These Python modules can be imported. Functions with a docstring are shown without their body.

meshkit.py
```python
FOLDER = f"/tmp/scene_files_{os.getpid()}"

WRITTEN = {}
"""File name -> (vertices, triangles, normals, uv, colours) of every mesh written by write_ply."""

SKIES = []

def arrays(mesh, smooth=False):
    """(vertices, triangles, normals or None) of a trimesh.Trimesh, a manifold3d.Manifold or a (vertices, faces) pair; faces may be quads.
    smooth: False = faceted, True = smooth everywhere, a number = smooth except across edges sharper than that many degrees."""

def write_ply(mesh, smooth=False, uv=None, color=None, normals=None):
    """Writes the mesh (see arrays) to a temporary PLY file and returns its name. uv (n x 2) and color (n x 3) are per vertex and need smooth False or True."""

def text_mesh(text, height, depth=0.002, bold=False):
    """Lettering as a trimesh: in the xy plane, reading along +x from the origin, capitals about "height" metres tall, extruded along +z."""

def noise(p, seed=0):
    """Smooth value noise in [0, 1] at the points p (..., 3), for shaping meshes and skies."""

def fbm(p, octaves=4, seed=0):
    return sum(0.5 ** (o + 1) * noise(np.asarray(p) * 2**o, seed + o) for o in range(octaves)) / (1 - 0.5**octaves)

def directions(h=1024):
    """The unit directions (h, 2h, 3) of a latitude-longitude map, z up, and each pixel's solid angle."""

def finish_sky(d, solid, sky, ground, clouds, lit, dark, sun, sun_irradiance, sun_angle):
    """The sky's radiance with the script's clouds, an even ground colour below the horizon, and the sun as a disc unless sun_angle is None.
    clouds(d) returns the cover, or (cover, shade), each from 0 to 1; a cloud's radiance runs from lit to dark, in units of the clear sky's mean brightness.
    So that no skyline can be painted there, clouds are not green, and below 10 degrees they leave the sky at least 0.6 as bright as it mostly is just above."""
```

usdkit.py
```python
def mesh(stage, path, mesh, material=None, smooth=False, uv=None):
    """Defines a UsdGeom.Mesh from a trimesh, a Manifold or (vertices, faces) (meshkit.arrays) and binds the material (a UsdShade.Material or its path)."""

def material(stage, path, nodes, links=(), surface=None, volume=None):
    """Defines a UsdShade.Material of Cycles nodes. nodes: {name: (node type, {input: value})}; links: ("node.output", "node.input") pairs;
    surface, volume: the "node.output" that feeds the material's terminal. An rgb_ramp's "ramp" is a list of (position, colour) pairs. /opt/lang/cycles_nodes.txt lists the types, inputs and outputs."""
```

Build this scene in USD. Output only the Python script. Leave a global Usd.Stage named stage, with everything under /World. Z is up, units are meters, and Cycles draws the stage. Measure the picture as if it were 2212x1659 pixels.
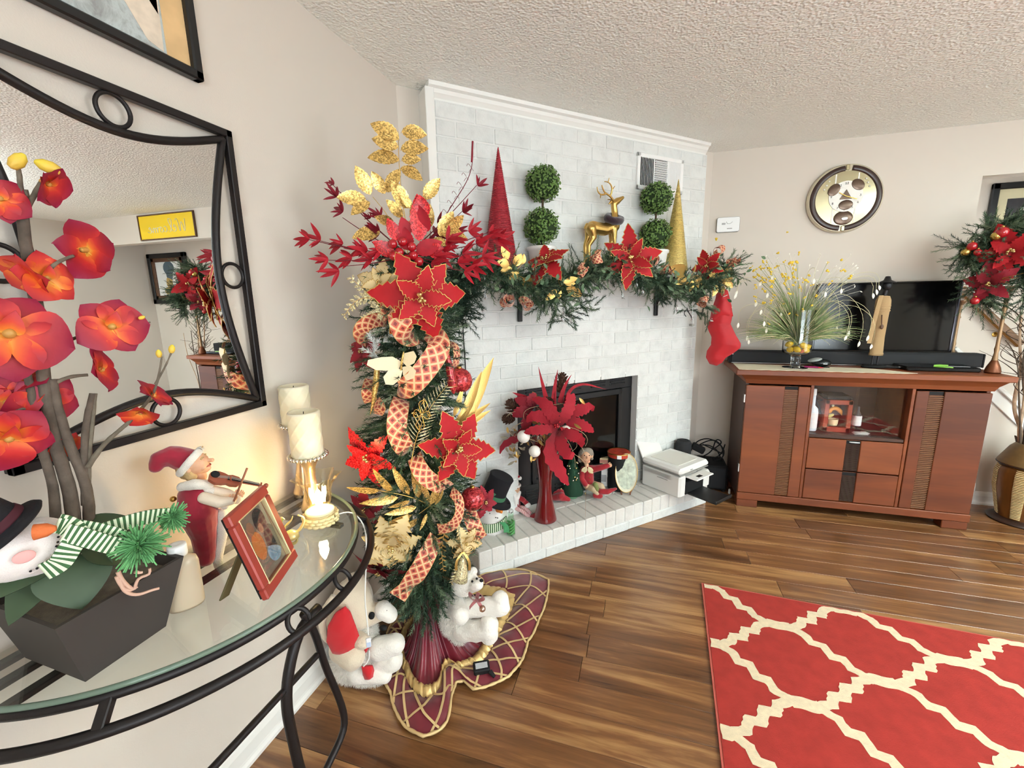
import math, random
import numpy as np, trimesh, usdkit, meshkit
import manifold3d as m3
from shapely.geometry import Polygon, LineString, box as sbox
from shapely.ops import unary_union
from shapely import affinity
from pxr import Usd, UsdGeom, UsdLux, UsdShade, Gf, Sdf, Vt

stage = Usd.Stage.CreateInMemory()
UsdGeom.SetStageUpAxis(stage, UsdGeom.Tokens.z)
UsdGeom.SetStageMetersPerUnit(stage, 1.0)
WORLD = UsdGeom.Xform.Define(stage, '/World')
stage.SetDefaultPrim(WORLD.GetPrim())
UsdGeom.Scope.Define(stage, '/World/Looks')
rng = np.random.default_rng(7)
random.seed(7)

# ------------------------------------------------------------------ camera, daylight, exposure
FPX, PITCH, ROLL, YAW, CXP, CYP = 931.778, .1904032, -.0184468, -.2997097, 1106, 829.5
EYE = np.array([0, 0, 1.435])
_c, _s = math.cos(PITCH), math.sin(PITCH)
CF = np.array([math.sin(YAW)*_c, math.cos(YAW)*_c, -_s])
_r = np.array([math.cos(YAW), -math.sin(YAW), 0]); _u = np.cross(_r, CF)
CR = _r*math.cos(ROLL) + _u*math.sin(ROLL); CU = -_r*math.sin(ROLL) + _u*math.cos(ROLL)
cam = UsdGeom.Camera.Define(stage, '/World/camera')
cam.AddTransformOp().Set(Gf.Matrix4d(*CR, 0, *CU, 0, *(-CF), 0, *EYE, 1))
cam.CreateHorizontalApertureAttr(36.0); cam.CreateVerticalApertureAttr(27.0)
cam.CreateFocalLengthAttr(36.0*FPX/2212)
cam.CreateClippingRangeAttr(Gf.Vec2f(.02, 100))
cam.CreateExposureAttr(EXPOSURE := 0.55)

dome = UsdLux.DomeLight.Define(stage, '/World/sky')
dome.CreateIntensityAttr(1.0); dome.CreateColorAttr(Gf.Vec3f(.80, .90, 1.0))

def rect_light(name, pos, target, w, h, power, col):
    L = UsdLux.RectLight.Define(stage, '/World/' + name)
    L.CreateWidthAttr(w); L.CreateHeightAttr(h); L.CreateIntensityAttr(power); L.CreateColorAttr(Gf.Vec3f(*col))
    z = np.array(pos, float) - np.array(target, float); z /= np.linalg.norm(z)
    x = np.cross([0, 0, 1], z); x /= np.linalg.norm(x); y = np.cross(z, x)
    L.AddTransformOp().Set(Gf.Matrix4d(*x, 0, *y, 0, *z, 0, *pos, 1))
# daylight outside unseen windows and an unseen patio door, placed to light the room
rect_light('daylight', (2.0, -2.42, 1.35), (2.0, 0, 1.25), 2.6, 1.9, 2.9, (.88, .98, 1.03))
rect_light('daylight_001', (4.52, .6, 1.15), (0, .6, 1.1), 2.2, 2.0, .5, (.87, .97, 1.06))
# added fill light, low outside the windows, aimed up to brighten the ceiling
rect_light('daylight_002', (2.0, -3.15, .1), (2.0, .2, 2.3), 3.4, 1.5, 8.0, (.84, .99, 1.02))

# unseen open bowl floor lamp, out of view, placed to light the ceiling
def sphere_light(name, pos, r, power, col):
    L = UsdLux.SphereLight.Define(stage, '/World/'+name); L.CreateRadiusAttr(r); L.CreateIntensityAttr(power); L.CreateColorAttr(Gf.Vec3f(*col)); L.AddTranslateOp().Set(Gf.Vec3d(*pos))
LAMP = (3.2, .75, 1.42)
sphere_light('floor_lamp_bulb', LAMP, .07, 3000.0, (.84, .99, 1.02))

# ------------------------------------------------------------------ pixel rays -> places
def ray(x, y): return CF + CR*(x-CXP)/FPX + CU*(CYP-y)/FPX
def onpl(x, y, n, c):
    d = ray(x, y); n = np.array(n, float); return EYE + d*((c - n@EYE)/(n@d))
def onx(x, y, c): return onpl(x, y, (1, 0, 0), c)
def ony(x, y, c): return onpl(x, y, (0, 1, 0), c)
def onz(x, y, c): return onpl(x, y, (0, 0, 1), c)
S2 = math.sqrt(.5); DN = np.array([-S2, S2, 0]); DT = np.array([S2, S2, 0])
def ond(x, y, c): return onpl(x, y, DN, c)          # c = distance of a plane parallel to the brick wall
def wall(c, t, z): return DN*c + DT*t + np.array([0, 0, z])
def px2m(p): return float((np.asarray(p)-EYE)@CF)/FPX  # metres per pixel at p
def facing(p):                                        # right, up, towards-viewer at p (upright)
    v = np.asarray(p, float)-EYE; v[2] = 0; v /= np.linalg.norm(v); r = np.cross(v, [0, 0, 1]); return r, np.array([0, 0, 1.]), -v

# ------------------------------------------------------------------ scene tree helpers
USED, AT, LABELS = {}, {}, {}
def _num(path):
    k = USED.get(path, -1)+1; USED[path] = k
    return path if k == 0 else f'{path}_{k:03d}'
def tag(p, label=None, cat=None, group=None, kind=None):
    for k, v in (('label', label), ('category', cat), ('group', group), ('kind', kind)):
        if v: p.SetCustomDataByKey(k, v)
def rz_m(a): c, s = math.cos(a), math.sin(a); return np.array([[c, -s, 0], [s, c, 0], [0, 0, 1.]])
def thing(name, label, cat, loc=(0, 0, 0), rz=0, group=None, kind=None):
    path = _num('/World/'+name); x = UsdGeom.Xform.Define(stage, path)
    x.AddTranslateOp().Set(Gf.Vec3d(*map(float, loc))); x.AddRotateZOp().Set(math.degrees(rz))
    tag(x.GetPrim(), label, cat, group, kind); AT[path] = (np.array(loc, float), rz_m(rz)); return path
def part(parent, name, mesh, m, smooth=35, label=None, kind=None, local=False, uv=None):
    """mesh in world coordinates unless local; parent a thing or a part of one"""
    path = _num(parent+'/'+name); v, f = mesh
    top = '/'.join(path.split('/')[:3]); loc, R = AT[top]
    v = np.asarray(v, float)
    if not local: v = (v-loc)@R
    u = usdkit.mesh(stage, path, (v, np.asarray(f, int)), m, True if uv is not None and smooth else smooth, uv)
    tag(u.GetPrim(), label, None, None, kind); return path
def solo(name, mesh, m, label, cat, smooth=35, group=None, kind=None):
    path = _num('/World/'+name); v, f = mesh; AT[path] = (np.zeros(3), np.eye(3))
    u = usdkit.mesh(stage, path, (np.asarray(v, float), np.asarray(f, int)), m, smooth)
    tag(u.GetPrim(), label, cat, group, kind); return path
def struct(name, mesh, m, smooth=False): return solo(name, mesh, m, None, None, smooth, None, 'structure')
def copy(src, loc, rz, label, scale=None, group=None):
    n = src.split('/')[-1]
    base = '/World/'+(n[:-4] if n[-4:-3] == '_' and n[-3:].isdigit() else n)
    path = _num(base); x = UsdGeom.Xform.Define(stage, path)
    x.GetPrim().GetReferences().AddInternalReference(src); x.GetPrim().SetInstanceable(True)
    x.ClearXformOpOrder(); x.AddTranslateOp(opSuffix='at').Set(Gf.Vec3d(*map(float, loc))); x.AddRotateZOp(opSuffix='at').Set(math.degrees(rz))
    if scale: x.AddScaleOp(opSuffix='at').Set(Gf.Vec3f(*([scale]*3 if np.ndim(scale) == 0 else scale)))
    tag(x.GetPrim(), label, None, group); return path

# ------------------------------------------------------------------ mesh helpers: all return (vertices, triangles)
def join(*ms):
    ms = [m for m in ms if m is not None]; V, F, n = [], [], 0
    for v, f in ms: V.append(np.asarray(v, float)); F.append(np.asarray(f, int)+n); n += len(v)
    return np.vstack(V), np.vstack(F)
def tf(m, R=None, t=None, s=None):
    v = np.asarray(m[0], float)
    if s is not None: v = v*s
    if R is not None: v = v@np.asarray(R).T
    if t is not None: v = v+np.asarray(t)
    return v, m[1]
def basis(x, z):
    """rotation whose columns are x, (z cross x), z made orthogonal to x"""
    x = np.asarray(x, float); x = x/np.linalg.norm(x); z = np.asarray(z, float); z = z-x*(z@x)
    if np.linalg.norm(z) < 1e-6: z = np.cross(x, [.3, .5, .8])
    z = z/np.linalg.norm(z); return np.stack([x, np.cross(z, x), z], 1)
def rot(axis, a): return trimesh.transformations.rotation_matrix(a, axis)[:3, :3]
_cv = np.array([[sx*(1-(k != 0)*.2), sy*(1-(k != 1)*.2), sz*(1-(k != 2)*.2)] for sx in (-1, 1) for sy in (-1, 1) for sz in (-1, 1) for k in range(3)])
_h = trimesh.convex.convex_hull(_cv); 
def _match():
    idx = [int(np.argmin(((_cv-p)**2).sum(1))) for p in _h.vertices]; return np.array(idx)[_h.faces]
_cf = _match(); _cs = np.sign(_cv); _ck = np.tile(np.arange(3), 8)
def cbox(c, s, b=.003, R=None):
    """box with chamfered edges: centre, sizes"""
    h = np.array(s, float)/2; b = min(b, .45*min(s))
    v = _cs*h
    for k in range(3): v[:, k] -= _cs[:, k]*b*(_ck != k)
    return tf((v, _cf), R, c)
def box2(a, b, ch=.003): a = np.array(a, float); b = np.array(b, float); return cbox((a+b)/2, np.abs(b-a), ch)
_bv = np.array([[x, y, z] for x in (-.5, .5) for y in (-.5, .5) for z in (-.5, .5)])
_bf = np.array([[0, 1, 3], [0, 3, 2], [4, 6, 7], [4, 7, 5], [0, 4, 5], [0, 5, 1], [2, 3, 7], [2, 7, 6], [0, 2, 6], [0, 6, 4], [1, 5, 7], [1, 7, 3]])
def pbox(c, s, R=None): return tf((_bv*np.array(s, float), _bf), R, c)
def tube(P, r, n=8, cap=True, flat=1.0):
    P = np.asarray(P, float); r = np.broadcast_to(r, len(P)).astype(float)
    T = np.gradient(P, axis=0); T /= np.maximum(np.linalg.norm(T, axis=1, keepdims=True), 1e-12)
    a = np.cross(T[0], [0, 0, 1.]);
    if np.linalg.norm(a) < .1: a = np.cross(T[0], [1., 0, 0])
    a /= np.linalg.norm(a); th = np.arange(n)/n*2*math.pi; V = []
    for i in range(len(P)):
        a = a-T[i]*(a@T[i]); a /= np.linalg.norm(a); b = np.cross(T[i], a)
        V.append(P[i]+r[i]*(np.cos(th)[:, None]*a+flat*np.sin(th)[:, None]*b))
    V = np.vstack(V); F = []
    for i in range(len(P)-1):
        for j in range(n):
            p, q = i*n+j, i*n+(j+1) % n; F += [[p, q, q+n], [p, q+n, p+n]]
    if cap:
        V = np.vstack([V, P[0], P[-1]]); e = len(V)-2; o = (len(P)-1)*n
        for j in range(n): F += [[e, (j+1) % n, j], [e+1, o+j, o+(j+1) % n]]
    return V, np.array(F)
def spl(P, n=24, closed=False):
    """smooth curve through the points"""
    from scipy.interpolate import CubicSpline
    P = np.asarray(P, float)
    if closed: P = np.vstack([P, P[:1]])
    t = np.r_[0, np.cumsum(np.linalg.norm(np.diff(P, axis=0), axis=1)+1e-9)]
    return CubicSpline(t, P, bc_type='periodic' if closed else 'natural')(np.linspace(0, t[-1], n))
def lathe(prof, n=32, c=(0, 0, 0), wob=None):
    prof = np.asarray(prof, float); th = np.arange(n)/n*2*math.pi; V = []
    for i, (r, z) in enumerate(prof):
        rr = r*np.ones(n) if wob is None else r+wob(th, i, r)
        V.append(np.stack([rr*np.cos(th), rr*np.sin(th), z*np.ones(n)], 1))
    V = np.vstack(V); F = []
    for i in range(len(prof)-1):
        for j in range(n):
            p, q = i*n+j, i*n+(j+1) % n; F += [[p, q, q+n], [p, q+n, p+n]]
    m = trimesh.Trimesh(V+np.asarray(c, float), F, process=False); return np.array(m.vertices), np.array(m.faces)
_ico = {k: trimesh.creation.icosphere(subdivisions=k) for k in (1, 2, 3, 4)}
def ell(c, r, k=2, R=None):
    r = np.array([r]*3 if np.ndim(r) == 0 else r, float); i = _ico[k]; return tf((np.array(i.vertices)*r, np.array(i.faces)), R, c)
def extr(poly, h, z0=0):
    """shapely polygon(s) extruded along z"""
    out = []
    for g in getattr(poly, 'geoms', [poly]):
        if g.is_empty or g.area < 1e-10: continue
        m = trimesh.creation.extrude_polygon(g, h, engine='earcut'); out.append((np.array(m.vertices)+[0, 0, z0], np.array(m.faces)))
    return join(*out)
def bar(a, b, w, h, ch=.002, up=(0, 0, 1)):
    a = np.array(a, float); b = np.array(b, float); R = basis(b-a, up); return cbox((a+b)/2, (np.linalg.norm(b-a), w, h), ch, R)
def blob(bones, refine=.012, it=6):
    """bones: ((p, r), (q, s)); one continuous smoothed surface"""
    sp = lambda p, r: m3.Manifold.sphere(r, 20).translate(tuple(map(float, p)))
    M = None
    for (p, r), (q, s) in bones:
        h = m3.Manifold.batch_hull([sp(p, r), sp(q, s)]); M = h if M is None else M+h
    M = M.refine_to_length(refine).to_mesh()
    t = trimesh.Trimesh(np.array(M.vert_properties)[:, :3], np.array(M.tri_verts)); trimesh.smoothing.filter_taubin(t, iterations=it)
    return np.array(t.vertices), np.array(t.faces)
def inflate(pts, th, le, pw=.5, flat=0):
    """puffed solid from a 2-D outline: thickness grows from the outline inwards"""
    from scipy.spatial import cKDTree
    poly = Polygon(pts).buffer(0); M = m3.CrossSection([np.asarray(poly.exterior.coords)[:-1].tolist()], m3.FillRule.NonZero).extrude(1.0)
    v, f = meshkit.arrays(M.refine_to_length(le))[:2]
    ring = np.array([poly.exterior.interpolate(t, True).coords[0] for t in np.linspace(0, 1, 500)]); d = cKDTree(ring).query(v[:, :2])[0]
    z = (np.clip(v[:, 2], 0, 1)-.5)*2*(flat+(th-flat)*(np.clip(d/max(d.max(), 1e-9), 0, 1))**pw)/2
    return np.c_[v[:, :2], z], f
def puff(V, pts, th, le, pw=.5, off=0, flat=.002, parallel=None):
    """inflate an outline given in pixels on the plane function V"""
    P = np.array([V(*p) for p in pts]); c = P.mean(0)
    if parallel is None: r, u, n = facing(c)
    else: r, u, n = parallel
    v, f = inflate([((p-c)@r, (p-c)@u) for p in P], th, le, pw, flat); return c+v[:, :1]*r+v[:, 1:2]*u+(v[:, 2:]+off)*n, f
def fur(m, n, L, w, seed=0, droop=.3):
    """short fur over a body: thin slivers leaning down"""
    v, f = m; t = trimesh.Trimesh(v, f, process=False); P, fi = trimesh.sample.sample_surface(t, n, seed=seed); N = t.face_normals[fi]; q = np.random.default_rng(seed)
    D = N+q.normal(0, .45, N.shape)+[0, 0, -droop]; D /= np.linalg.norm(D, axis=1, keepdims=True); S = np.cross(D, q.normal(0, 1, N.shape)); S /= np.linalg.norm(S, axis=1, keepdims=True); T = np.cross(S, D); l = L*q.uniform(.6, 1.2, n)[:, None]
    V = np.stack([P+S*w/2, P-S*w/2, P+T*w/2, P+D*l], 1).reshape(-1, 3); k = np.arange(n)*4
    return V, np.vstack([np.stack([k, k+1, k+3], 1), np.stack([k+1, k+2, k+3], 1), np.stack([k+2, k, k+3], 1)])
def fuzz(m, amp, sc, seed=0):
    v, f = m; t = trimesh.Trimesh(v, f, process=False); n = np.array(t.vertex_normals)
    return np.array(v)+n*((meshkit.fbm(np.array(v)*sc, 3, seed)-.5)*2*amp)[:, None], f
def leaf(L, w, n=7, fold=.25, curl=.2, serr=0, teeth=5, tip=1.0, base=.06, seed=0, wave=0, th=.0006):
    """leaf along +x, normal +z, with a fold along the midrib, a curl, optional teeth; closed thin solid"""
    r = np.random.default_rng(seed); u = np.linspace(0, 1, n*2+1 if serr else n+1)
    hw = w/2*np.sin(np.pi*np.clip(u, 0, 1)**tip)**.8+base*w*.5*(1-u)
    if serr: hw = hw*(1+serr*(((np.arange(len(u)) % 2)*2-1)))
    hw[-1] = 0
    z = curl*L*(-(u**2)); x = L*(u-.12*abs(curl)*u**2)
    wv = wave*w*np.sin(u*9+r.random()*6)
    mid = np.stack([x, 0*x, z], 1); a = np.stack([x-(.12*L*serr*(np.arange(len(u)) % 2) if serr else 0), hw, z+fold*hw+wv*.5], 1); b = np.stack([x-(.12*L*serr*(np.arange(len(u)) % 2) if serr else 0), -hw, z+fold*hw-wv*.5], 1)
    k = len(u); top = np.vstack([mid, a, b]); V = np.vstack([top+[0, 0, th/2], top-[0, 0, th/2]]); F = []
    for i in range(k-1):
        F += [[i, i+1, k+i+1], [i, k+i+1, k+i], [i, 2*k+i, 2*k+i+1], [i, 2*k+i+1, i+1]]
    F = np.array(F); G = F[:, ::-1]+3*k; E = []
    for i in range(k-1):
        E += [[k+i, k+i+1, 4*k+i+1], [k+i, 4*k+i+1, 4*k+i], [2*k+i+1, 2*k+i, 5*k+i], [2*k+i+1, 5*k+i, 5*k+i+1]]
    return V, np.vstack([F, G, np.array(E)])
def place_leaf(p, d, nrm, **k): return tf(leaf(**k), basis(d, nrm), p)
def leaf_uv(n=7, serr=0):
    u = np.linspace(0, 1, n*2+1 if serr else n+1); e = np.ones_like(u); return np.stack([np.tile(u, 6), np.tile(np.r_[e*.5, e, e*0], 2)], 1)
def VP(p0):
    """points of the upright plane through p0 that faces the eye; o = offset towards the eye"""
    r, u, n = facing(p0); c = n@np.asarray(p0, float); return lambda x, y, o=0.: onpl(x, y, n, c+o)
def ribbon(P, N, w, th=.0008, wl=None):
    """flat band along P; N = direction across its width (per point)"""
    P = np.asarray(P, float); N = np.broadcast_to(np.asarray(N, float), P.shape); N = N/np.linalg.norm(N, axis=1, keepdims=True)
    T = np.gradient(P, axis=0); Z = np.cross(T, N); Z /= np.maximum(np.linalg.norm(Z, axis=1, keepdims=True), 1e-9)
    w = np.broadcast_to(w, len(P))[:, None]/2
    V = np.vstack([P+N*w+Z*th/2, P-N*w+Z*th/2, P+N*w-Z*th/2, P-N*w-Z*th/2]); k = len(P); F = []
    for i in range(k-1):
        for a, b in ((0, 1), (3, 2), (2, 0), (1, 3)):
            p, q = a*k+i, b*k+i; F += [[p, q, q+1], [p, q+1, p+1]]
    F += [[0, 2*k, 3*k], [0, 3*k, k], [k-1, 2*k-1, 4*k-1], [k-1, 4*k-1, 3*k-1]]
    return V, np.array(F)
def ribbon_uv(P, w):  # along (in widths), across
    s = np.r_[0, np.cumsum(np.linalg.norm(np.diff(P, axis=0), axis=1))]/w; k = len(P)
    return np.vstack([np.stack([s, 0*s+a], 1) for a in (0, 1, 0, 1)])

# ------------------------------------------------------------------ materials
def UVM(name, stops, rough=.6, bump=0, bs=80, glit=0, metal=0, trans=0):
    """colour runs along u (base to tip of a petal)"""
    n = {'uv': ('uvmap', {'attribute': 'st'}), 's': ('separate_xyz', {}), 'tc': ('texture_coordinate', {}), 'ns': ('noise_texture', {'scale': 30.0}), 'mx': ('math', {'math_type': 'multiply_add', 'value2': .25}), 'off': ('math', {'math_type': 'subtract', 'value2': .125}), 'r': ('rgb_ramp', {'ramp': [(a, lin(c)) for a, c in stops]}), 'p': ('principled_bsdf', {'roughness': rough, 'metallic': metal})}
    l = [('uv.UV', 's.vector'), ('tc.object', 'ns.vector'), ('ns.fac', 'mx.value1'), ('s.x', 'mx.value3'), ('mx.value', 'off.value1'), ('off.value', 'r.fac'), ('r.color', 'p.base_color')]
    if bump: n['bn'] = ('noise_texture', {'scale': bs}); n['b'] = ('bump', {'strength': bump, 'distance': .002}); l += [('tc.object', 'bn.vector'), ('bn.fac', 'b.height'), ('b.normal', 'p.normal')]
    MATS[name] = usdkit.material(stage, '/World/Looks/'+name, n, l, surface='p.BSDF'); return MATS[name]
def lin(c):
    c = np.array(c, float)/255; return tuple(np.where(c <= .04045, c/12.92, ((c+.055)/1.055)**2.4))
MATS = {}
def PM(name, col, rough=.6, metal=0, var=0, vs=6, bump=0, bs=60, spec=.5, sheen=0, coat=0, trans=0, sub=0, ior=1.45, stretch=None, extra=None, glitter=0, alpha=1):
    """principled material, colour in sRGB 0-255, with optional blotchy variation (var) and noise bump"""
    c = lin(col); nodes, links = {}, []
    P = {'base_color': c, 'roughness': rough, 'metallic': metal, 'specular_ior_level': spec, 'ior': ior}
    if sheen: P.update(sheen_weight=sheen, sheen_roughness=.5)
    if coat: P.update(coat_weight=coat, coat_roughness=.08)
    if trans: P.update(transmission_weight=trans)
    if sub: P.update(subsurface_weight=sub, subsurface_scale=.01)
    if alpha < 1: P['alpha'] = alpha
    if extra: P.update(extra)
    nodes['p'] = ('principled_bsdf', P)
    if var or bump or glitter:
        nodes['tc'] = ('texture_coordinate', {}); src = 'tc.object'
        if stretch is not None:
            nodes['map'] = ('mapping', {'scale': stretch}); links.append(('tc.object', 'map.vector')); src = 'map.vector'
    if var:
        nodes['n'] = ('noise_texture', {'scale': vs, 'detail': 4}); links.append((src, 'n.vector'))
        nodes['r'] = ('rgb_ramp', {'ramp': [(.3, tuple(np.array(c)*(1-var))), (.7, tuple(np.minimum(np.array(c)*(1+var), 1)))]})
        links += [('n.fac', 'r.fac'), ('r.color', 'p.base_color')]
    if bump:
        nodes['bn'] = ('noise_texture', {'scale': bs, 'detail': 3}); nodes['b'] = ('bump', {'strength': bump, 'distance': .002})
        links += [(src, 'bn.vector'), ('bn.fac', 'b.height'), ('b.normal', 'p.normal')]
    if glitter:
        nodes['v'] = ('voronoi_texture', {'scale': glitter}); nodes['gb'] = ('bump', {'strength': 1.0, 'distance': .004}); nodes['bw'] = ('rgb_to_bw', {})
        nodes['gr'] = ('rgb_ramp', {'ramp': [(.15, tuple(np.array(c)*.45)), (.5, c), (.8, tuple(np.minimum(np.array(c)*1.5+.04, 1)))]})  # sparkle painted in: lighter and darker flecks of the base colour
        links += [(src, 'v.vector'), ('v.color', 'bw.color'), ('bw.val', 'gb.height'), ('gb.normal', 'p.normal'), ('bw.val', 'gr.fac'), ('gr.color', 'p.base_color')]
    MATS[name] = usdkit.material(stage, '/World/Looks/'+name, nodes, links, surface='p.BSDF'); return MATS[name]
# ------------------------------------------------------------------ the setting: materials
M_wall = PM('wall_paint', (212, 202, 190), .85, bump=.12, bs=240, spec=.25)
M_trim = PM('trim_white', (236, 234, 228), .4)
M_ceil = usdkit.material(stage, '/World/Looks/ceiling_texture', {
    'tc': ('texture_coordinate', {}), 'n': ('noise_texture', {'scale': 60, 'detail': 4, 'roughness': .6}), 'n2': ('voronoi_texture', {'scale': 95, 'feature': 'smooth_f1', 'smoothness': .6}),
    'm': ('math', {'math_type': 'multiply_add', 'value2': .5}), 'b': ('bump', {'strength': .6, 'distance': .008}), 'p': ('principled_bsdf', {'base_color': lin((246, 245, 238)), 'roughness': .9, 'specular_ior_level': .2})},
    [('tc.object', 'n.vector'), ('tc.object', 'n2.vector'), ('n.fac', 'm.value1'), ('n2.distance', 'm.value3'), ('m.value', 'b.height'), ('b.normal', 'p.normal')], surface='p.BSDF')
def brick_mat(name, col, k):
    return usdkit.material(stage, '/World/Looks/'+name, {
        'tc': ('texture_coordinate', {}), 'n': ('noise_texture', {'scale': 14, 'detail': 5, 'roughness': .65}), 'r': ('rgb_ramp', {'ramp': [(.25, tuple(np.array(lin(col))*.86)), (.5, lin(col)), (.8, tuple(np.minimum(np.array(lin(col))*1.06, 1)))]}),
        'g': ('noise_texture', {'scale': 90, 'detail': 4}), 'b': ('bump', {'strength': .5, 'distance': .004}), 'p': ('principled_bsdf', {'roughness': .5, 'specular_ior_level': .4})},
        [('tc.object', 'n.vector'), ('n.fac', 'r.fac'), ('r.color', 'p.base_color'), ('tc.object', 'g.vector'), ('g.fac', 'b.height'), ('b.normal', 'p.normal')], surface='p.BSDF')
M_brick = brick_mat('painted_brick', (222, 223, 219), 0)
M_brick2 = brick_mat('painted_brick_rough', (215, 216, 212), 1)
M_mortar = PM('painted_mortar', (222, 222, 218), .8, bump=.4, bs=60)
M_hearth = brick_mat('hearth_brick', (222, 218, 211), 2)
def wood(name, dark, mid, light, sx, rough, coat=0, randomize=True, sc=1.0, axis='x', ac=14):
    st = {'x': (sx, ac, ac), 'y': (14, sx, 14), 'z': (14, 14, sx)}[axis]
    st = tuple(a*sc for a in st)
    nodes = {'tc': ('texture_coordinate', {}), 'oi': ('object_info', {}), 'v': ('vector_math', {'math_type': 'scale', 'scale': 37.0}), 'add': ('vector_math', {'math_type': 'add'}),
             'map': ('mapping', {'scale': st}), 'n': ('noise_texture', {'scale': 1.0, 'detail': 6, 'roughness': .62, 'distortion': .5}), 'r': ('rgb_ramp', {'ramp': [(.28, lin(dark)), (.47, lin(mid)), (.72, lin(light))]}),
             'n2': ('noise_texture', {'scale': .35, 'detail': 2}), 'sum': ('math', {'math_type': 'multiply_add', 'value2': .34}), 'mm': ('math', {'math_type': 'multiply_add', 'value2': .55, 'value3': .0}),
             'rr': ('math', {'math_type': 'multiply_add', 'value2': .16, 'value3': -.08}),
             'b': ('bump', {'strength': .12, 'distance': .001}), 'p': ('principled_bsdf', {'roughness': rough, 'specular_ior_level': .5, 'coat_weight': coat, 'coat_roughness': .12})}
    links = [('tc.object', 'add.vector1'), ('oi.random', 'v.vector1'), ('v.vector', 'add.vector2'), ('add.vector', 'map.vector'), ('map.vector', 'n.vector'), ('map.vector', 'n2.vector'),
             ('n.fac', 'mm.value1'), ('n2.fac', 'sum.value1'), ('mm.value', 'sum.value3'), ('sum.value', 'add2.value1'), ('oi.random', 'rr.value1'), ('rr.value', 'add2.value2'), ('add2.value', 'r.fac'), ('r.color', 'p.base_color'), ('n.fac', 'b.height'), ('b.normal', 'p.normal')]
    nodes['add2'] = ('math', {'math_type': 'add'})
    if not randomize: nodes['rr'] = ('math', {'math_type': 'multiply_add', 'value2': 0, 'value3': 0})
    return usdkit.material(stage, '/World/Looks/'+name, nodes, links, surface='p.BSDF')
M_floor = wood('floor_walnut', (62, 36, 18), (124, 82, 48), (208, 160, 104), 1.9, .30, .30, ac=26)
M_gap = PM('floor_gap', (26, 16, 10), .9)
M_black = PM('black_metal', (22, 22, 23), .38, spec=.5)
M_blackm = PM('black_matte', (16, 16, 17), .75)
def thin_glass(name, tint, gl=.9, rough=.01):
    """see-through sheet: reflection grows towards grazing angles"""
    return usdkit.material(stage, '/World/Looks/'+name, {'t': ('transparent_bsdf', {'color': tint}), 'g': ('glossy_bsdf', {'roughness': rough, 'color': (1, 1, 1)}), 'lw': ('layer_weight', {'blend': .5}), 'pw': ('math', {'math_type': 'power', 'value2': 4.0}), 'ma': ('math', {'math_type': 'multiply_add', 'value2': gl, 'value3': .035, 'use_clamp': True}), 'm': ('mix_closure', {})},
                         [('lw.facing', 'pw.value1'), ('pw.value', 'ma.value1'), ('ma.value', 'm.fac'), ('t.BSDF', 'm.closure1'), ('g.BSDF', 'm.closure2')], surface='m.closure')
M_pane = thin_glass('window_glass', (1, 1, 1))

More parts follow.
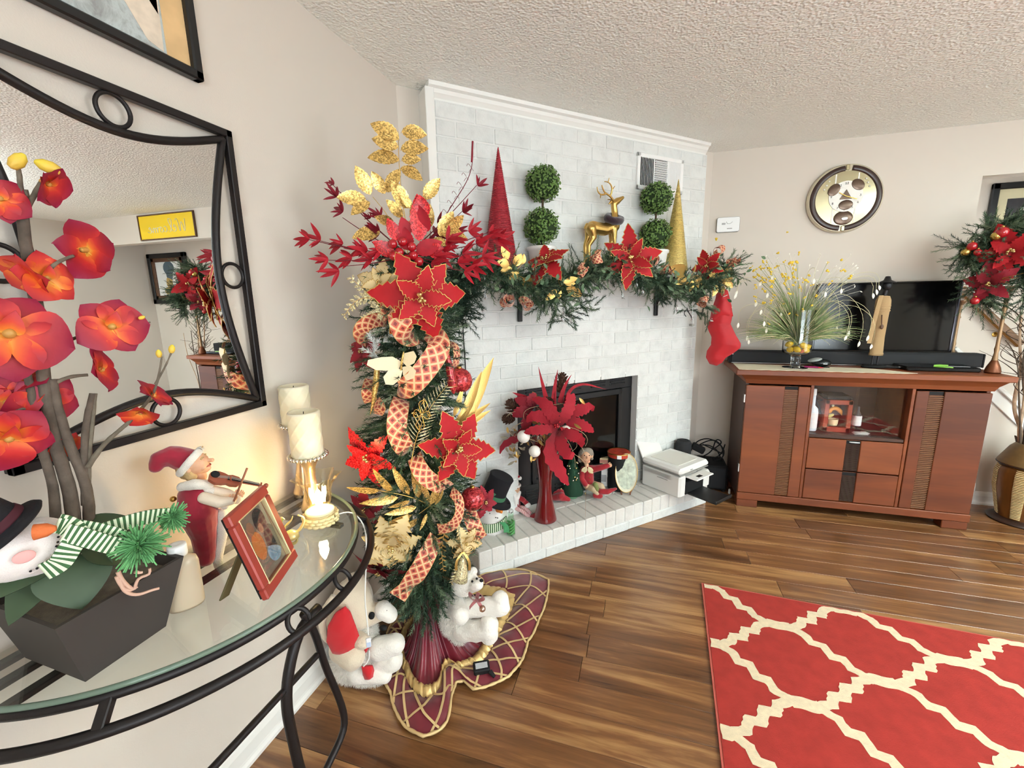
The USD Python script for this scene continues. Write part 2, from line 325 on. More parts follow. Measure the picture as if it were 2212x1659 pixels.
# ------------------------------------------------------------------ the setting: shell
XL, XR, YB, YW, ZC = -1.165, 4.26, -2.2, 3.588, 2.44
T = .1
struct('floor', box2((XL-T, YB-T, -.1), (XR+T, 4.6, -.006), 0), M_gap)
AT['/World/floor'] = (np.zeros(3), np.eye(3))
row, y = 0, YB
while y < 4.40:
    w = .1245; x = XL+.002-rng.random()*1.1
    while x < XR:
        L = .95+.4*rng.random(); a, b = max(x, XL), min(x+L, XR); yy = min(y+w, 4.40)
        cxy = S2*(-a+y) 
        if b-a > .03 and S2*(-b+y) < 2.3 and not (y > YW and b < 1.9):
            part('/World/floor', 'floor_plank', box2((a+.0007, y+.0006, -.006), (b-.0007, yy-.0006, 0), .0012), M_floor, False)
        x += L
    y += w; row += 1
struct('ceiling', box2((XL-T, YB-T, ZC), (XR+T, 4.6, ZC+.1), 0), M_ceil)
struct('wall_left', box2((XL-T, YB-T, 0), (XL, 2.1, ZC), 0), M_wall)
# angled wall that carries the chimney
def slab(c0, c1, t0, t1, z0, z1, ch=0):
    R = np.stack([DT, DN, [0, 0, 1]], 1); return cbox(wall((c0+c1)/2, (t0+t1)/2, (z0+z1)/2), (abs(t1-t0), abs(c1-c0), abs(z1-z0)), max(ch, 1e-5), R)
CW = 2.242
struct('wall_fireplace', slab(CW, CW+.1, .52, 2.86, 0, ZC), M_wall)
JX, HZ = 1.96, 2.14            # jamb of the stair opening, underside of its header
wr = join(box2((.25, YW, 0), (JX, YW+T, ZC), 0), box2((JX, YW, HZ), (XR+T, YW+T, ZC), 0))
struct('wall_right', wr, M_wall)
# knee wall under a sloping white cap, the stairwell behind it
kz = lambda x: max(.823-(x-2.207)*.984, .16)
kp = Polygon([(JX, 0), (XR, 0), (XR, .16), (2.88, .16), (JX, kz(JX))])
def vert(poly, y0, y1):  # polygon in x-z, thick along y
    v, f = extr(poly, y1-y0); return np.stack([v[:, 0], y0+v[:, 2], v[:, 1]], 1), f[:, ::-1]
struct('wall_stair', vert(kp, YW, YW+.09), M_wall)
cp = [(JX, kz(JX)), (2.88, .16)]
struct('trim_1', join(bar((JX, YW+.035, kz(JX)+.012), (2.9, YW+.035, .172), .13, .024, .004, (1, 0, 1)), bar((JX+.02, YW-.006, kz(JX)-.055), (2.84, YW-.006, .142), .012, .075, .003, (1, 0, 1))), M_trim)
struct('wall_stairwell', box2((JX-.6, 4.40, -.1), (XR+T, 4.5, ZC), 0), M_wall)
struct('wall_side', join(box2((XR, 1.75, 0), (XR+T, 4.6, ZC), 0), box2((XR, YB-T, 0), (XR+T, -.55, ZC), 0), box2((XR, -.55, 2.12), (XR+T, 1.75, ZC), 0)), M_wall)
struct('wall_back', join(box2((XL-T, YB-T, 0), (.6, YB, ZC), 0), box2((3.4, YB-T, 0), (XR+T, YB, ZC), 0), box2((.6, YB-T, 0), (3.4, YB, .45), 0), box2((.6, YB-T, 2.2), (3.4, YB, ZC), 0)), M_wall)
for k, (x0, x1) in enumerate(((.6, 2.0), (2.0, 3.4))):  # out of view behind the camera, placed to let daylight into the room
    w = thing(f'window_{k+1}', None, None, ((x0+x1)/2, YB-.05, .45), kind='structure')
    fr = join(*[box2(a, b, .004) for a, b in (((x0, YB-.09, .45), (x0+.05, YB-.02, 2.2)), ((x1-.05, YB-.09, .45), (x1, YB-.02, 2.2)), ((x0, YB-.09, .45), (x1, YB-.02, .5)), ((x0, YB-.09, 2.15), (x1, YB-.02, 2.2)), ((x0, YB-.08, 1.3), (x1, YB-.03, 1.34)))])
    part(w, 'window_frame', fr, M_trim, False); part(w, 'window_pane', box2((x0+.05, YB-.062, .5), (x1-.05, YB-.058, 2.15), 0), M_pane, False)
d = thing('door_1', None, None, (XR+.05, .6, 0), kind='structure')  # glazed door out of view, placed to let daylight in from the side
part(d, 'door_frame', join(*[box2((XR+.02, a, b), (XR+.08, c, e), .004) for a, b, c, e in ((-.55, 0, -.48, 2.12), (1.68, 0, 1.75, 2.12), (.56, 0, .64, 2.12), (-.55, 2.05, 1.75, 2.12), (-.55, 0, 1.75, .08))]), M_trim, False)
part(d, 'door_pane', box2((XR+.048, -.5, .08), (XR+.052, 1.7, 2.05), 0), M_pane, False)
# baseboards
def baseboard(name, a, b, n, h=.098):
    a = np.array([*a, 0.]); b = np.array([*b, 0.]); n = np.array([*n, 0.]); d = (b-a)/np.linalg.norm(b-a)
    prof = Polygon([(0, 0), (.022, 0), (.022, .012), (.016, .022), (.0145, .03), (.0145, h-.028), (.010, h-.012), (.005, h), (0, h)])
    v, f = extr(prof, np.linalg.norm(b-a)); R = np.stack([n, [0, 0, 1], np.cross(n, [0, 0, 1])], 1)
    v = v@R.T; o = a if np.cross(n, [0, 0, 1])@d > 0 else b
    struct(name, (v+o, f), M_trim)
baseboard('baseboard_left', (XL, YB), (XL, 1.98), (1, 0))
baseboard('baseboard_right', (.45, YW), (JX, YW), (0, -1), .09)
baseboard('baseboard_stair', (JX, YW), (XR, YW), (0, -1), .09)

# ------------------------------------------------------------------ brick chimney breast, bricks one by one
CB, TB0, TB1 = 2.142, .745, 2.648
ZB0, ZB1 = .16, 2.372
OT0, OT1, OZ1 = 1.165, 2.098, .945
ch = thing('chimney_breast', 'white painted brick chimney breast across the corner, from hearth to ceiling', 'fireplace', wall(CB, 1.7, 0))
part(ch, 'mortar', join(slab(CB+.0035, CW-.001, TB0, OT0, 0, ZB1), slab(CB+.0035, CW-.001, OT1, TB1, 0, ZB1), slab(CB+.0035, CW-.001, OT0, OT1, OZ1, ZB1), slab(CB+.0035, CW-.001, OT0, OT1, 0, .155)), M_mortar, False)
course, per = .0762, .2065
items = []
z, k = ZB0, 0
while z < ZB1-.01:
    h = min(course, ZB1-z); t = TB0-(per/2 if k % 2 else 0)
    while t < TB1:
        a, b = max(t, TB0), min(t+per, TB1); pieces = [(a, b)]
        zc = z+h/2
        if zc < OZ1: pieces = [(p, q) for p, q in ((a, min(b, OT0)), (max(a, OT1), b)) if q-p > .012]
        for p, q in pieces:
            if q-p > .015: items.append((p, q, z, h))
        t += per
    z += course; k += 1
# vent grille hides a few; the far-left strip stays behind the tree
def near(i): p, q, zz, h = i; return np.linalg.norm(wall(CB, (p+q)/2, zz)-EYE)
items.sort(key=near); rest = []
for i, (p, q, zz, h) in enumerate(items):
    j = .0055
    o = (rng.random()-.5)*.004; g = rng.normal(0, .0006, 4)
    m = slab(CB+o, CB+.03, p+j/2+g[0], q-j/2+g[1], zz+j/2+g[2], zz+h-j/2+g[3], .0035)
    if i < 300: part(ch, 'brick', m, M_brick if rng.random() < .65 else M_brick2, False)
    else: rest.append(m)
if rest: part(ch, 'brickwork', join(*rest), M_brick, False, kind='stuff')
# reveals of the fire opening
part(ch, 'opening_lintel', slab(CB+.002, CW, OT0-.004, OT1+.004, OZ1, OZ1+.012), M_trim, False)
# crown moulding and side board round the brick
pr = Polygon([(0, 0), (.012, 0), (.016, .012), (.03, .03), (.036, .045), (.05, .052), (.055, .068), (0, .068)])
v, f = extr(pr, TB1-TB0+.03); R = np.stack([-DN, [0, 0, 1], DT], 1)
struct('trim_2', (v@np.stack([-DN, [0, 0, 1], DT]) + wall(CB+.03, TB0-.03, ZC-.068), f), M_trim)
struct('trim_3', slab(CB-.008, CW, .70, .744, 0, ZC-.02, .003), M_trim)

# black firebox insert: louvres above and below a dark glass door
fb = thing('fireplace_insert', 'black metal fireplace insert with louvres around a dark glass door', 'fireplace', wall(CB+.07, 1.63, .16))
c0 = CB+.055
part(fb, 'surround', join(slab(c0, CW+.02, OT0, OT1, .84, OZ1, .003), slab(c0, CW+.02, OT0, OT0+.13, .3, .84, .003), slab(c0, CW+.02, OT1-.1, OT1, .3, .84, .003), slab(c0, CW+.02, OT0, OT1, .16, .3, .003)), M_black, False)
for zz in (.868, .886, .904):
    for a, b in ((1.25, 1.42), (1.5, 1.66), (1.74, 1.86), (1.9, 2.03)): part(fb, 'louvre', slab(c0-.006, c0+.004, a, b, zz, zz+.010, .002), M_black, False)
for zz in (.195, .215, .235, .255):
    for a, b in ((1.24, 1.40), (1.46, 1.62), (1.68, 1.84), (1.9, 2.02)): part(fb, 'louvre', slab(c0-.006, c0+.004, a, b, zz, zz+.010, .002), M_black, False)
part(fb, 'door_frame', join(slab(c0-.012, c0+.01, OT0+.12, OT0+.15, .3, .84, .004), slab(c0-.012, c0+.01, OT1-.125, OT1-.095, .3, .84, .004), slab(c0-.012, c0+.01, OT0+.12, OT1-.095, .80, .84, .004), slab(c0-.012, c0+.01, OT0+.12, OT1-.095, .3, .33, .004)), M_black, False)
M_dglass = PM('dark_glass', (6, 6, 7), .06, spec=.5)
part(fb, 'glass_door', slab(c0+.004, c0+.012, OT0+.14, OT1-.11, .32, .82), M_dglass, False)

# raised hearth of painted bricks: bricks on edge on top of a flat course
CH, TH0, TH1 = 1.877, .775, 2.535
he = thing('hearth', 'low white painted brick hearth in front of the fireplace', 'hearth', wall(CH, 1.65, 0))
part(he, 'mortar', slab(CH+.006, CB+.01, TH0+.004, TH1-.004, 0, .154), M_mortar, False)
n = int((TH1-TH0)/.0765); wd = (TH1-TH0)/n
for i in range(n):
    a = TH0+i*wd; o = rng.normal(0, .0016, 2)
    part(he, 'brick', slab(CH+o[0], CH+.195, a+.003, a+wd-.003, .062, .16+o[1]*.5, .004), M_hearth, False)
    part(he, 'brick', slab(CH+.2, CB+.005, a+.003, a+wd-.003, .08, .159+o[1]*.5, .004), M_hearth, False)
t = TH0
while t < TH1-.02:
    b = min(t+.206, TH1); part(he, 'brick', slab(CH+rng.normal(0, .0012), CH+.09, t+.003, b-.003, 0, .057, .004), M_brick, False); t += .206

# supply vent in the brick
vt = thing('vent_grille', 'white metal air vent with three louvred panels high on the brick', 'vent', wall(CB, 2.1, 2.1))
v0, v1 = ond(1378, 327, CB-.01), ond(1473, 425, CB-.01)
vt0, vt1, vz0, vz1 = v0@DT, v1@DT, .5*(v1[2]+ond(1376, 403, CB-.01)[2]), .5*(v0[2]+ond(1478, 347, CB-.01)[2])
M_vent = PM('vent_white', (240, 239, 236), .35)
W3 = (vt1-vt0-.05)/3
part(vt, 'vent_frame', join(slab(CB-.014, CB+.004, vt0, vt1, vz1-.025, vz1, .003), slab(CB-.014, CB+.004, vt0, vt1, vz0, vz0+.025, .003), slab(CB-.014, CB+.004, vt0, vt0+.025, vz0, vz1, .003), slab(CB-.014, CB+.004, vt1-.025, vt1, vz0, vz1, .003), slab(CB-.012, CB, vt0+.021+W3, vt0+.029+W3, vz0, vz1, .002), slab(CB-.012, CB, vt0+.021+2*W3, vt0+.029+2*W3, vz0, vz1, .002)), M_vent, False)
part(vt, 'vent_shadow_box', slab(CB-.004, CB-.002, vt0+.02, vt1-.02, vz0+.02, vz1-.02), M_blackm, False)  # flat black sheet for the shade behind the slats
R0 = np.stack([DT, DN, [0, 0, 1]], 1)
for i in range(9):
    part(vt, 'louvre', cbox(wall(CB-.009, vt0+.03+W3*(i+.5)/9.3, (vz0+vz1)/2), (.0022, .011, vz1-vz0-.05), .0005, R0@rot([0, 0, 1], -.55)), M_vent, False)
    part(vt, 'louvre', cbox(wall(CB-.009, vt0+.029+W3*2.5, (vz0+vz1)/2)+DT*(W3*((i+.5)/9-.5)*.95), (.0026, .013, vz1-vz0-.05), .0005, R0@rot([0, 0, 1], .75)), M_vent, False)
for i in range(12):
    part(vt, 'louvre', cbox(wall(CB-.009, vt0+.025+W3*1.5, vz0+.028+(vz1-vz0-.056)*(i+.5)/12), (W3-.01, .012, .0025), .0005, R0@rot([1, 0, 0], -.5)), M_vent, False)

# body of the unseen floor lamp; its open bowl throws light on the ceiling
cl = thing('floor_lamp', 'tall white uplighter floor lamp, unseen behind the camera, placed to light the ceiling', 'lamp', (LAMP[0], LAMP[1], 0))
part(cl, 'base', lathe([(0, 0), (.15, 0), (.15, .02), (.03, .035), (0, .035)], 32, (LAMP[0], LAMP[1], 0)), M_trim, True)
part(cl, 'pole', tube([(LAMP[0], LAMP[1], .03), (LAMP[0], LAMP[1], LAMP[2]-.1)], .012, 12), M_trim, True)
part(cl, 'bowl', lathe([(0, LAMP[2]-.12), (.05, LAMP[2]-.115), (.14, LAMP[2]-.06), (.215, LAMP[2]+.16), (.21, LAMP[2]+.16), (.135, LAMP[2]-.05), (.05, LAMP[2]-.1), (0, LAMP[2]-.105)], 40, (LAMP[0], LAMP[1], 0)), M_trim, True)
# ================================================================== right wall: media cabinet
M_cab = wood('cabinet_cherry', (82, 36, 12), (116, 56, 24), (146, 78, 36), 1.6, .45, .08, randomize=True, sc=.55)
M_cabd = PM('cabinet_dark_strip', (58, 34, 22), .5)
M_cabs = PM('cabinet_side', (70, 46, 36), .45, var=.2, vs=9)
M_steel = PM('brushed_steel', (205, 203, 198), .28, metal=1)
YF = 3.13; ZT = .967
X0, X1 = .656, 1.936
cb = thing('media_cabinet', 'cherry wood media cabinet with two ribbed doors, glass cubby and two drawers', 'cabinet', (1.29, 3.34, 0))
part(cb, 'tabletop', box2((.582, 3.08, .933), (2.002, 3.565, ZT), .004), M_cab)
# apron flares out from the case to the overhanging top
ap = []
for z, o in ((.873, 0), (.9, .012), (.933, .042)): ap.append([(X0-o, YF-.002-o*.8, z), (X1+o, YF-.002-o*.8, z), (X1+o, 3.55, z), (X0-o, 3.55, z)])
v = np.array(sum(ap, [])); f = []
for i in range(2):
    for j in range(4): a, b = i*4+j, i*4+(j+1) % 4; f += [[a, b, b+4], [a, b+4, a+4]]
part(cb, 'apron', (v, np.array(f)), M_cab, False)
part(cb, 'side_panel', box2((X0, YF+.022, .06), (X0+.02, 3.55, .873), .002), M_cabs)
part(cb, 'side_panel', box2((X1-.02, YF+.022, .06), (X1, 3.55, .873), .002), M_cab)
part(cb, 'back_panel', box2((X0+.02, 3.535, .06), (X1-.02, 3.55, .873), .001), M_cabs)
part(cb, 'plinth', box2((X0-.003, YF-.006, .055), (X1+.003, YF+.03, .104), .004), M_cab)
for x in (X0, X1-.13):
    for y in (YF, 3.45): part(cb, 'foot', box2((x, y, 0), (x+.13, y+.08, .055), .004), M_cab)
part(cb, 'divider', box2((1.028, YF+.004, .104), (1.046, 3.535, .873), .002), M_cab)
part(cb, 'divider', box2((1.556, YF+.004, .104), (1.574, 3.535, .873), .002), M_cab)
part(cb, 'shelf', box2((1.046, YF+.012, .528), (1.556, 3.535, .548), .002), M_cabs)
part(cb, 'case_bottom', box2((X0+.02, YF+.03, .09), (X1-.02, 3.535, .104), .001), M_cabs)
def cab_door(a, b, s0, s1, hinge):
    d = part(cb, 'door', join(box2((a, YF, .106), (s0, YF+.022, .860), .003), box2((s1, YF, .106), (b, YF+.022, .860), .003), box2((s0-.002, YF+.012, .106), (s1+.002, YF+.022, .86), .001)), M_cab)
    part(d, 'finger_pull', box2((s0, YF+.008, .838), (s1, YF+.0125, .858), .001), M_blackm)
    n = 62; h = .728/n
    for i in range(n): part(d, 'rib', cbox(((s0+s1)/2, YF+.008, .108+h*(i+.5)), (s1-s0, .010, h*.55), .0015), M_rib, False)
    for z in (.25, .74): part(d, 'hinge', box2((hinge-.006, YF+.006, z), (hinge+.004, YF+.03, z+.055), .001), M_steel)
M_rib = PM('cabinet_rib', (118, 78, 48), .45)
cab_door(X0+.002, 1.026, .882, .959, X0); cab_door(1.576, X1-.002, 1.639, 1.711, X1)
for z0, z1 in ((.318, .524), (.108, .310)):
    d = part(cb, 'drawer', join(box2((1.048, YF+.002, z0), (1.256, YF+.024, z1), .003), box2((1.334, YF+.002, z0), (1.554, YF+.024, z1), .003), box2((1.25, YF+.014, z0), (1.34, YF+.024, z1), .001), box2((1.06, YF+.024, z0+.01), (1.54, 3.5, z1-.02), .001)), M_cab)
    part(d, 'finger_pull', box2((1.257, YF+.010, z1-.024), (1.333, YF+.0145, z1-.002), .001), M_blackm)
    n = int((z1-z0-.026)/.0062)
    for i in range(n): part(d, 'rib', cbox((1.295, YF+.010, z0+.002+.0062*(i+.5)), (.076, .010, .0036), .001), M_cabd, False)
for xa, xb in ((1.05, 1.30), (1.29, 1.552)):
    part(cb, 'glass_pane', box2((xa, YF+.03+(xa > 1.2)*.012, .549), (xb, YF+.034+(xa > 1.2)*.012, .871), .0005), M_pane, False)

# things behind the cubby glass
M_whitep = PM('white_plastic', (238, 238, 236), .35)
M_redwood = PM('red_wood', (150, 58, 34), .4, var=.12, vs=20)
M_cream = PM('cream_ceramic', (232, 214, 170), .3)
M_orange = PM('orange_glaze', (226, 140, 36), .35)
M_clear = PM('clear_glass', (250, 252, 250), .02, trans=1, ior=1.45, spec=.5)
M_wine = PM('dark_wine_satin', (74, 18, 34), .4)
b = thing('bottle', 'slim clear bottle with a white label at the left of the cubby', 'bottle', (1.085, 3.24, .548))
part(b, 'glass', lathe([(0, .548), (.032, .548), (.034, .556), (.034, .68), (.03, .70), (.013, .72), (.012, .79), (0, .79)], 24, (1.085, 3.24, 0)), PM('pale_glass', (215, 222, 228), .1, spec=.6), True)
part(b, 'label_wrap', lathe([(.0346, .57), (.0346, .675)], 24, (1.085, 3.24, 0)), M_whitep, True)
part(b, 'cap', lathe([(0, .83), (.013, .83), (.0135, .788), (.0125, .788)], 20, (1.085, 3.24, 0)), M_whitep, True)
bw = thing('ribbon_bow', 'dark wine ribbon bow tied behind the slim bottle neck', 'bow', (1.10, 3.29, .70))
for s in (-1, 1):
    P = spl([(1.105, 3.285, .76), (1.105+s*.03, 3.285, .80), (1.105+s*.05, 3.28, .77), (1.105+s*.025, 3.275, .745), (1.105, 3.28, .755)], 16)
    part(bw, 'loop', ribbon(P, (0, 1, 0), .03), M_wine, True)
    part(bw, 'tail', ribbon(spl([(1.105, 3.28, .755), (1.105+s*.03, 3.28, .70), (1.105+s*.035, 3.285, .55)], 10), (0, 1, 0), .03), M_wine, True)
part(bw, 'knot', ell((1.105, 3.28, .757), (.012, .014, .012)), M_wine, True)
# red wooden show box, open in front, with a dish and a mug in it
bx = thing('show_box', 'red wooden show box with a glass front and a glazed mug and fruit inside', 'box', (1.22, 3.29, .548))
q0, q1 = (1.145, 3.22, .55), (1.30, 3.38, .775)
part(bx, 'frame', join(*[box2(a, b, .003) for a, b in (((1.145, 3.215, .55), (1.172, 3.235, .765)), ((1.273, 3.215, .55), (1.30, 3.235, .765)), ((1.145, 3.215, .55), (1.30, 3.235, .583)), ((1.145, 3.215, .735), (1.30, 3.235, .765)), ((1.145, 3.235, .55), (1.155, 3.38, .765)), ((1.29, 3.235, .55), (1.30, 3.38, .765)), ((1.145, 3.235, .55), (1.30, 3.38, .56)), ((1.145, 3.37, .55), (1.30, 3.38, .765)))]), M_redwood)
part(bx, 'lid', box2((1.148, 3.22, .765), (1.297, 3.38, .79), .008), M_blackm)
part(bx, 'mug', lathe([(0, .585), (.026, .585), (.03, .60), (.031, .628), (.028, .628), (.026, .60), (0, .592)], 20, (1.215, 3.265, 0)), M_cream, True)
part(bx, 'orange_fruit', tube(spl([(1.188, 3.262, .665), (1.20, 3.262, .695), (1.225, 3.262, .70), (1.25, 3.262, .68), (1.262, 3.262, .655)], 14), np.r_[.006, np.linspace(.014, .014, 10), .010, .006, .002], 8), M_orange, True)
part(bx, 'melon_slice', tf(ell((0, 0, 0), (.024, .012, .012)), rot([0, 1, 0], -.5), (1.198, 3.265, .648)), PM('melon_yellow', (214, 196, 120), .4), True)
part(bx, 'ornament_knob', ell((1.205, 3.262, .718), .009), M_cream, True)
b = thing('label_bottle', 'small clear bottle with a big white label right of the show box', 'bottle', (1.36, 3.30, .548))
part(b, 'glass', lathe([(0, .58), (.026, .58), (.027, .59), (.027, .64), (.022, .66), (.012, .68), (.011, .71), (0, .71)], 24, (1.362, 3.30, 0)), PM('smoky_glass', (120, 118, 128), .08, trans=.6, spec=.6), True)
part(b, 'label_wrap', lathe([(.0275, .586), (.0275, .652)], 24, (1.362, 3.30, 0)), M_whitep, True)
part(b, 'stand', lathe([(0, .548), (.03, .548), (.03, .555), (.008, .56), (.008, .58), (0, .58)], 20, (1.362, 3.30, 0)), M_blackm, True)
pp = thing('folded_paper', 'small folded white papers lying on the cubby shelf', 'paper', (1.355, 3.22, .548))
for i in range(3): part(pp, 'sheet', cbox((1.355+.004*i, 3.215, .5505+.004*i), (.075, .045, .0016), .0004, rot([0, 0, 1], .1*i)), M_whitep, False)
solo('white_tag', tf(lathe([(0, .004), (.028, .003), (.03, 0), (0, 0)], 20), np.diag([1, .35, 1]), (1.30, YF+.004, .512)), M_whitep, 'small white tag over the top drawer pull of the cabinet', 'tag')

# ------------------------------------------------------------------ on the cabinet
M_soft = PM('soundbar_fabric', (38, 38, 40), .85, bump=.2, bs=700)
sb = thing('soundbar', 'long dark grey soundbar lying along the cabinet top', 'soundbar', (1.31, 3.43, ZT))
part(sb, 'body', cbox((1.307, 3.435, ZT+.047), (1.425, .085, .088), .010), M_soft)
part(sb, 'end_cap', cbox((.5935, 3.435, ZT+.047), (.012, .083, .086), .004), M_blackm); part(sb, 'end_cap', cbox((2.0205, 3.435, ZT+.047), (.012, .083, .086), .004), M_blackm)
part(sb, 'status_light', ell((.607, 3.391, ZT+.068), (.004, .002, .005), 1), M_whitep, True); part(sb, 'trim_strip', cbox((1.307, 3.393, ZT+.006), (1.41, .004, .004), .001), M_steel)
M_screen = PM('tv_screen', (7, 7, 8), .12, spec=.5)
tv = thing('television', 'flat black television standing behind the soundbar', 'television', (1.5, 3.52, ZT))
tx0, tx1, tz0, tz1 = 1.12, 1.905, 1.045, 1.512
part(tv, 'screen', box2((tx0+.012, 3.496, tz0+.014), (tx1-.014, 3.5, tz1-.012), .001), M_screen, False)
part(tv, 'bezel', join(box2((tx0, 3.49, tz0), (tx0+.014, 3.54, tz1), .004), box2((tx0, 3.49, tz1-.014), (tx1, 3.54, tz1), .004), box2((tx0, 3.49, tz0), (tx1, 3.54, tz0+.016), .004)), PM('gloss_black', (10, 10, 11), .12))
part(tv, 'bezel_edge', tube([(tx1-.008, 3.505, tz0), (tx1-.008, 3.505, tz1)], .014, 16), PM('gloss_bezel', (60, 58, 62), .10, metal=.8), True)
part(tv, 'back_shell', box2((tx0+.01, 3.52, tz0+.02), (tx1-.01, 3.565, tz1-.02), .012), M_blackm)
part(tv, 'stand', join(box2((1.4, 3.51, ZT+.01), (1.62, 3.55, tz0+.02), .004), box2((1.25, 3.485, ZT), (1.77, 3.57, ZT+.014), .005)), M_blackm)
# table runner with a scalloped edge
ed = [(x, 3.12+.006*math.cos((x-.6)/.078*2*math.pi)-.02*(x-.6)/.85*0) for x in np.linspace(.60, 1.475, 160)]
rp = Polygon([(.612, 3.385), *[(x, y-.022) for x, y in ed], (1.56, 3.12), (1.40, 3.27), (.95, 3.33)])
v, f = extr(rp, .0022, ZT); solo('table_runner', fuzz((v, f), .0002, 30), PM('cream_linen', (226, 216, 190), .9, bump=.4, bs=300), 'cream table runner with a scalloped hem on the cabinet top', 'runner')
# stemmed glass vase with lemons, grasses and flowers
VX, VY = .955, 3.235
gv = thing('glass_vase', 'tall clear glass vase on a short stem and round foot, on the runner', 'vase', (VX, VY, ZT+.0025))
z0 = ZT+.0028
part(gv, 'bowl', lathe([(.018, z0+.085), (.055, z0+.088), (.078, z0+.098), (.083, z0+.115), (.083, z0+.375), (.0805, z0+.375), (.0805, z0+.116), (.076, z0+.102), (.054, z0+.092), (0, z0+.090)], 40, (VX, VY, 0)), M_clear, True)
part(gv, 'stem', lathe([(0, z0+.008), (.03, z0+.009), (.028, z0+.03), (.027, z0+.06), (.032, z0+.084), (0, z0+.084)], 32, (VX, VY, 0)), M_clear, True)
part(gv, 'foot', lathe([(0, z0), (.072, z0), (.073, z0+.003), (.03, z0+.008), (0, z0+.008)], 40, (VX, VY, 0)), M_clear, True)
M_lemon = PM('lemon_skin', (246, 200, 40), .42, bump=.2, bs=260)
M_peach = PM('peach_skin', (222, 120, 84), .5)
lem = [(-.058, -.022, .155, 'top left lemon in the glass vase'), (-.056, -.044, .121, 'low left lemon in the glass vase'), (-.016, -.058, .124, 'lemon at the front left of the glass vase bottom'), (.024, -.05, .150, 'lemon on top at the middle of the glass vase'), (.045, -.046, .118, 'lemon at the bottom right front of the glass vase'), (.058, -.012, .137, 'rightmost lemon in the glass vase'), (0, .03, .125, 'lemon at the back of the glass vase')]
for i, (dx, dy, dz, lb) in enumerate(lem):
    a = rng.random()*6
    m = lathe([(0, -.027), (.004, -.025), (.012, -.019), (.0185, -.007), (.019, .004), (.014, .016), (.006, .0225), (.003, .026), (0, .028)], 16)
    t = thing('lemon', lb, 'lemon', (VX+dx*.88, VY+dy*.88, z0+dz), group=None); part(t, 'peel', tf(m, rot([math.cos(a), math.sin(a), 0], 1.2)), M_lemon, True, local=True)
    part(t, 'stem_end', tf(ell((0, 0, -.027), (.0025, .0025, .0015), 1), rot([math.cos(a), math.sin(a), 0], 1.2)), PM('lemon_stem', (120, 120, 50), .7) if i == 0 else MATS['lemon_stem'], True, local=True)
solo('peach', ell((VX+.012, VY-.05, z0+.112), .014, 2), M_peach, 'small peach coloured fruit among the lemons in the vase', 'fruit', True)
# grass bouquet
M_grass = PM('grass_green', (132, 152, 96), .6, var=.3, vs=12); M_straw = PM('grass_straw', (214, 204, 160), .7); M_whitebud = PM('white_bud', (240, 234, 218), .55); M_yellow = PM('yellow_blossom', (244, 208, 70), .5)
gb = thing('grass_bouquet', 'fan of artificial green grass with yellow and white sprays in the vase', 'plant', (VX, VY, z0+.12))
r2 = np.random.default_rng(21)
def strand(a, el, L, droop, w0, base=None):
    d = np.array([math.cos(a)*math.cos(el), math.sin(a)*math.cos(el)*.42, math.sin(el)]); s = np.linspace(0, 1, 9)[:, None]
    b = np.array([VX, VY, z0+.15]) if base is None else base
    P = b + d*L*s + np.array([0, 0, -1])*droop*L*s**2.4 + np.array([math.cos(a), 0, 0])*droop*L*.35*s**2
    w = w0*(1-s[:, 0]**2*.85); return P, w
blades, straw = [], []
for i in range(950):
    a = r2.random()*2*math.pi; el = r2.uniform(.42, 1.45)
    P, w = strand(a, el, r2.uniform(.27, .40), r2.uniform(.05, .2)+.35*max(0, 1.05-el), .0046)
    P[0, :2] += r2.normal(0, .012, 2); (blades if r2.random() < .74 else straw).append(ribbon(P, np.cross(P[-1]-P[0], [r2.random()-.5, r2.random()-.5, .1]), w))
part(gb, 'grass_blades', join(*blades), M_grass, True, kind='stuff'); part(gb, 'dry_blades', join(*straw), M_straw, True, kind='stuff')
# long drooping stems that end in white buds
ends = [(0.57, .98), (1585, 690), (1600, 720)]
for k in range(26):
    side = -1 if k % 2 else 1; px = r2.uniform(1590, 1690) if side < 0 else r2.uniform(1730, 1912); py = r2.uniform(590, 745)
    e = ony(px, py, VY-.03+r2.normal(0, .05)); s = np.array([VX, VY, z0+.18]); top = np.array([(s[0]+e[0]*1.6)/2.6, (s[1]+e[1])/2, max(1.36+r2.random()*.12, e[2]+.06)]); m2 = np.array([e[0]*.93+top[0]*.07, e[1], (e[2]+top[2])/2+.03])
    P = spl([s, (s+top)/2+[0, 0, .03], top, m2, e], 18)
    st = part(gb, 'drooping_stem', tube(P, np.linspace(.0018, .001, 18), 5), M_straw, True)
    d = P[-1]-P[-3]; d /= np.linalg.norm(d); part(st, 'white_bud', tf(leaf(.03+.01*r2.random(), .016, 5, .3, .1, th=.002), basis(d, -CF), P[-1]), M_whitebud, True)
yb = []
for k in range(95):
    px = r2.normal(1688, 34); py = r2.normal(612, 34)
    if k > 70: px = r2.uniform(1620, 1840); py = r2.uniform(555, 620)
    e = ony(px, py, VY-.06+r2.normal(0, .04)); rr = r2.uniform(.004, .0085)
    part(gb, 'yellow_blossom', join(ell(e, (rr, rr, rr*.8), 1), ell(e+r2.normal(0, .006, 3), rr*.8, 1), ell(e+r2.normal(0, .006, 3), rr*.7, 1)), M_yellow, True)
    if k % 2 == 0: yb.append(tube(spl([(VX, VY, z0+.2), (np.array([VX, VY, z0+.3])*.5+e*.5), e], 8), .0009, 4))
part(gb, 'yellow_stems', join(*yb), M_grass, True, kind='stuff')
wb = []
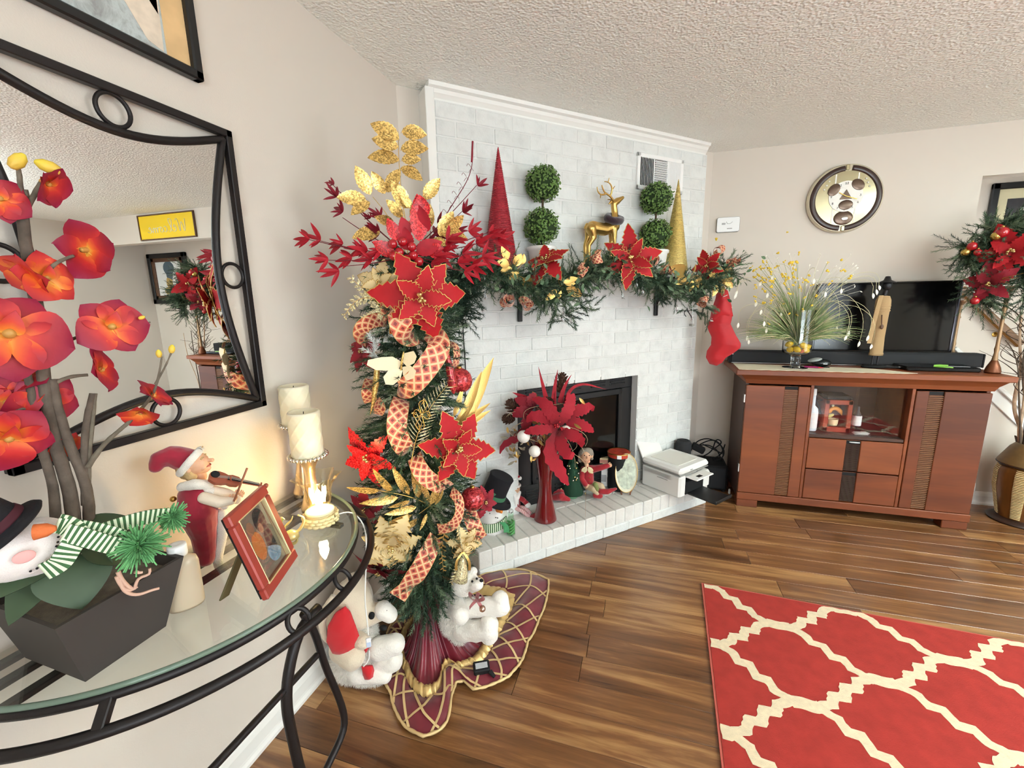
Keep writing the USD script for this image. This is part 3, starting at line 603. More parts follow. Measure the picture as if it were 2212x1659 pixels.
for k in range(60):
    e = ony(r2.uniform(1640, 1860), r2.uniform(545, 640), VY+r2.normal(0, .06)); wb.append(tf(leaf(.016, .007, 4, .2, .1), basis(r2.normal(0, 1, 3), -CF), e)); wb.append(tube(spl([(VX, VY, z0+.2), (np.array([VX, VY, z0+.36])*.5+e*.5), e], 8), .0008, 4))
part(gb, 'white_sprays', join(*wb), M_whitebud, True, kind='stuff')
# tall statue in a burlap robe
SX, SY = 1.43, 3.33
M_burlap = PM('burlap', (172, 142, 102), .95, bump=.8, bs=420); M_dkmetal = PM('statue_iron', (46, 44, 46), .45, metal=.6)
st = thing('statue', 'slender figure statue in a tan burlap robe on an oval black base', 'statue', (SX, SY, ZT+.002))
part(st, 'base', tf(lathe([(0, 0), (.07, 0), (.072, .008), (.06, .016), (0, .018)], 32), np.diag([1, .6, 1]), (SX, SY, ZT+.002)), M_blackm, True)
for s in (-1, 1): part(st, 'leg', tube([(SX+s*.014, SY, ZT+.015), (SX+s*.014, SY, ZT+.09)], .005, 10), M_dkmetal, True)
part(st, 'robe', tf(lathe([(0, .08), (.038, .08), (.039, .095), (.036, .10), (.033, .2), (.037, .33), (.040, .385), (.042, .39), (.040, .43), (.03, .455), (0, .46)], 24), np.diag([1, .7, 1]), (SX, SY, ZT)), M_burlap, True)
for z in (.36, .375, .39): part(st, 'rope_wrap', tf(lathe([(.0405, z), (.043, z+.005), (.0405, z+.010)], 20), np.diag([1, .72, 1]), (SX, SY, ZT)), M_burlap, True)
part(st, 'neck', tube([(SX, SY, ZT+.45), (SX+.006, SY, ZT+.49)], .012, 10), M_dkmetal, True)
part(st, 'head', ell((SX+.008, SY, ZT+.52), (.026, .024, .032), 2), M_dkmetal, True)
part(st, 'hat', lathe([(0, .548), (.045, .536), (.046, .539), (.02, .552), (.012, .575), (0, .577)], 20, (SX+.006, SY, ZT)), M_dkmetal, True)
part(st, 'scarf', ribbon(spl([(SX-.028, SY-.03, ZT+.46), (SX-.045, SY-.034, ZT+.33), (SX-.06, SY-.036, ZT+.16)], 12), (1, .2, 0), .026, .004), M_burlap, True)
part(st, 'spoon', join(tube([(SX-.012, SY-.034, ZT+.34), (SX-.006, SY-.034, ZT+.28)], .003, 6), ell((SX-.003, SY-.034, ZT+.265), (.009, .004, .016))), PM('spoon_wood', (92, 62, 40), .5), True)
# small things on the runner and beside it
m = thing('desk_gadget', 'black and grey rounded mouse-shaped gadget on the runner', 'gadget', (1.12, 3.30, ZT+.002))
part(m, 'shell', tf(fuzz(ell((0, 0, .026), (.055, .035, .027), 3), .0, 1), None, (1.125, 3.30, ZT+.002)), PM('gadget_black', (22, 24, 24), .2), True)
part(m, 'grey_top', tf(ell((0, 0, 0), (.042, .03, .014), 3), rot([0, 1, 0], -.2), (1.085, 3.30, ZT+.047)), PM('gadget_grey', (150, 154, 150), .35), True)
part(m, 'foot', cbox((1.11, 3.27, ZT+.004), (.10, .02, .004), .001), MATS['gadget_black'])
part(m, 'buckle', cbox((1.135, 3.264, ZT+.026), (.024, .003, .006), .001), M_steel)
p = thing('pen', 'purple and red pen lying by the vase foot', 'pen', (1.03, 3.25, ZT+.002))
part(p, 'barrel', tube([(1.01, 3.245, ZT+.008), (1.085, 3.225, ZT+.008)], .0055, 10), PM('pen_magenta', (150, 20, 90), .35), True); part(p, 'tip', tube([(1.085, 3.225, ZT+.008), (1.112, 3.218, ZT+.008)], [.0055, .002], 10), PM('pen_red', (190, 40, 50), .35), True)
p = thing('remote_control', 'thin black remote with a silver tip beside the statue base', 'remote', (1.52, 3.30, ZT))
part(p, 'body', cbox((1.515, 3.30, ZT+.010), (.10, .022, .012), .004, rot([0, 0, 1], -.1)), M_blackm); part(p, 'silver_end', cbox((1.555, 3.293, ZT+.011), (.03, .016, .011), .003, rot([0, 0, 1], -.1)), M_steel)
solo('cable_box', cbox((1.73, 3.30, ZT+.014), (.36, .17, .026), .005), MATS['gloss_black'], 'flat glossy black media box under the soundbar end', 'media player')
p = thing('scissors', 'bright green folded scissors lying on the black box', 'scissors', (1.73, 3.21, ZT+.028))
for s in (-1, 1): part(p, 'handle', tf(leaf(.085, .035, 7, .1, .0, th=.006), rot([0, 0, 1], s*.35-.1), (1.69, 3.235, ZT+.032+s*.003)), PM('lime_plastic', (150, 210, 90), .4) if s < 0 else MATS['lime_plastic'], True)
part(p, 'blade', bar((1.755, 3.235, ZT+.032), (1.86, 3.225, ZT+.032), .012, .003, .001), M_steel)

# ------------------------------------------------------------------ right wall: clock, chime, portrait, handrail
CX0 = ony(1821, 431, YW); R_ = .205
M_gold = PM('gold_satin', (200, 160, 84), .3, metal=1); M_champ = PM('champagne_face', (196, 186, 150), .22, metal=.7); M_clockd = PM('clock_dark_wood', (58, 40, 34), .25)
ck = thing('wall_clock', 'round wall clock with dark wood rim and rotating dial pieces', 'clock', (CX0[0], YW, CX0[2]))
def yl(m): v, f = m; return np.stack([v[:, 0]+CX0[0], YW-v[:, 2], v[:, 1]+CX0[2]], 1), f
part(ck, 'case', yl(lathe([(0, 0), (R_*1.04, 0), (R_*1.06, .01), (R_*1.04, .03), (R_*.99, .034), (0, .034)], 64)), PM('clock_case', (214, 204, 180), .3, metal=.4), True)
for a0, a1 in ((1.68, 4.62), (-1.54, 1.46)):
    th = np.linspace(a0, a1, 40); v = []; 
    P = np.stack([np.cos(th)*R_*.915, np.sin(th)*R_*.915, 0*th+.036], 1); part(ck, 'rim', yl(tube(P, R_*.082, 12, flat=.45)), M_clockd, True)
part(ck, 'face', yl(lathe([(0, .036), (R_*.84, .036), (R_*.84, .030)], 64)), M_champ, True)
M_dial = PM('dial_white', (238, 236, 228), .4)
wedge = []
dial = Polygon([(R_*.47*math.cos(a), R_*.06+R_*.47*math.sin(a)) for a in np.linspace(0, 2*math.pi, 60)])
holes = [(-.30, .20), (.26, .30), (.02, -.24)]
M_bronze = PM('clock_bronze', (96, 78, 66), .25, metal=.7)
part(ck, 'dial_plate', yl(extr(dial, .003, .037)), M_dial, False)
part(ck, 'dial_star', yl(extr(Polygon([(R_*r_*math.cos(a), R_*.07+R_*r_*math.sin(a)) for a, r_ in zip(np.linspace(math.pi/2, math.pi/2+2*math.pi, 7)[:-1], (.2, .1)*3)]), .002, .0402)), M_bronze, False)
for hx, hy in holes: part(ck, 'dial_window', yl(tf(ell((0, 0, 0), (R_*.2, R_*.15, .004), 3), rot([0, 0, 1], math.atan2(hy, hx)+1.57), (R_*hx*1.15, R_*.06+R_*hy*1.1, .040))), M_bronze, True)
for k in range(12):
    a = math.pi/2-k*math.pi/6; t = meshkit.text_mesh(str(k or 12), .013, .0008); t = (np.array(t.vertices), np.array(t.faces)); c = t[0].mean(0)
    part(ck, 'numeral', yl((t[0]-c+[R_*.40*math.cos(a), R_*.06+R_*.40*math.sin(a), .0412], t[1])), M_blackm, False)
for a, L in ((2.6, .24), (-.35, .33)): part(ck, 'hand', yl(bar((0, R_*.06, .046), (R_*L*math.cos(a), R_*.06+R_*L*math.sin(a), .046), .005, .001, .0003)), M_gold)
for x in (-.32, .30): part(ck, 'pillar', yl(cbox((R_*x, 0, .0365), (.008, R_*1.5, .002), .0008)), M_dial, False)
part(ck, 'pendulum_window', yl(tf(ell((0, 0, 0), (R_*.27, R_*.22, .008), 3), None, (0, -R_*.60, .036))), M_bronze, True)
part(ck, 'pendulum', yl(ell((R_*.03, -R_*.62, .044), (R_*.1, R_*.07, .004), 2)), M_steel, True)
for s in (-1, 1):
    for k in range(3): part(ck, 'gem', yl(ell((s*R_*(.5+.06*k), R_*(.55-.12*k), .038), .006, 1)), MATS['dial_white'], True)
part(ck, 'clip', yl(cbox((R_*-.03, R_*.93, .038), (.02, .034, .012), .003)), M_champ); part(ck, 'clip', yl(cbox((R_*.02, -R_*.93, .038), (.02, .034, .012), .003)), M_champ)
tc = ony(1572, 486, YW); 
dm = thing('carbon_monoxide_alarm', 'small white wall alarm with a dark slot left of the clock', 'alarm', (tc[0], YW, tc[2]))
rr_ = Polygon([(-.062, -.038), (.062, -.038), (.062, .038), (-.062, .038)]).buffer(.014).buffer(0)
def tcy(m): v, f = m; return np.stack([v[:, 0]+tc[0], YW-v[:, 2], v[:, 1]+tc[2]], 1), f[:, ::-1]
part(dm, 'case', tcy(extr(rr_.buffer(-.003), .022)), M_whitep); part(dm, 'rim', tcy(extr(rr_.difference(rr_.buffer(-.004)), .016)), PM('grey_plastic', (150, 148, 142), .5))
part(dm, 'grille', tcy(join(*[cbox((-.04+.006*k, .006, .0225), (.003, .012, .001), .0002) for k in range(4)])), M_blackm); part(dm, 'arc_mark', tcy(tube(spl([(-.012, .02, .0222), (-.008, .008, .0222), (.012, .006, .0222), (.026, .018, .0222)], 12), .0012, 5)), MATS['grey_plastic']); part(dm, 'caption_bar', tcy(cbox((.01, -.028, .0222), (.034, .005, .0008), .0002)), MATS['grey_plastic'])

# framed portrait on the stairwell wall, seen through the opening
YS = 4.395
pa = ony(2142, 398, YS); px0, pz1 = pa[0], pa[2]; pw, ph = .50, .66
M_mat = PM('cream_mat', (216, 208, 172), .8); M_pdark = PM('portrait_dark', (44, 42, 46), .5, var=.25, vs=8)
pf = thing('framed_portrait', 'black framed portrait of a person in a white topped cap, behind the stair opening', 'picture', (px0+pw/2, YS, pz1-ph/2))
fb_ = .045
part(pf, 'frame', join(box2((px0, YS-.03, pz1-fb_), (px0+pw, YS, pz1), .006), box2((px0, YS-.03, pz1-ph), (px0+pw, YS, pz1-ph+fb_), .006), box2((px0, YS-.03, pz1-ph), (px0+fb_, YS, pz1), .006), box2((px0+pw-fb_, YS-.03, pz1-ph), (px0+pw, YS, pz1), .006)), M_black)
part(pf, 'mat', box2((px0+.03, YS-.012, pz1-ph+.03), (px0+pw-.03, YS-.002, pz1-.03), .001), M_mat, False)
ix0, ix1, iz0, iz1 = px0+.105, px0+pw-.105, pz1-ph+.105, pz1-.115
part(pf, 'photograph', box2((ix0, YS-.0135, iz0), (ix1, YS-.0115, iz1), .0003), M_pdark, False)
cx_, cz_ = (ix0+ix1)/2, iz1-.14
part(pf, 'figure', tf(join(ell((0, 0, 0), (.042, .0025, .05)), ell((0, 0, -.17), (.12, .0025, .11)), ell((0, 0, -.06), (.03, .0025, .04))), None, (cx_, YS-.0135, cz_)), PM('portrait_skin', (96, 74, 62), .7), True)
part(pf, 'uniform', tf(ell((0, 0, -.19), (.125, .004, .115)), None, (cx_, YS-.0135, cz_)), PM('portrait_uniform', (26, 28, 34), .7), True)
part(pf, 'cap', tf(join(ell((0, 0, .062), (.062, .004, .018)), ), None, (cx_, YS-.0135, cz_)), M_whitep, True); part(pf, 'cap_peak', tf(ell((0, 0, .04), (.05, .004, .010)), None, (cx_, YS-.0135, cz_)), M_blackm, True)
# handrail on the stairwell wall
M_rail = wood('handrail_oak', (84, 52, 20), (110, 72, 30), (128, 88, 40), 1.2, .35, .3, False)
ra, rb = ony(2126, 672, 4.33), ony(2200, 742, 4.33); dr = (rb-ra)/np.linalg.norm(rb-ra)
hr = thing('handrail', 'brown wooden handrail sloping down the stairwell wall', 'handrail', (rb[0], 4.33, rb[2]))
part(hr, 'rail', bar(ra-dr*.25, rb+dr*.02, .045, .06, .012, (0, 0, 1)), M_rail); part(hr, 'bracket', join(tube(spl([rb-dr*.16+[0, 0, -.025], rb-dr*.16+[0, .03, -.05], rb-dr*.16+[0, .066, -.05]], 8), .006, 8), ell(rb-dr*.16+[0, .066, -.05], (.02, .004, .02))), M_gold, True)

# ------------------------------------------------------------------ what the mirror shows of that wall: yellow sign and framed print
def mir(x, y, Y, xm=-1.15):
    d = ray(x, y); p = onx(x, y, xm); d = d*np.array([-1, 1, 1]); return p+d*((Y-p[1])/d[1])
M_yel = PM('sign_yellow', (236, 200, 30), .5); M_brown = PM('brown_frame', (96, 66, 46), .5, var=.2, vs=20)
sg = thing('welcome_sign', 'yellow sign in a thin brown frame above the stair opening, lettered Welcome', 'sign', (2.66, YW-.01, 2.27))
sx0, sx1, sz0, sz1 = 2.27, 3.07, 2.17, 2.41
part(sg, 'board', box2((sx0, YW-.014, sz0), (sx1, YW-.001, sz1), .002), M_yel, False)
part(sg, 'frame', join(box2((sx0-.012, YW-.022, sz0-.012), (sx1+.012, YW-.001, sz0), .002), box2((sx0-.012, YW-.022, sz1), (sx1+.012, YW-.001, sz1+.012), .002), box2((sx0-.012, YW-.022, sz0), (sx0, YW-.001, sz1), .002), box2((sx1, YW-.022, sz0), (sx1+.012, YW-.001, sz1), .002)), M_brown)
scr = [[(0, 1), (.12, .0), (.3, .75), (.45, .0), (.68, 1.05), (.78, .9)], [(.75, .3), (.95, .42), (.9, .55), (.78, .4), (.82, .02), (1.0, .02), (1.2, .5), (1.28, 1.1), (1.18, 1.1), (1.14, .3), (1.25, 0), (1.4, .1)], [(1.72, .45), (1.6, .5), (1.5, .2), (1.62, 0), (1.8, .15)], [(1.95, .45), (1.82, .3), (1.9, 0), (2.05, .15), (1.97, .45), (2.2, .4)], [(2.25, .45), (2.28, 0), (2.36, .4), (2.42, .42), (2.46, 0), (2.55, .42), (2.62, .4), (2.66, .02), (2.78, .2)], [(2.8, .25), (2.98, .38), (2.92, .5), (2.82, .35), (2.86, .02), (3.1, .12)]]
for k, L_ in enumerate(scr):
    P = spl([(sx0+.12+a*.18, YW-.0155, sz0+.06+b*.12) for a, b in L_], 40); part(sg, 'letter', tube(P, .006, 6, flat=.3), M_whitep, True)
pc = [mir(*p_, YS-.02) for p_ in ((305, 546), (396, 549), (327, 656), (416, 656))]
nx0, nx1, nz0, nz1 = (pc[1][0]+pc[3][0])/2, (pc[0][0]+pc[2][0])/2, (pc[2][2]+pc[3][2])/2, (pc[0][2]+pc[1][2])/2
nx1 = min(nx1, 4.22)
pn = thing('framed_print', 'dark framed print of a tall blue vase with ochre leaves on the stairwell wall', 'picture', ((nx0+nx1)/2, YS, (nz0+nz1)/2))
fw_ = .06
part(pn, 'frame', join(box2((nx0, YS-.04, nz0), (nx0+fw_, YS, nz1), .006), box2((nx1-fw_, YS-.04, nz0), (nx1, YS, nz1), .006), box2((nx0, YS-.04, nz0), (nx1, YS, nz0+fw_), .006), box2((nx0, YS-.04, nz1-fw_), (nx1, YS, nz1), .006)), M_black)
part(pn, 'inner_frame', join(*[box2(a, b, .004) for a, b in (((nx0+fw_, YS-.03, nz0+fw_), (nx0+fw_+.05, YS, nz1-fw_)), ((nx1-fw_-.05, YS-.03, nz0+fw_), (nx1-fw_, YS, nz1-fw_)), ((nx0+fw_, YS-.03, nz0+fw_), (nx1-fw_, YS, nz0+fw_+.05)), ((nx0+fw_, YS-.03, nz1-fw_-.05), (nx1-fw_, YS, nz1-fw_)))]), M_brown)
part(pn, 'paper', box2((nx0+.08, YS-.012, nz0+.08), (nx1-.08, YS-.004, nz1-.08), .001), PM('print_paper', (226, 226, 222), .8), False)
mx_, mz_ = (nx0+nx1)/2, (nz0+nz1)/2
part(pn, 'printed_vase', tf(join(ell((0, 0, .14), (.10, .002, .09)), ell((0, 0, .05), (.06, .002, .08))), None, (mx_, YS-.013, mz_)), PM('print_blue', (84, 98, 106), .8), True)
part(pn, 'printed_leaves', tf(join(ell((.02, 0, -.05), (.06, .002, .08)), ell((-.05, 0, -.15), (.10, .002, .05)), ell((.06, 0, -.16), (.07, .002, .05))), None, (mx_, YS-.0132, mz_)), PM('print_ochre', (190, 160, 96), .8), True)

# ------------------------------------------------------------------ candlesticks with the evergreen garland on the right
M_brass = PM('aged_brass', (166, 134, 100), .4, metal=.5); M_copper = PM('copper_foot', (118, 70, 44), .4, metal=.5)
def candlestick(x, y, h, label):
    t = thing('candlestick', label, 'candlestick', (x, y, ZT))
    part(t, 'foot', lathe([(0, ZT), (.034, ZT), (.036, ZT+.01), (.030, ZT+.035), (.022, ZT+.055), (.014, ZT+.075), (0, ZT+.08)], 24, (x, y, 0)), M_copper, True)
    part(t, 'shaft', lathe([(0, ZT+.07), (.014, ZT+.075), (.009, ZT+.12), (.012, ZT+.14), (.009, ZT+.16), (.0085, ZT+h*.72), (.013, ZT+h*.74), (.009, ZT+h*.77), (.011, ZT+h*.93), (0, ZT+h*.94)], 20, (x, y, 0)), M_brass, True)
    part(t, 'cup', lathe([(0, ZT+h*.92), (.014, ZT+h*.93), (.026, ZT+h*.98), (.028, ZT+h), (.022, ZT+h), (0, ZT+h*.96)], 20, (x, y, 0)), M_brass, True); return t
candlestick(1.965, 3.22, .50, 'tall brass candlestick with a copper foot at the right end of the cabinet')
candlestick(1.93, 3.53, .42, 'shorter brass candlestick half hidden behind the television edge')
# ================================================================== left wall: mirror, picture, half-moon table and what stands on it
XM = -1.142
M_iron = PM('dark_iron', (42, 38, 38), .42, metal=.55, bump=.15, bs=300)
M_mirror = PM('mirror_silver', (236, 238, 238), .0, metal=1)
y0, y1, z0, z1, ym = .468, 1.032, 1.134, 1.908, .750
zm = (z0+z1)/2; ri = .0335
mr = thing('wall_mirror', 'wall mirror with inward curved sides in a dark iron frame set with rings', 'mirror', (XL, ym, zm))
q = .0095
for a, b in (((y0, z0), (y1, z0)), ((y0, z1), (y1, z1)), ((y0, z0), (y0, z1)), ((y1, z0), (y1, z1))):
    d = np.array([0, b[0]-a[0], b[1]-a[1]]); d /= np.linalg.norm(d)
    part(mr, 'outer_bar', bar(np.array([XM, *a])-d*q, np.array([XM, *b])+d*q, 2*q, 2*q, .002, (1, 0, 0)), M_iron)
ins = 2*ri+q*2
def arc(a, b, mid, n=24): return spl([a, mid, b], n)
cr = .018
bows = [arc((y0+cr, z1-cr), (y1-cr, z1-cr), (ym, z1-ins)), arc((y1-cr, z1-cr), (y1-cr, z0+cr), (y1-ins, zm)), arc((y1-cr, z0+cr), (y0+cr, z0+cr), (ym, z0+ins)), arc((y0+cr, z0+cr), (y0+cr, z1-cr), (y0+ins, zm))]
for P in bows: part(mr, 'inner_bow', tube(np.c_[np.full(len(P), XM+.001), P], .0098, 8), M_iron, True)
poly = Polygon(np.vstack([P[:-1] for P in bows]))
v, f = extr(poly, .004); part(mr, 'glass', (np.stack([XM-.004+v[:, 2], v[:, 0], v[:, 1]], 1), f), M_mirror, False)
for a, b in ((ym, z1-ri-q), (ym, z0+ri+q), (y0+ri+q, zm), (y1-ri-q, zm)):
    th = np.linspace(0, 2*math.pi, 33); part(mr, 'ring', tube(np.stack([0*th+XM, a+ri*np.cos(th), b+ri*np.sin(th)], 1), .0048, 8, False), M_iron, True)
for a, b in ((y0, z0), (y1, z0), (y0, z1), (y1, z1)): part(mr, 'wall_bracket', box2((XL+.0005, a-.008, b-.008), (XM-.006, a+.008, b+.008), .001), M_iron)

# framed picture above the mirror
pb, pt, pr, pl_ = 2.018, 2.43, .985, .43
pc = thing('framed_art', 'black framed grey and tan art print hung above the mirror', 'picture', (XL, (pr+pl_)/2, pb))
part(pc, 'frame', join(*[box2((XL+.001, a, b), (XL+.026, c, d), .004) for a, b, c, d in ((pl_, pb, pr, pb+.024), (pl_, pt-.024, pr, pt), (pl_, pb, pl_+.024, pt), (pr-.024, pb, pr, pt))]), M_black)
M_art = usdkit.material(stage, '/World/Looks/art_stone', {'tc': ('texture_coordinate', {}), 'n': ('noise_texture', {'scale': 9, 'detail': 6, 'roughness': .7, 'distortion': 1.2}), 'r': ('rgb_ramp', {'ramp': [(.2, lin((96, 92, 90))), (.4, lin((150, 152, 150))), (.55, lin((188, 196, 194))), (.75, lin((122, 116, 112)))]}), 'p': ('principled_bsdf', {'roughness': .5})}, [('tc.object', 'n.vector'), ('n.fac', 'r.fac'), ('r.color', 'p.base_color')], surface='p.BSDF')
part(pc, 'print', box2((XL+.002, pl_+.02, pb+.02), (XL+.010, pr-.02, pt-.02), .001), M_art, False)
part(pc, 'tan_band', box2((XL+.0095, pr-.082, pb+.023), (XL+.0108, pr-.023, pt-.023), .0003), PM('art_tan', (216, 180, 130), .6, var=.12, vs=14), False)
def artp(pts): v, f = extr(Polygon(pts), .0012); return np.stack([XL+.0098+v[:, 2], v[:, 0], v[:, 1]], 1), f
part(pc, 'draped_shape', artp([(.82, 2.12), (.86, 2.06), (.895, 2.05), (.90, 2.2), (.84, 2.3), (.81, 2.22)]), PM('art_cream', (222, 206, 186), .6, var=.1, vs=40), False)
part(pc, 'dark_shape', artp([(.87, 2.16), (.895, 2.13), (.90, 2.35), (.83, 2.36)]), PM('art_brown', (92, 82, 80), .6, var=.2, vs=20), False)
part(pc, 'pale_shape', artp([(.64, 2.08), (.72, 2.06), (.75, 2.12), (.70, 2.17), (.66, 2.15)]), PM('art_pale', (176, 192, 192), .6), False)

# ------------------------------------------------------------------ half-moon console table
TC, TR, TZ = np.array([-1.150, .728]), .440, .795
tb = thing('console_table', 'half-moon console table with a glass top on a dark iron frame', 'table', (-.95, TC[1], 0))
th = np.linspace(-math.pi/2, math.pi/2, 64)
gp = Polygon([(TC[0]+TR*math.cos(a), TC[1]+TR*math.sin(a)) for a in th])
M_tglass = thin_glass('table_glass', (.95, .975, .95), .85, .015)
M_gedge = PM('glass_edge', (150, 172, 156), .1, trans=.6)
v, f = extr(gp, .009, TZ-.009); part(tb, 'glass_top', (v, f), M_tglass, False)
part(tb, 'glass_edge', tube([(TC[0]+(TR-.001)*math.cos(a), TC[1]+(TR-.001)*math.sin(a), TZ-.0045) for a in th], .0052, 8), M_gedge, True)
def arcp(R, z, c=TC): return np.array([(c[0]+R*math.cos(a), c[1]+R*math.sin(a), z) for a in th])
part(tb, 'top_rim', tube(arcp(TR-.006, TZ-.020), .0105, 10), M_iron, True)
RL, ZL = TR+.044, TZ-.056
part(tb, 'lower_rail', tube(arcp(RL, ZL, TC+[-.012, .003]), .0105, 10), M_iron, True)
for x in (-1.135, -1.075, -1.005):
    h = math.sqrt(TR**2-(x-TC[0])**2)-.01
    part(tb, 'cross_bar', bar((x, TC[1]-h, TZ-.016), (x, TC[1]+h, TZ-.016), .02, .012, .002), M_iron)
part(tb, 'cross_bar', bar((-1.14, .99, TZ-.0165), (-.85, .99, TZ-.0165), .02, .012, .002), M_iron)
for a in (-.86, .86):
    p = np.array([TC[0]+(TR-.006)*math.cos(a), TC[1]+(TR-.006)*math.sin(a), TZ-.022]); qv = np.array([TC[0]-.012+RL*math.cos(a), TC[1]+.003+RL*math.sin(a), ZL])
    part(tb, 'strut', bar(p, qv, .018, .018, .002), M_iron)
for a in (.16, -.16):
    c = np.array([TC[0]-.006+(TR+.02)*math.cos(a), TC[1]+(TR+.02)*math.sin(a), TZ-.040]); t = np.array([-math.sin(a), math.cos(a), 0]); u = np.array([math.cos(a)*.6, math.sin(a)*.6, -.8]); k = np.linspace(0, 2*math.pi, 25)
    part(tb, 'ring', tube(c+.024*np.outer(np.cos(k), t)+.026*np.outer(np.sin(k), u), .0055, 8, False), M_iron, True)
XG = -.765
legA = [onx(*p, XG) for p in ((688, 1312), (655, 1352), (628, 1430), (619, 1500), (631, 1590), (646, 1655))]
legB = [onx(*p, XG) for p in ((655, 1325), (676, 1360), (700, 1430), (738, 1525), (741, 1580), (715, 1640), (694, 1690))]
fl = np.array([XG, legA[-1][1]+.02, .01]); legA.append(legA[-1]*.45+fl*.55+[0, .012, 0]); legA.append(fl); 
fl2 = np.array([XG, legB[-1][1]-.05, .01]); legB.append(legB[-1]*.5+fl2*.5+[0, -.012, 0]); legB.append(fl2)
part(tb, 'leg', tube(spl(legA, 40), .0125, 10), M_iron, True); part(tb, 'leg', tube(spl(legB, 40), .0095, 10), M_iron, True)
sr = onx(685, 1415, XG); part(tb, 'stretcher', tube([sr, (XG, .20, sr[2]-.0)], .008, 8), M_iron, True)
for y_ in (.32,): part(tb, 'rear_leg', tube(spl([(-1.13, y_, TZ-.02), (-1.13, y_-.03, .45), (-1.13, y_, .01)], 16), .011, 8), M_iron, True)
part(tb, 'foot', lathe([(0, 0), (.016, 0), (.014, .012), (0, .014)], 16, fl*[1, 1, 0]), M_iron, True); part(tb, 'foot', lathe([(0, 0), (.016, 0), (.014, .012), (0, .014)], 16, fl2*[1, 1, 0]), M_iron, True)

# ------------------------------------------------------------------ glass night lamp, its cord
LP = np.array([-.905, .968, TZ]); v_ = lambda r, z: (r*1.36, TZ+z*1.3)
M_lampglass = thin_glass('lamp_glass', (.97, .95, .87), .8, .03)
M_bulb = usdkit.material(stage, '/World/Looks/bulb_glow', {'e': ('emission', {'color': (1.0, .74, .38), 'strength': 210.0})}, [], surface='e.emission')
lm = thing('night_lamp', 'small lit glass lamp with a ruffled top on the glass table', 'lamp', LP)
ruf = lambda th_, i, r: (max(r-.026, 0)*.22*np.cos(8*th_))
part(lm, 'glass_shade', lathe([v_(.021, .028), v_(.022, .045), v_(.026, .062), v_(.026, .078), v_(.032, .096), v_(.046, .113), v_(.0445, .1135), v_(.031, .098), v_(.0245, .079), v_(.0245, .062), v_(.02, .045), v_(.019, .028)], 64, (LP[0], LP[1], 0), ruf), M_lampglass, True)
part(lm, 'collar', lathe([v_(0, .024), v_(.026, .024), v_(.030, .027), v_(.030, .031), v_(.022, .034), v_(0, .034)], 32, (LP[0], LP[1], 0)), PM('lamp_collar', (238, 224, 180), .3), True)
wv = []
for k in range(3):
    t_ = np.linspace(0, 2*math.pi, 97); wv.append(tube(np.stack([LP[0]+(.045+.0025*np.cos(16*t_+k*math.pi))*np.cos(t_), LP[1]+(.045+.0025*np.cos(16*t_+k*math.pi))*np.sin(t_), TZ+.006+.0095*k+0*t_], 1), .0054, 6, False))
part(lm, 'woven_ring', join(*wv), PM('woven_cream', (232, 214, 160), .5), True)
part(lm, 'base', lathe([v_(0, .0005), v_(.032, .0005), v_(.031, .02), v_(.026, .024), v_(0, .024)], 24, (LP[0], LP[1], 0)), MATS['lamp_collar'], True)
part(lm, 'bulb', lathe([v_(0, .036), v_(.006, .036), v_(.007, .046), v_(.0105, .056), v_(.0085, .066), v_(.004, .076), v_(0, .082)], 20, (LP[0], LP[1], 0)), M_bulb, True)
M_cord = PM('white_cord', (236, 234, 228), .4)
cd = thing('lamp_cord', 'white lamp cord with an inline switch hanging over the table edge', 'cord', LP)
VC = VP(np.array([-.80, 1.08, .7]))
cp_ = [LP+[.03, .012, .014]]+[VC(*p) for p in ((760, 1108), (781, 1127), (791, 1180), (790, 1240), (789, 1300), (794, 1350), (796, 1372))]
part(cd, 'cable', tube(spl(cp_, 40), .0022, 8), M_cord, True); part(cd, 'cable_end', tube(spl([VC(797, 1405), VC(796, 1425), VC(785, 1440)], 10), .0022, 8), M_cord, True)
sw = VC(796, 1388); r_, u_, n_ = facing(sw)
part(cd, 'switch', cbox(sw, (.017, .034, .011), .003, np.stack([r_, u_, n_], 1)), M_whitep); part(cd, 'switch_label', cbox(sw+n_*.0058+u_*-.004, (.013, .018, .0006), .0002, np.stack([r_, u_, n_], 1)), PM('pale_blue_label', (190, 204, 226), .5))

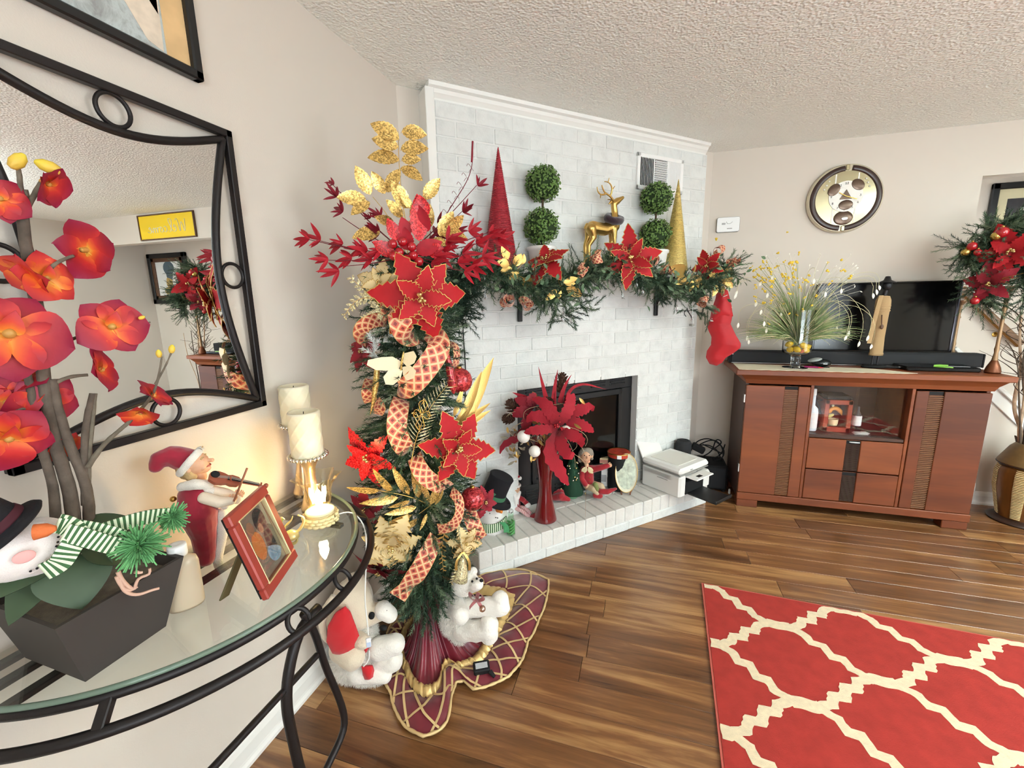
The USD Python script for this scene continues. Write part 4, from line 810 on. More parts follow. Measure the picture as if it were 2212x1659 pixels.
# ------------------------------------------------------------------ two candlesticks with cream pillar candles
M_wax = PM('candle_wax', (240, 228, 196), .55, sub=.25, extra={'subsurface_radius': (1, .7, .4)})
M_pewter = PM('satin_champagne', (214, 190, 158), .24, metal=.9); M_silver = PM('bead_silver', (226, 222, 214), .15, metal=1)
def candle(x, y, zr, zt, lab1, lab2, R=.0455):
    h = zr-TZ; t = thing('candle_holder', lab1, 'candle holder', (x, y, TZ))
    part(t, 'stem', lathe([(0, TZ+.0005), (.036, TZ+.0005), (.037, TZ+.014), (.031, TZ+.03), (.018, TZ+h*.45), (.0145, TZ+h*.62), (.017, TZ+h*.78), (.03, TZ+h*.93), (.05, zr-.004), (.05, zr), (0, zr)], 36, (x, y, 0)), M_pewter, True)
    for k in range(26):
        a = k/26*2*math.pi; part(t, 'bead', ell((x+.053*math.cos(a), y+.053*math.sin(a), zr+.001), .0066, 1), M_silver, True)
    c = thing('pillar_candle', lab2, 'candle', (x, y, zr))
    n, m = 72, 40; V = []
    prof = [(0, zr+.0005), (R, zr+.0005)]; zz = np.linspace(zr+.002, zt-.004, m)
    v, f = lathe([(0, zr+.0005)]+[(R, z_) for z_ in zz]+[(R*.96, zt), (R*.86, zt), (R*.82, zt-.008), (0, zt-.010)], n, (0, 0, 0))
    a = np.arctan2(v[:, 1], v[:, 0]); rad = np.hypot(v[:, 0], v[:, 1]); zz_ = (v[:, 2]-zr)/R
    lat = np.maximum(np.exp(-(np.sin(4*(a+zz_*.8)))**2*14), np.exp(-(np.sin(4*(a-zz_*.8)))**2*14)); k = (np.abs(rad-R) < 1e-6)*1.0
    v[:, :2] *= (1+k*.035*lat)[:, None]; v += [x, y, 0]
    part(c, 'wax_body', (v, f), M_wax, True); part(c, 'wick', tube([(x, y, zt-.012), (x+.001, y, zt-.001)], .001, 6), M_blackm)
candle(-.985, 1.03, .975, 1.117, 'nearer champagne candle holder with a beaded rim beside the lit lamp', 'shorter cream pillar candle, in front, with a lattice relief')
candle(-1.095, 1.115, 1.045, 1.176, 'farther champagne candle holder against the wall behind the other one', 'taller cream pillar candle, behind, against the wall')

# ------------------------------------------------------------------ red photo frame
a_, w_, h_, l_ = 1.961, .166, .209, .283
BL = np.array([-.779, .638, TZ+.002]); e_ = np.array([math.cos(a_), math.sin(a_), 0]); bk = np.array([-math.sin(a_), math.cos(a_), 0]); up_ = np.array([0, 0, math.cos(l_)])+bk*math.sin(l_); nf = np.cross(e_, up_); RF = np.stack([e_, up_, nf], 1)
pf = thing('photo_frame', 'red lacquered photo frame with a picture of two people, leaning on its easel', 'picture frame', BL)
M_redf = PM('red_lacquer', (158, 60, 50), .3, coat=.3); M_lip = PM('frame_gilt', (240, 222, 170), .25, metal=.6)
def fr(x0_, y0_, x1_, y1_, z0_=0, z1_=.016, ch=.003): c = BL+e_*(x0_+x1_)/2+up_*(y0_+y1_)/2+nf*(z0_+z1_)/2; return cbox(c, (x1_-x0_, y1_-y0_, z1_-z0_), ch, RF)
b_ = .026
part(pf, 'frame', join(fr(0, 0, w_, b_), fr(0, h_-b_, w_, h_), fr(0, b_, b_, h_-b_), fr(w_-b_, b_, w_, h_-b_)), M_redf)
part(pf, 'gilt_lip', join(fr(b_-.003, b_-.003, w_-b_+.003, b_, .004, .0165, .0005), fr(b_-.003, h_-b_, w_-b_+.003, h_-b_+.003, .004, .0165, .0005), fr(b_-.003, b_, b_, h_-b_, .004, .0165, .0005), fr(w_-b_, b_, w_-b_+.003, h_-b_, .004, .0165, .0005)), M_lip)
part(pf, 'backing', fr(.004, .004, w_-.004, h_-.004, -.005, .002, .001), M_blackm)
part(pf, 'photograph', fr(b_-.002, b_-.002, w_-b_+.002, h_-b_+.002, .002, .0035, .0003), PM('photo_ground', (120, 110, 98), .4, var=.2, vs=30), False)
def pe(x, y, rx, ry, m, nm): part(pf, nm, tf(ell((0, 0, 0), (rx, ry, .0006), 2), RF, BL+e_*x+up_*y+nf*.0038), m, True)
M_skin1 = PM('photo_skin', (150, 108, 84), .6); M_dk = PM('photo_dark', (56, 50, 48), .6)
pe(.066, .10, .022, .035, PM('photo_orange', (190, 116, 60), .6), 'printed_figure'); pe(.062, .145, .013, .017, M_skin1, 'printed_face'); pe(.105, .145, .024, .03, M_dk, 'printed_hair'); pe(.1, .135, .014, .019, M_skin1, 'printed_face'); pe(.12, .085, .028, .04, M_dk, 'printed_figure'); pe(.11, .062, .028, .026, PM('photo_blue', (126, 150, 168), .6, var=.25, vs=120), 'printed_dress')
part(pf, 'glass', fr(b_-.002, b_-.002, w_-b_+.002, h_-b_+.002, .0055, .0065, .0002), M_pane, False)
ft = BL+e_*.083-up_*0+np.array([0, 0, 0]); top = BL+e_*.083+up_*.14-nf*.006; g = np.array([ft[0]+bk[0]*.125, ft[1]+bk[1]*.125, TZ+.001])
g = onz(484, 1292, TZ+.001)
part(pf, 'easel', join(bar(top, g, .045, .004, .001, np.cross(e_, top-g))), PM('easel_olive', (84, 74, 44), .7))

# ------------------------------------------------------------------ lotion bottle
LB = np.array([-.930, .585, TZ]); bt = thing('lotion_bottle', 'flat milky plastic bottle with a white cap between the planter and the photo frame', 'bottle', LB)
M_milky = PM('milky_plastic', (226, 206, 178), .35, trans=.35, sub=.1)
r_, u_, n_ = facing(LB); Rb = np.stack([r_, -n_, u_], 1)
sect = [(0, .001), (.031, .001), (.033, .006), (.033, .10), (.030, .112), (.018, .119), (.014, .121), (.014, .126), (0, .126)]
part(bt, 'body', tf(tf(lathe(sect, 40), None, None, np.array([1, .6, 1])), Rb, LB), M_milky, True)
part(bt, 'lotion', tf(tf(lathe([(0, .004), (.0305, .004), (.0305, .066), (0, .066)], 32), None, None, np.array([1, .56, 1])), Rb, LB), PM('lotion', (236, 222, 200), .5), True)
part(bt, 'cap', tf(lathe([(0, .122), (.0165, .122), (.0175, .126), (.0175, .143), (.0165, .147), (.009, .148), (0, .146)], 28), Rb, LB), M_whitep, True)

# ------------------------------------------------------------------ gilt flower ornament
OR = np.array([-.925, .872, TZ]); og = thing('flower_ornament', 'pale gold sculpted flower ornament with curling petals behind the photo frame', 'ornament', OR)
M_pgold = PM('pale_gold', (226, 206, 140), .3, metal=.35)
V1 = VP(OR)
for k, (pts, w) in enumerate((([(622, 1160), (640, 1150), (655, 1132), (655, 1118), (643, 1113)], .016), ([(612, 1165), (628, 1175), (640, 1170), (640, 1160), (628, 1158)], .014), ([(612, 1150), (618, 1135), (628, 1125), (632, 1115)], .010), ([(608, 1140), (600, 1125), (592, 1112)], .010), ([(606, 1145), (590, 1135), (588, 1125)], .010), ([(612, 1148), (606, 1130), (608, 1118), (615, 1122)], .012))):
    P = spl([V1(*p, .01*(k % 3)-.008) for p in pts], 18); part(og, 'petal', tube(P, w*np.r_[np.linspace(.5, 1, 9), np.linspace(1, .4, 9)]*.55, 10, flat=.5), M_pgold, True)
part(og, 'base', lathe([(0, TZ+.0005), (.022, TZ+.0005), (.02, TZ+.012), (.01, TZ+.02), (0, TZ+.022)], 24, (OR[0], OR[1], 0)), M_pgold, True)
for k in range(9):
    a = k*.75; part(og, 'spike', tube([V1(605, 1135, 0), V1(605, 1135, 0)+.022*np.array([math.cos(a)*.4, math.sin(a)*.5, .8])], [.003, .0008], 6), PM('ornament_green', (140, 160, 80), .5) if k == 0 else MATS['ornament_green'], True)

# ------------------------------------------------------------------ fiddler figure
M_velvet = PM('red_velvet', (150, 14, 44), .8, sheen=.6, var=.2, vs=30, bump=.3, bs=60); M_fur = PM('white_fur', (240, 234, 224), .95, sheen=.5, bump=.9, bs=500)
M_skin = PM('doll_skin', (222, 170, 136), .5, sub=.1); M_hair = PM('blond_hair', (196, 164, 116), .7, bump=.7, bs=300, stretch=(1, 1, 4)); M_fiddle = PM('fiddle_wood', (150, 78, 56), .3, coat=.3); M_shirt = PM('cream_shirt', (240, 222, 200), .8, bump=.3, bs=200)
SF = np.array([-1.035, .728, TZ]); F_ = VP(SF); k_ = px2m(SF+[0, 0, .2])
fd = thing('fiddler_figure', 'figurine of an old fiddler in a red coat and red hat trimmed with white', 'figurine', SF)
def B(*pts): return blob([((F_(*a[:2], a[3]), a[2]*k_), (F_(*b[:2], b[3]), b[2]*k_)) for a, b in zip(pts[:-1], pts[1:])], .006, 8)
part(fd, 'coat', fuzz(B((420, 1070, 30, 0), (428, 1105, 37, 0), (440, 1150, 25, 0), (446, 1205, 18, 0)), .004, 25, 1), M_velvet, True)
part(fd, 'coat_tail', B((478, 1110, 13, -.004), (480, 1150, 12, -.004), (470, 1205, 10, -.004), (472, 1222, 9, -.004)), M_fur, True)
part(fd, 'collar', fuzz(B((392, 1052, 9, .016), (420, 1046, 11, .03), (450, 1048, 10, .02)), .002, 60, 2), M_fur, True)
part(fd, 'coat_trim', fuzz(B((450, 1055, 9, .02), (468, 1075, 10, .016), (486, 1092, 9, .01)), .002, 60, 3), M_fur, True)
hc, hr_ = F_(420, 1002), 30*k_
rh, uh, nh = facing(hc); fx_ = rh*.86+nh*.42+uh*.28; fx_ /= np.linalg.norm(fx_); RH = basis(fx_, uh*.9-rh*.3)
H = lambda x, y, z: hc+RH@np.array([x, y, z])*hr_
bones = [((H(-.15, 0, .12), hr_*.86), (H(.1, 0, .0), hr_*.82)), ((H(.2, 0, -.2), hr_*.62), (H(.42, 0, -.55), hr_*.34)), ((H(.75, 0, -.02), hr_*.12), (H(1.12, 0, -.16), hr_*.15)), ((H(.55, .38, -.28), hr_*.22), (H(.5, .42, -.3), hr_*.2)), ((H(.55, -.38, -.28), hr_*.22), (H(.5, -.42, -.3), hr_*.2)), ((H(.58, .3, .3), hr_*.13), (H(.72, 0, .26), hr_*.12)), ((H(.58, -.3, .3), hr_*.13), (H(.72, 0, .26), hr_*.12)), ((H(.62, 0, -.62), hr_*.2), (H(.5, 0, -.6), hr_*.25)), ((H(0, 0, -.5), hr_*.4), (H(-.1, 0, -1.1), hr_*.36)), ((H(-.1, -.85, -.05), hr_*.16), (H(-.16, -.88, .2), hr_*.12)), ((H(-.1, .85, -.05), hr_*.16), (H(-.16, .88, .2), hr_*.12))]
head = part(fd, 'head', blob(bones, .0035, 6), M_skin, True)
for s in (-1, 1):
    part(head, 'eye', ell(H(.74, s*.3, .08), hr_*.10, 2), M_dk, True); part(head, 'eyebrow', tube([H(.74, s*.42, .28), H(.8, s*.25, .34), H(.8, s*.12, .28)], hr_*.06, 6), M_hair, True)
part(head, 'mouth', tube(spl([H(.70, -.26, -.40), H(.88, 0, -.46), H(.70, .26, -.40)], 10), hr_*.05, 6), PM('lip_red', (170, 84, 72), .5), True)
hb = [((H(-.35, 0, .05), hr_*.86), (H(-.5, 0, -.3), hr_*.72)), ((H(-.3, -.55, -.1), hr_*.42), (H(-.35, -.5, -.7), hr_*.32)), ((H(-.3, .55, -.1), hr_*.42), (H(-.35, .5, -.7), hr_*.32))]
part(head, 'hair', fuzz(blob(hb, .004, 4), .003, 120, 4), M_hair, True)
part(head, 'fringe', tube(spl([H(.2, -.3, .72), H(.6, .1, .72), H(.95, .3, .95)], 10), hr_*np.linspace(.22, .03, 10), 8), M_hair, True)
t_ = np.linspace(0, 2*math.pi, 30); tilt = RH@rot([0, 1, 0], -.55)
part(fd, 'hat_brim', fuzz(tube(np.array([hc+tilt@np.array([.0+hr_*.02, 0, 0])+tilt@(np.array([math.cos(a)*.95, math.sin(a)*.95, .30])*hr_) for a in t_]), hr_*.26, 12, False), .0012, 150, 5), M_fur, True)
part(fd, 'hat', fuzz(blob([((hc+tilt@(np.array([0, 0, .5])*hr_), hr_*.84), (F_(372, 985, -.01), hr_*.72)), ((F_(372, 985, -.01), hr_*.72), (F_(345, 992, -.01), hr_*.55)), ((F_(345, 992, -.01), hr_*.55), (F_(336, 1008, -.005), hr_*.4))], .006, 6), .003, 50, 6), M_velvet, True)
part(fd, 'sleeve', B((452, 1060, 13, .012), (488, 1068, 13, .02), (512, 1078, 11, .02)), M_shirt, True)
part(fd, 'sleeve', B((440, 1075, 12, .03), (474, 1085, 12, .05), (500, 1082, 9, .05)), M_shirt, True)
def hand(c, d, n, s, m, nm='hand'):
    d = np.array(d, float); d /= np.linalg.norm(d); RR = basis(d, n); g = lambda x, y, z: c+RR@np.array([x, y, z])*s
    bn = [((g(0, -.3, 0), s*.2), (g(.5, -.32, 0), s*.2)), ((g(0, .3, 0), s*.2), (g(.5, .32, 0), s*.2)), ((g(0, 0, 0), s*.24), (g(.5, 0, 0), s*.22))]
    for k, y_ in enumerate((-.36, -.12, .12, .36)):
        L = (.5, .62, .58, .44)[k]; bn += [((g(.5, y_, 0), s*.115), (g(.5+L*.5, y_*1.05, -.1), s*.105)), ((g(.5+L*.5, y_*1.05, -.1), s*.105), (g(.5+L*.7, y_*1.02, -.42), s*.09))]
    bn += [((g(.1, .34, 0), s*.13), (g(.35, .62, -.1), s*.115)), ((g(.35, .62, -.1), s*.115), (g(.62, .66, -.26), s*.1))]
    part(fd, nm, blob(bn, s*.09, 4), m, True)
hand(F_(512, 1074, .022), F_(525, 1062, .022)-F_(512, 1074, .022), nh, .019, M_skin); hand(F_(499, 1082, .05), F_(507, 1074, .05)-F_(499, 1082, .05), nh, .016, M_skin)
v0, v1 = F_(456, 1030, .035), F_(548, 1048, .03); dv = (v1-v0)/np.linalg.norm(v1-v0); Lv = np.linalg.norm(v1-v0)
Rv = basis(dv, uh*.8+nh*.6); o_ = lambda x, y, z: v0+Rv@np.array([x*Lv, y*Lv, z*Lv])
bd = Polygon([(-.02, -.09), (.12, -.16), (.26, -.14), (.36, -.10), (.46, -.13), (.6, -.11), (.68, -.04), (.68, .04), (.6, .11), (.46, .13), (.36, .10), (.26, .14), (.12, .16), (-.02, .09)]).buffer(.02)
vv, ff = extr(bd, .09, -.05); part(fd, 'fiddle_body', tf((vv*Lv, ff), Rv, v0), M_fiddle)
part(fd, 'fiddle_neck', join(bar(o_(.6, 0, .05), o_(1.12, 0, .06), .009, .006, .002, Rv[:, 2]), tube(spl([o_(1.1, 0, .05), o_(1.22, 0, .0), o_(1.3, 0, .03), o_(1.27, 0, .10)], 12), .004, 8), ell(o_(1.27, 0, .09), .006, 1)), M_fiddle, True)
part(fd, 'fingerboard', bar(o_(.35, 0, .075), o_(1.1, 0, .085), .007, .003, .001, Rv[:, 2]), M_blackm); part(fd, 'chin_rest', ell(o_(.06, .05, .07), (.010, .009, .006), 2, Rv), M_blackm, True)
part(fd, 'string', join(*[tube([o_(.12, y_, .075), o_(.42, y_, .135), o_(1.1, y_*.6, .10)], .0005, 4) for y_ in (-.03, -.01, .01, .03)]), M_steel); part(fd, 'bridge', bar(o_(.42, -.05, .09), o_(.42, .05, .09), .003, .012, .0005), M_fiddle)
for y_ in (-.06, .06): part(fd, 'peg', tube([o_(1.17, y_*-.5, .03), o_(1.17, y_*1.6, .03)], .0022, 6), M_fiddle)
part(fd, 'bow', join(tube([F_(534, 1011, .055), F_(505, 1083, .06)], .0026, 8), tube([F_(532, 1014, .058), F_(506, 1080, .062)], .0008, 4)), PM('bow_wood', (150, 92, 66), .4), True)
sb_ = part(fd, 'winding_key', join(tube([F_(392, 1076, -.01), F_(378, 1078, -.01)], .003, 6), ell(F_(374, 1078, -.01), (.007, .007, .007), 1)), M_gold, True)
# ================================================================== orchid in its planter, plush snowman head
M_planter = PM('planter_charcoal', (62, 56, 52), .75, bump=.15, bs=300)
M_bark = PM('orchid_bark', (92, 80, 70), .85, var=.3, vs=40, bump=.5, bs=120); M_bark2 = PM('orchid_twig', (108, 98, 84), .8, var=.3, vs=50, bump=.5, bs=160)
M_orch = UVM('orchid_petal', [(0, (220, 160, 56)), (.14, (224, 100, 30)), (.36, (196, 36, 30)), (.6, (160, 14, 36)), (1, (138, 10, 56))], .55, .2, 90)
M_orch2 = UVM('orchid_petal_orange', [(0, (236, 186, 80)), (.3, (230, 118, 40)), (.6, (206, 58, 34)), (1, (170, 20, 44))], .55, .2, 90)
M_bud = UVM('orchid_bud', [(0, (190, 140, 70)), (.5, (226, 190, 70)), (1, (222, 210, 60))], .5)
M_oleaf = PM('orchid_leaf', (58, 76, 52), .5, var=.15, vs=14); M_root = PM('orchid_root', (206, 166, 146), .6)
PLc = np.array([-1.0, .455, TZ])
op = thing('orchid_plant', 'artificial red and orange orchid with bare stems in a tapered charcoal planter', 'plant', PLc)
bq = [(-.910, .392), (-.912, .528), (-1.085, .532), (-1.085, .396)]; tq = [(-.888, .362), (-.893, .572), (-1.11, .576), (-1.11, .37)]
zb, zt = TZ+.0005, TZ+.135
def frustum(b, t, z0, z1):
    v = np.array([(*p, z0) for p in b]+[(*p, z1) for p in t]); f = [[0, 2, 1], [0, 3, 2], [4, 5, 6], [4, 6, 7]]
    for i in range(4): j = (i+1) % 4; f += [[i, j, j+4], [i, j+4, i+4]]
    return v, np.array(f)
sh = lambda Q, k: [tuple(np.array(p)*(1-k)+np.array([-1.0, .46])*k) for p in Q]
outer = m3.Manifold.hull_points(np.array([(*p, zb) for p in bq]+[(*p, zt) for p in tq]).tolist()); inner = m3.Manifold.hull_points(np.array([(*p, zb+.02) for p in sh(bq, .1)]+[(*p, zt+.001) for p in sh(tq, .07)]).tolist())
part(op, 'planter', meshkit.arrays(outer-inner)[:2], M_planter, 20)
part(op, 'soil', fuzz(frustum(sh(bq, .12), sh(tq, .09), zb+.025, zt-.02), .001, 30), M_bark2)
O = VP(np.array([-1.0, .46, 1.2])); ko = px2m(np.array([-1.0, .46, 1.2]))
def stem(pts, r0, r1, m=None, nm='stem', wob=0):
    P = spl([O(*p[:2], p[2] if len(p) > 2 else 0) for p in pts], 28); part(op, nm, fuzz(tube(P, np.linspace(r0, r1, 28), 10), .0012, 60), m or M_bark, True); return P
stem([(160, 1135), (150, 1060), (120, 960), (100, 860), (92, 780), (88, 700), (68, 610), (55, 520), (48, 460)], .0105, .0075, nm='trunk')
stem([(192, 1130), (188, 1060), (150, 960), (130, 900), (112, 820)], .009, .007, nm='trunk')
stem([(120, 1120), (112, 1040), (88, 960), (70, 860), (40, 740)], .008, .005)
stem([(185, 1090), (182, 1000), (186, 920), (200, 850)], .0065, .005)
stem([(192, 1090), (192, 1010), (198, 930), (206, 850)], .004, .003, M_bark2)
stem([(190, 1010, .01), (225, 960, .015), (275, 915, .02), (300, 890, .02)], .005, .003, M_bark2)
stem([(300, 890, .02), (330, 850, .02), (345, 800, .02), (350, 770, .02)], .0028, .0018, M_bark2); stem([(335, 830, .02), (355, 795, .02), (370, 762, .02)], .0022, .0015, M_bark2)
stem([(48, 460), (45, 410), (40, 365)], .005, .003, M_bark2); stem([(52, 455), (72, 425), (92, 388)], .005, .003, M_bark2); stem([(48, 470), (60, 430), (55, 410)], .004, .003, M_bark2)
stem([(90, 605), (120, 570), (160, 552)], .004, .0025, M_bark2); stem([(70, 610), (90, 600), (110, 580)], .003, .002, M_bark2)
stem([(100, 760), (150, 735), (210, 715)], .004, .0025, M_bark2); stem([(255, 735), (290, 705), (325, 696)], .003, .0014, M_bark2); stem([(270, 722), (288, 700), (306, 686)], .002, .001, M_bark2)
stem([(105, 835), (150, 815), (190, 810)], .004, .0025, M_bark2); stem([(20, 890), (60, 882), (105, 880)], .003, .002, M_bark2); stem([(22, 800), (-30, 780), (-60, 760)], .006, .004)
def rs(seed): return np.random.default_rng(seed)
def orchid(px, py, size, ax, roll=0., off=.02, m=None, seed=0, openk=.5, ps=None):
    """ax = where the flower faces, in right / up / toward-the-eye"""
    c = O(px, py, off); r, u, n = facing(c); A = r*ax[0]+u*ax[1]+n*ax[2]; A /= np.linalg.norm(A); Bs = basis(np.cross(A, [.3, .2, .9]), A); s = size*ko; q = rs(seed)
    f = part(op, 'flower', join(ell(c+A*s*.06, s*.055, 2), tube([c-A*s*.1, c+A*s*.06], s*.04, 8)), M_bud, True, uv=None)
    for k, a in enumerate(ps or (90, 162, 234, 306, 18)):
        a = math.radians(a+q.normal(0, 7))+roll; d = Bs[:, 0]*math.cos(a)+Bs[:, 1]*math.sin(a); d = d*math.cos(openk)+A*math.sin(openk)*.7
        big = k in (1, 4); L = s*(.52 if big else .5)*q.uniform(.92, 1.06)
        part(f, 'petal', tf(leaf(L, L*(1.12 if big else .86), 9, .14, .3, tip=1.0, wave=.07, seed=seed+k, base=.25), basis(d, A), c), m or M_orch, True, uv=leaf_uv(9))
    part(f, 'lip', tf(leaf(s*.26, s*.2, 7, .5, .5, tip=.8), basis(-Bs[:, 1]*.5+A*.8, A), c+A*s*.03), M_orch2, True, uv=leaf_uv(7))
orchid(18, 722, 175, (.15, .2, 1), .2, .06, M_orch, 1, .25)
orchid(188, 540, 130, (.5, .1, -.55), 1.4, .02, M_orch, 2, .25)
orchid(240, 706, 138, (.2, .15, .9), .6, .02, M_orch, 3, .3)
orchid(212, 800, 105, (.8, .2, .35), 1.0, .02, M_orch, 4, .65)
orchid(98, 395, 92, (.5, -.3, .35), .5, .01, M_orch, 5, .9)
orchid(-2, 430, 95, (.2, .1, .8), .3, .01, M_orch, 6, .4)
orchid(95, 602, 110, (.4, .1, .6), .9, .0, M_orch2, 7, .55)
orchid(58, 590, 100, (-.5, -.4, .4), 2.0, .0, M_orch2, 8, .7)
orchid(328, 858, 92, (.55, .5, .2), .4, .02, M_orch, 9, .7)
orchid(305, 888, 84, (-.2, -.5, .5), .9, .03, M_orch2, 10, .85)
orchid(90, 870, 125, (.2, -.1, .8), .1, -.01, M_orch, 11, .45)
orchid(20, 868, 120, (-.3, .1, .9), .8, -.01, M_orch, 12, .45)
orchid(18, 945, 135, (.1, -.2, 1), 1.2, .03, M_orch, 13, .35)
orchid(128, 960, 80, (.3, -.3, .4), .4, -.02, M_orch2, 14, .8)
orchid(60, 820, 100, (-.3, .6, .4), .4, -.02, M_orch, 15, .6)
for px, py, s, d in ((38, 348, 38, (.25, .35, 0)), (104, 360, 40, (-.8, .3, 0)), (343, 764, 20, (0, .9, 0)), (371, 754, 22, (.2, .9, 0)), (306, 686, 14, (.8, .3, 0))):
    c = O(px, py, .02); r, u, n = facing(c); part(op, 'bud', tf(lathe([(0, -.5), (.2, -.42), (.32, -.1), (.27, .25), (.1, .47), (0, .5)], 14), basis(np.cross(r*d[0]+u*d[1], n), r*d[0]+u*d[1])*s*ko, c), M_bud if s > 30 else M_bud, True, uv=np.stack([np.linspace(0, 1, 84), 0*np.linspace(0, 1, 84)], 1))
# broad leaves over the rim, pale roots hanging
def oleaf(p0, p1, nrm, w, curl, seed=0):
    a, b = O(*p0), O(*p1); r, u, n = facing(a); N = r*nrm[0]+u*nrm[1]+n*nrm[2]; L = np.linalg.norm(b-a)
    part(op, 'leaf', tf(leaf(L, w, 12, .12, curl, tip=.75, base=.3, wave=.02, seed=seed, th=.0014), basis(b-a, N), a), M_oleaf, True)
oleaf((150, 1205, .055), (178, 1312, .115), (.05, .35, 1), .085, .25, 1)
oleaf((130, 1185, .05), (-20, 1290, .10), (-.2, .8, .6), .05, .1, 2); oleaf((120, 1190, .03), (5, 1350, .09), (-.4, .5, .8), .055, .15, 3)
oleaf((170, 1150, .02), (290, 1110, .03), (.1, .9, .4), .05, .2, 4); oleaf((180, 1175, .05), (300, 1200, .07), (.1, .9, .4), .06, .25, 5); oleaf((150, 1150, .02), (60, 1230, .06), (0, .9, .5), .08, .2, 6); oleaf((200, 1150, .0), (380, 1140, -.03), (.1, .9, .3), .055, .25, 7)
for pts in (((255, 1235), (272, 1262), (290, 1272), (300, 1250), (322, 1240), (323, 1228)), ((258, 1250), (275, 1280), (300, 1284), (325, 1276), (344, 1271)), ((252, 1245), (262, 1265), (282, 1275), (297, 1267)), ((292, 1235), (300, 1237), (308, 1236))):
    part(op, 'root', tube(spl([O(*p, .125) for p in pts], 18), np.linspace(.0036, .0022, 18), 8), M_root, True)

# plush snowman head lying on the planter
SC = VP(np.array([-.955, .40, 1.0])); ks = px2m(np.array([-.955, .40, 1.0]))
sn = thing('plush_snowman', 'plush snowman head with a carrot nose lying across the planter, black top hat askew', 'plush toy', SC(60, 1230))
M_plush = PM('white_plush', (236, 226, 222), .95, sheen=.4, bump=.5, bs=400)
hd = part(sn, 'head', fuzz(blob([((SC(20, 1190), 62*ks), (SC(82, 1180), 60*ks)), ((SC(-30, 1195), 52*ks), (SC(20, 1190), 62*ks))], .008, 5), .0015, 80), M_plush, True)
part(sn, 'nose', lathe([(0, 0), (.012, .0), (.0125, .006), (.010, .02), (.006, .04), (0, .056)], 16), PM('carrot_orange', (214, 110, 56), .7, bump=.5, bs=200), True, local=True) if False else None
na, nb = SC(72, 1150, .055), SC(122, 1141, .062); part(sn, 'nose', tube([na, na*.97+nb*.03, na*.4+nb*.6, nb], [.006, .0125, .0105, .004], 14), PM('carrot_orange', (214, 110, 56), .7, bump=.5, bs=200), True)
part(sn, 'cheek', tf(ell((0, 0, 0), (.013, .010, .003), 2), np.stack(facing(SC(50, 1200)), 1), SC(52, 1203, .056)), PM('blush_pink', (228, 168, 164), .95), True)
for x, y in ((122, 1180), (120, 1192), (113, 1204), (104, 1214), (92, 1222), (80, 1228), (66, 1234), (118, 1148), (126, 1160), (125, 1171)): part(sn, 'stitch', ell(SC(x, y, .045), .0018, 1), M_blackm, True)
h0, h1 = SC(18, 1148, -.0), SC(-34, 1124, -.0); hdv = (h1-h0)/np.linalg.norm(h1-h0); RH2 = basis(np.cross(hdv, [0, 0, 1]), hdv)
hat_m = PM('black_felt', (24, 22, 26), .95, bump=.4, bs=300)
part(sn, 'hat', tf(lathe([(0, .0), (.052, .0), (.056, .004), (.052, .010), (.036, .012), (.034, .05), (.037, .072), (.03, .077), (0, .077)], 36), RH2, h0), hat_m, True)
part(sn, 'hat_band', tf(lathe([(.0365, .013), (.0385, .016), (.0365, .026), (.0345, .026)], 36), RH2, h0), PM('band_wine', (66, 18, 30), .8), True)
# striped scarf with two pompoms
M_stripe = usdkit.material(stage, '/World/Looks/scarf_stripe', {'uv': ('uvmap', {'attribute': 'st'}), 's': ('separate_xyz', {}), 'f': ('math', {'math_type': 'fraction'}), 'k': ('math', {'math_type': 'multiply', 'value2': 2.6}), 'r': ('rgb_ramp', {'interpolate': False, 'ramp': [(0, lin((226, 236, 206))), (.5, lin((66, 104, 64)))]}), 'p': ('principled_bsdf', {'roughness': .95})}, [('uv.UV', 's.vector'), ('s.x', 'k.value1'), ('k.value', 'f.value1'), ('f.value', 'r.fac'), ('r.color', 'p.base_color')], surface='p.BSDF')
def scarf(pts, w, offs=.05):
    P = spl([SC(*p) for p in pts], 40); r, u, n = facing(P[20]); N = np.cross(np.gradient(P, axis=0), n); m = ribbon(P, N, w, .004); part(sn, 'scarf', m, M_stripe, True, uv=ribbon_uv(P, .02))
scarf([(95, 1235, .06), (130, 1215, .066), (150, 1185, .066), (165, 1160, .06), (150, 1138, .05), (125, 1130, .04)], .030); scarf([(140, 1150, .06), (180, 1160, .07), (220, 1172, .075), (262, 1182, .08)], .028); scarf([(120, 1135, .045), (180, 1140, .05), (230, 1150, .06), (290, 1170, .06)], .024); scarf([(210, 1150, .03), (270, 1130, .03), (330, 1115, .02), (370, 1112, .02)], .026)
M_pom = PM('pompom_green', (110, 172, 112), .95, var=.2, vs=30)
def pom(px, py, R, off, seed):
    q = rs(seed); c = SC(px, py, off); ms = []
    for k in range(330):
        d = q.normal(0, 1, 3); d /= np.linalg.norm(d); e = c+d*R*q.uniform(.6, .85); b = q.normal(0, .15, 3)*R; ms.append(tube([c, c+(e-c)*.6+b, e+b*1.6-[0, 0, R*.05]], [.0016, .0016, .0013], 5, False))
    part(sn, 'pompom', join(*ms), M_pom, True)
pom(300, 1178, .040, .08, 3); pom(372, 1118, .026, .02, 4)
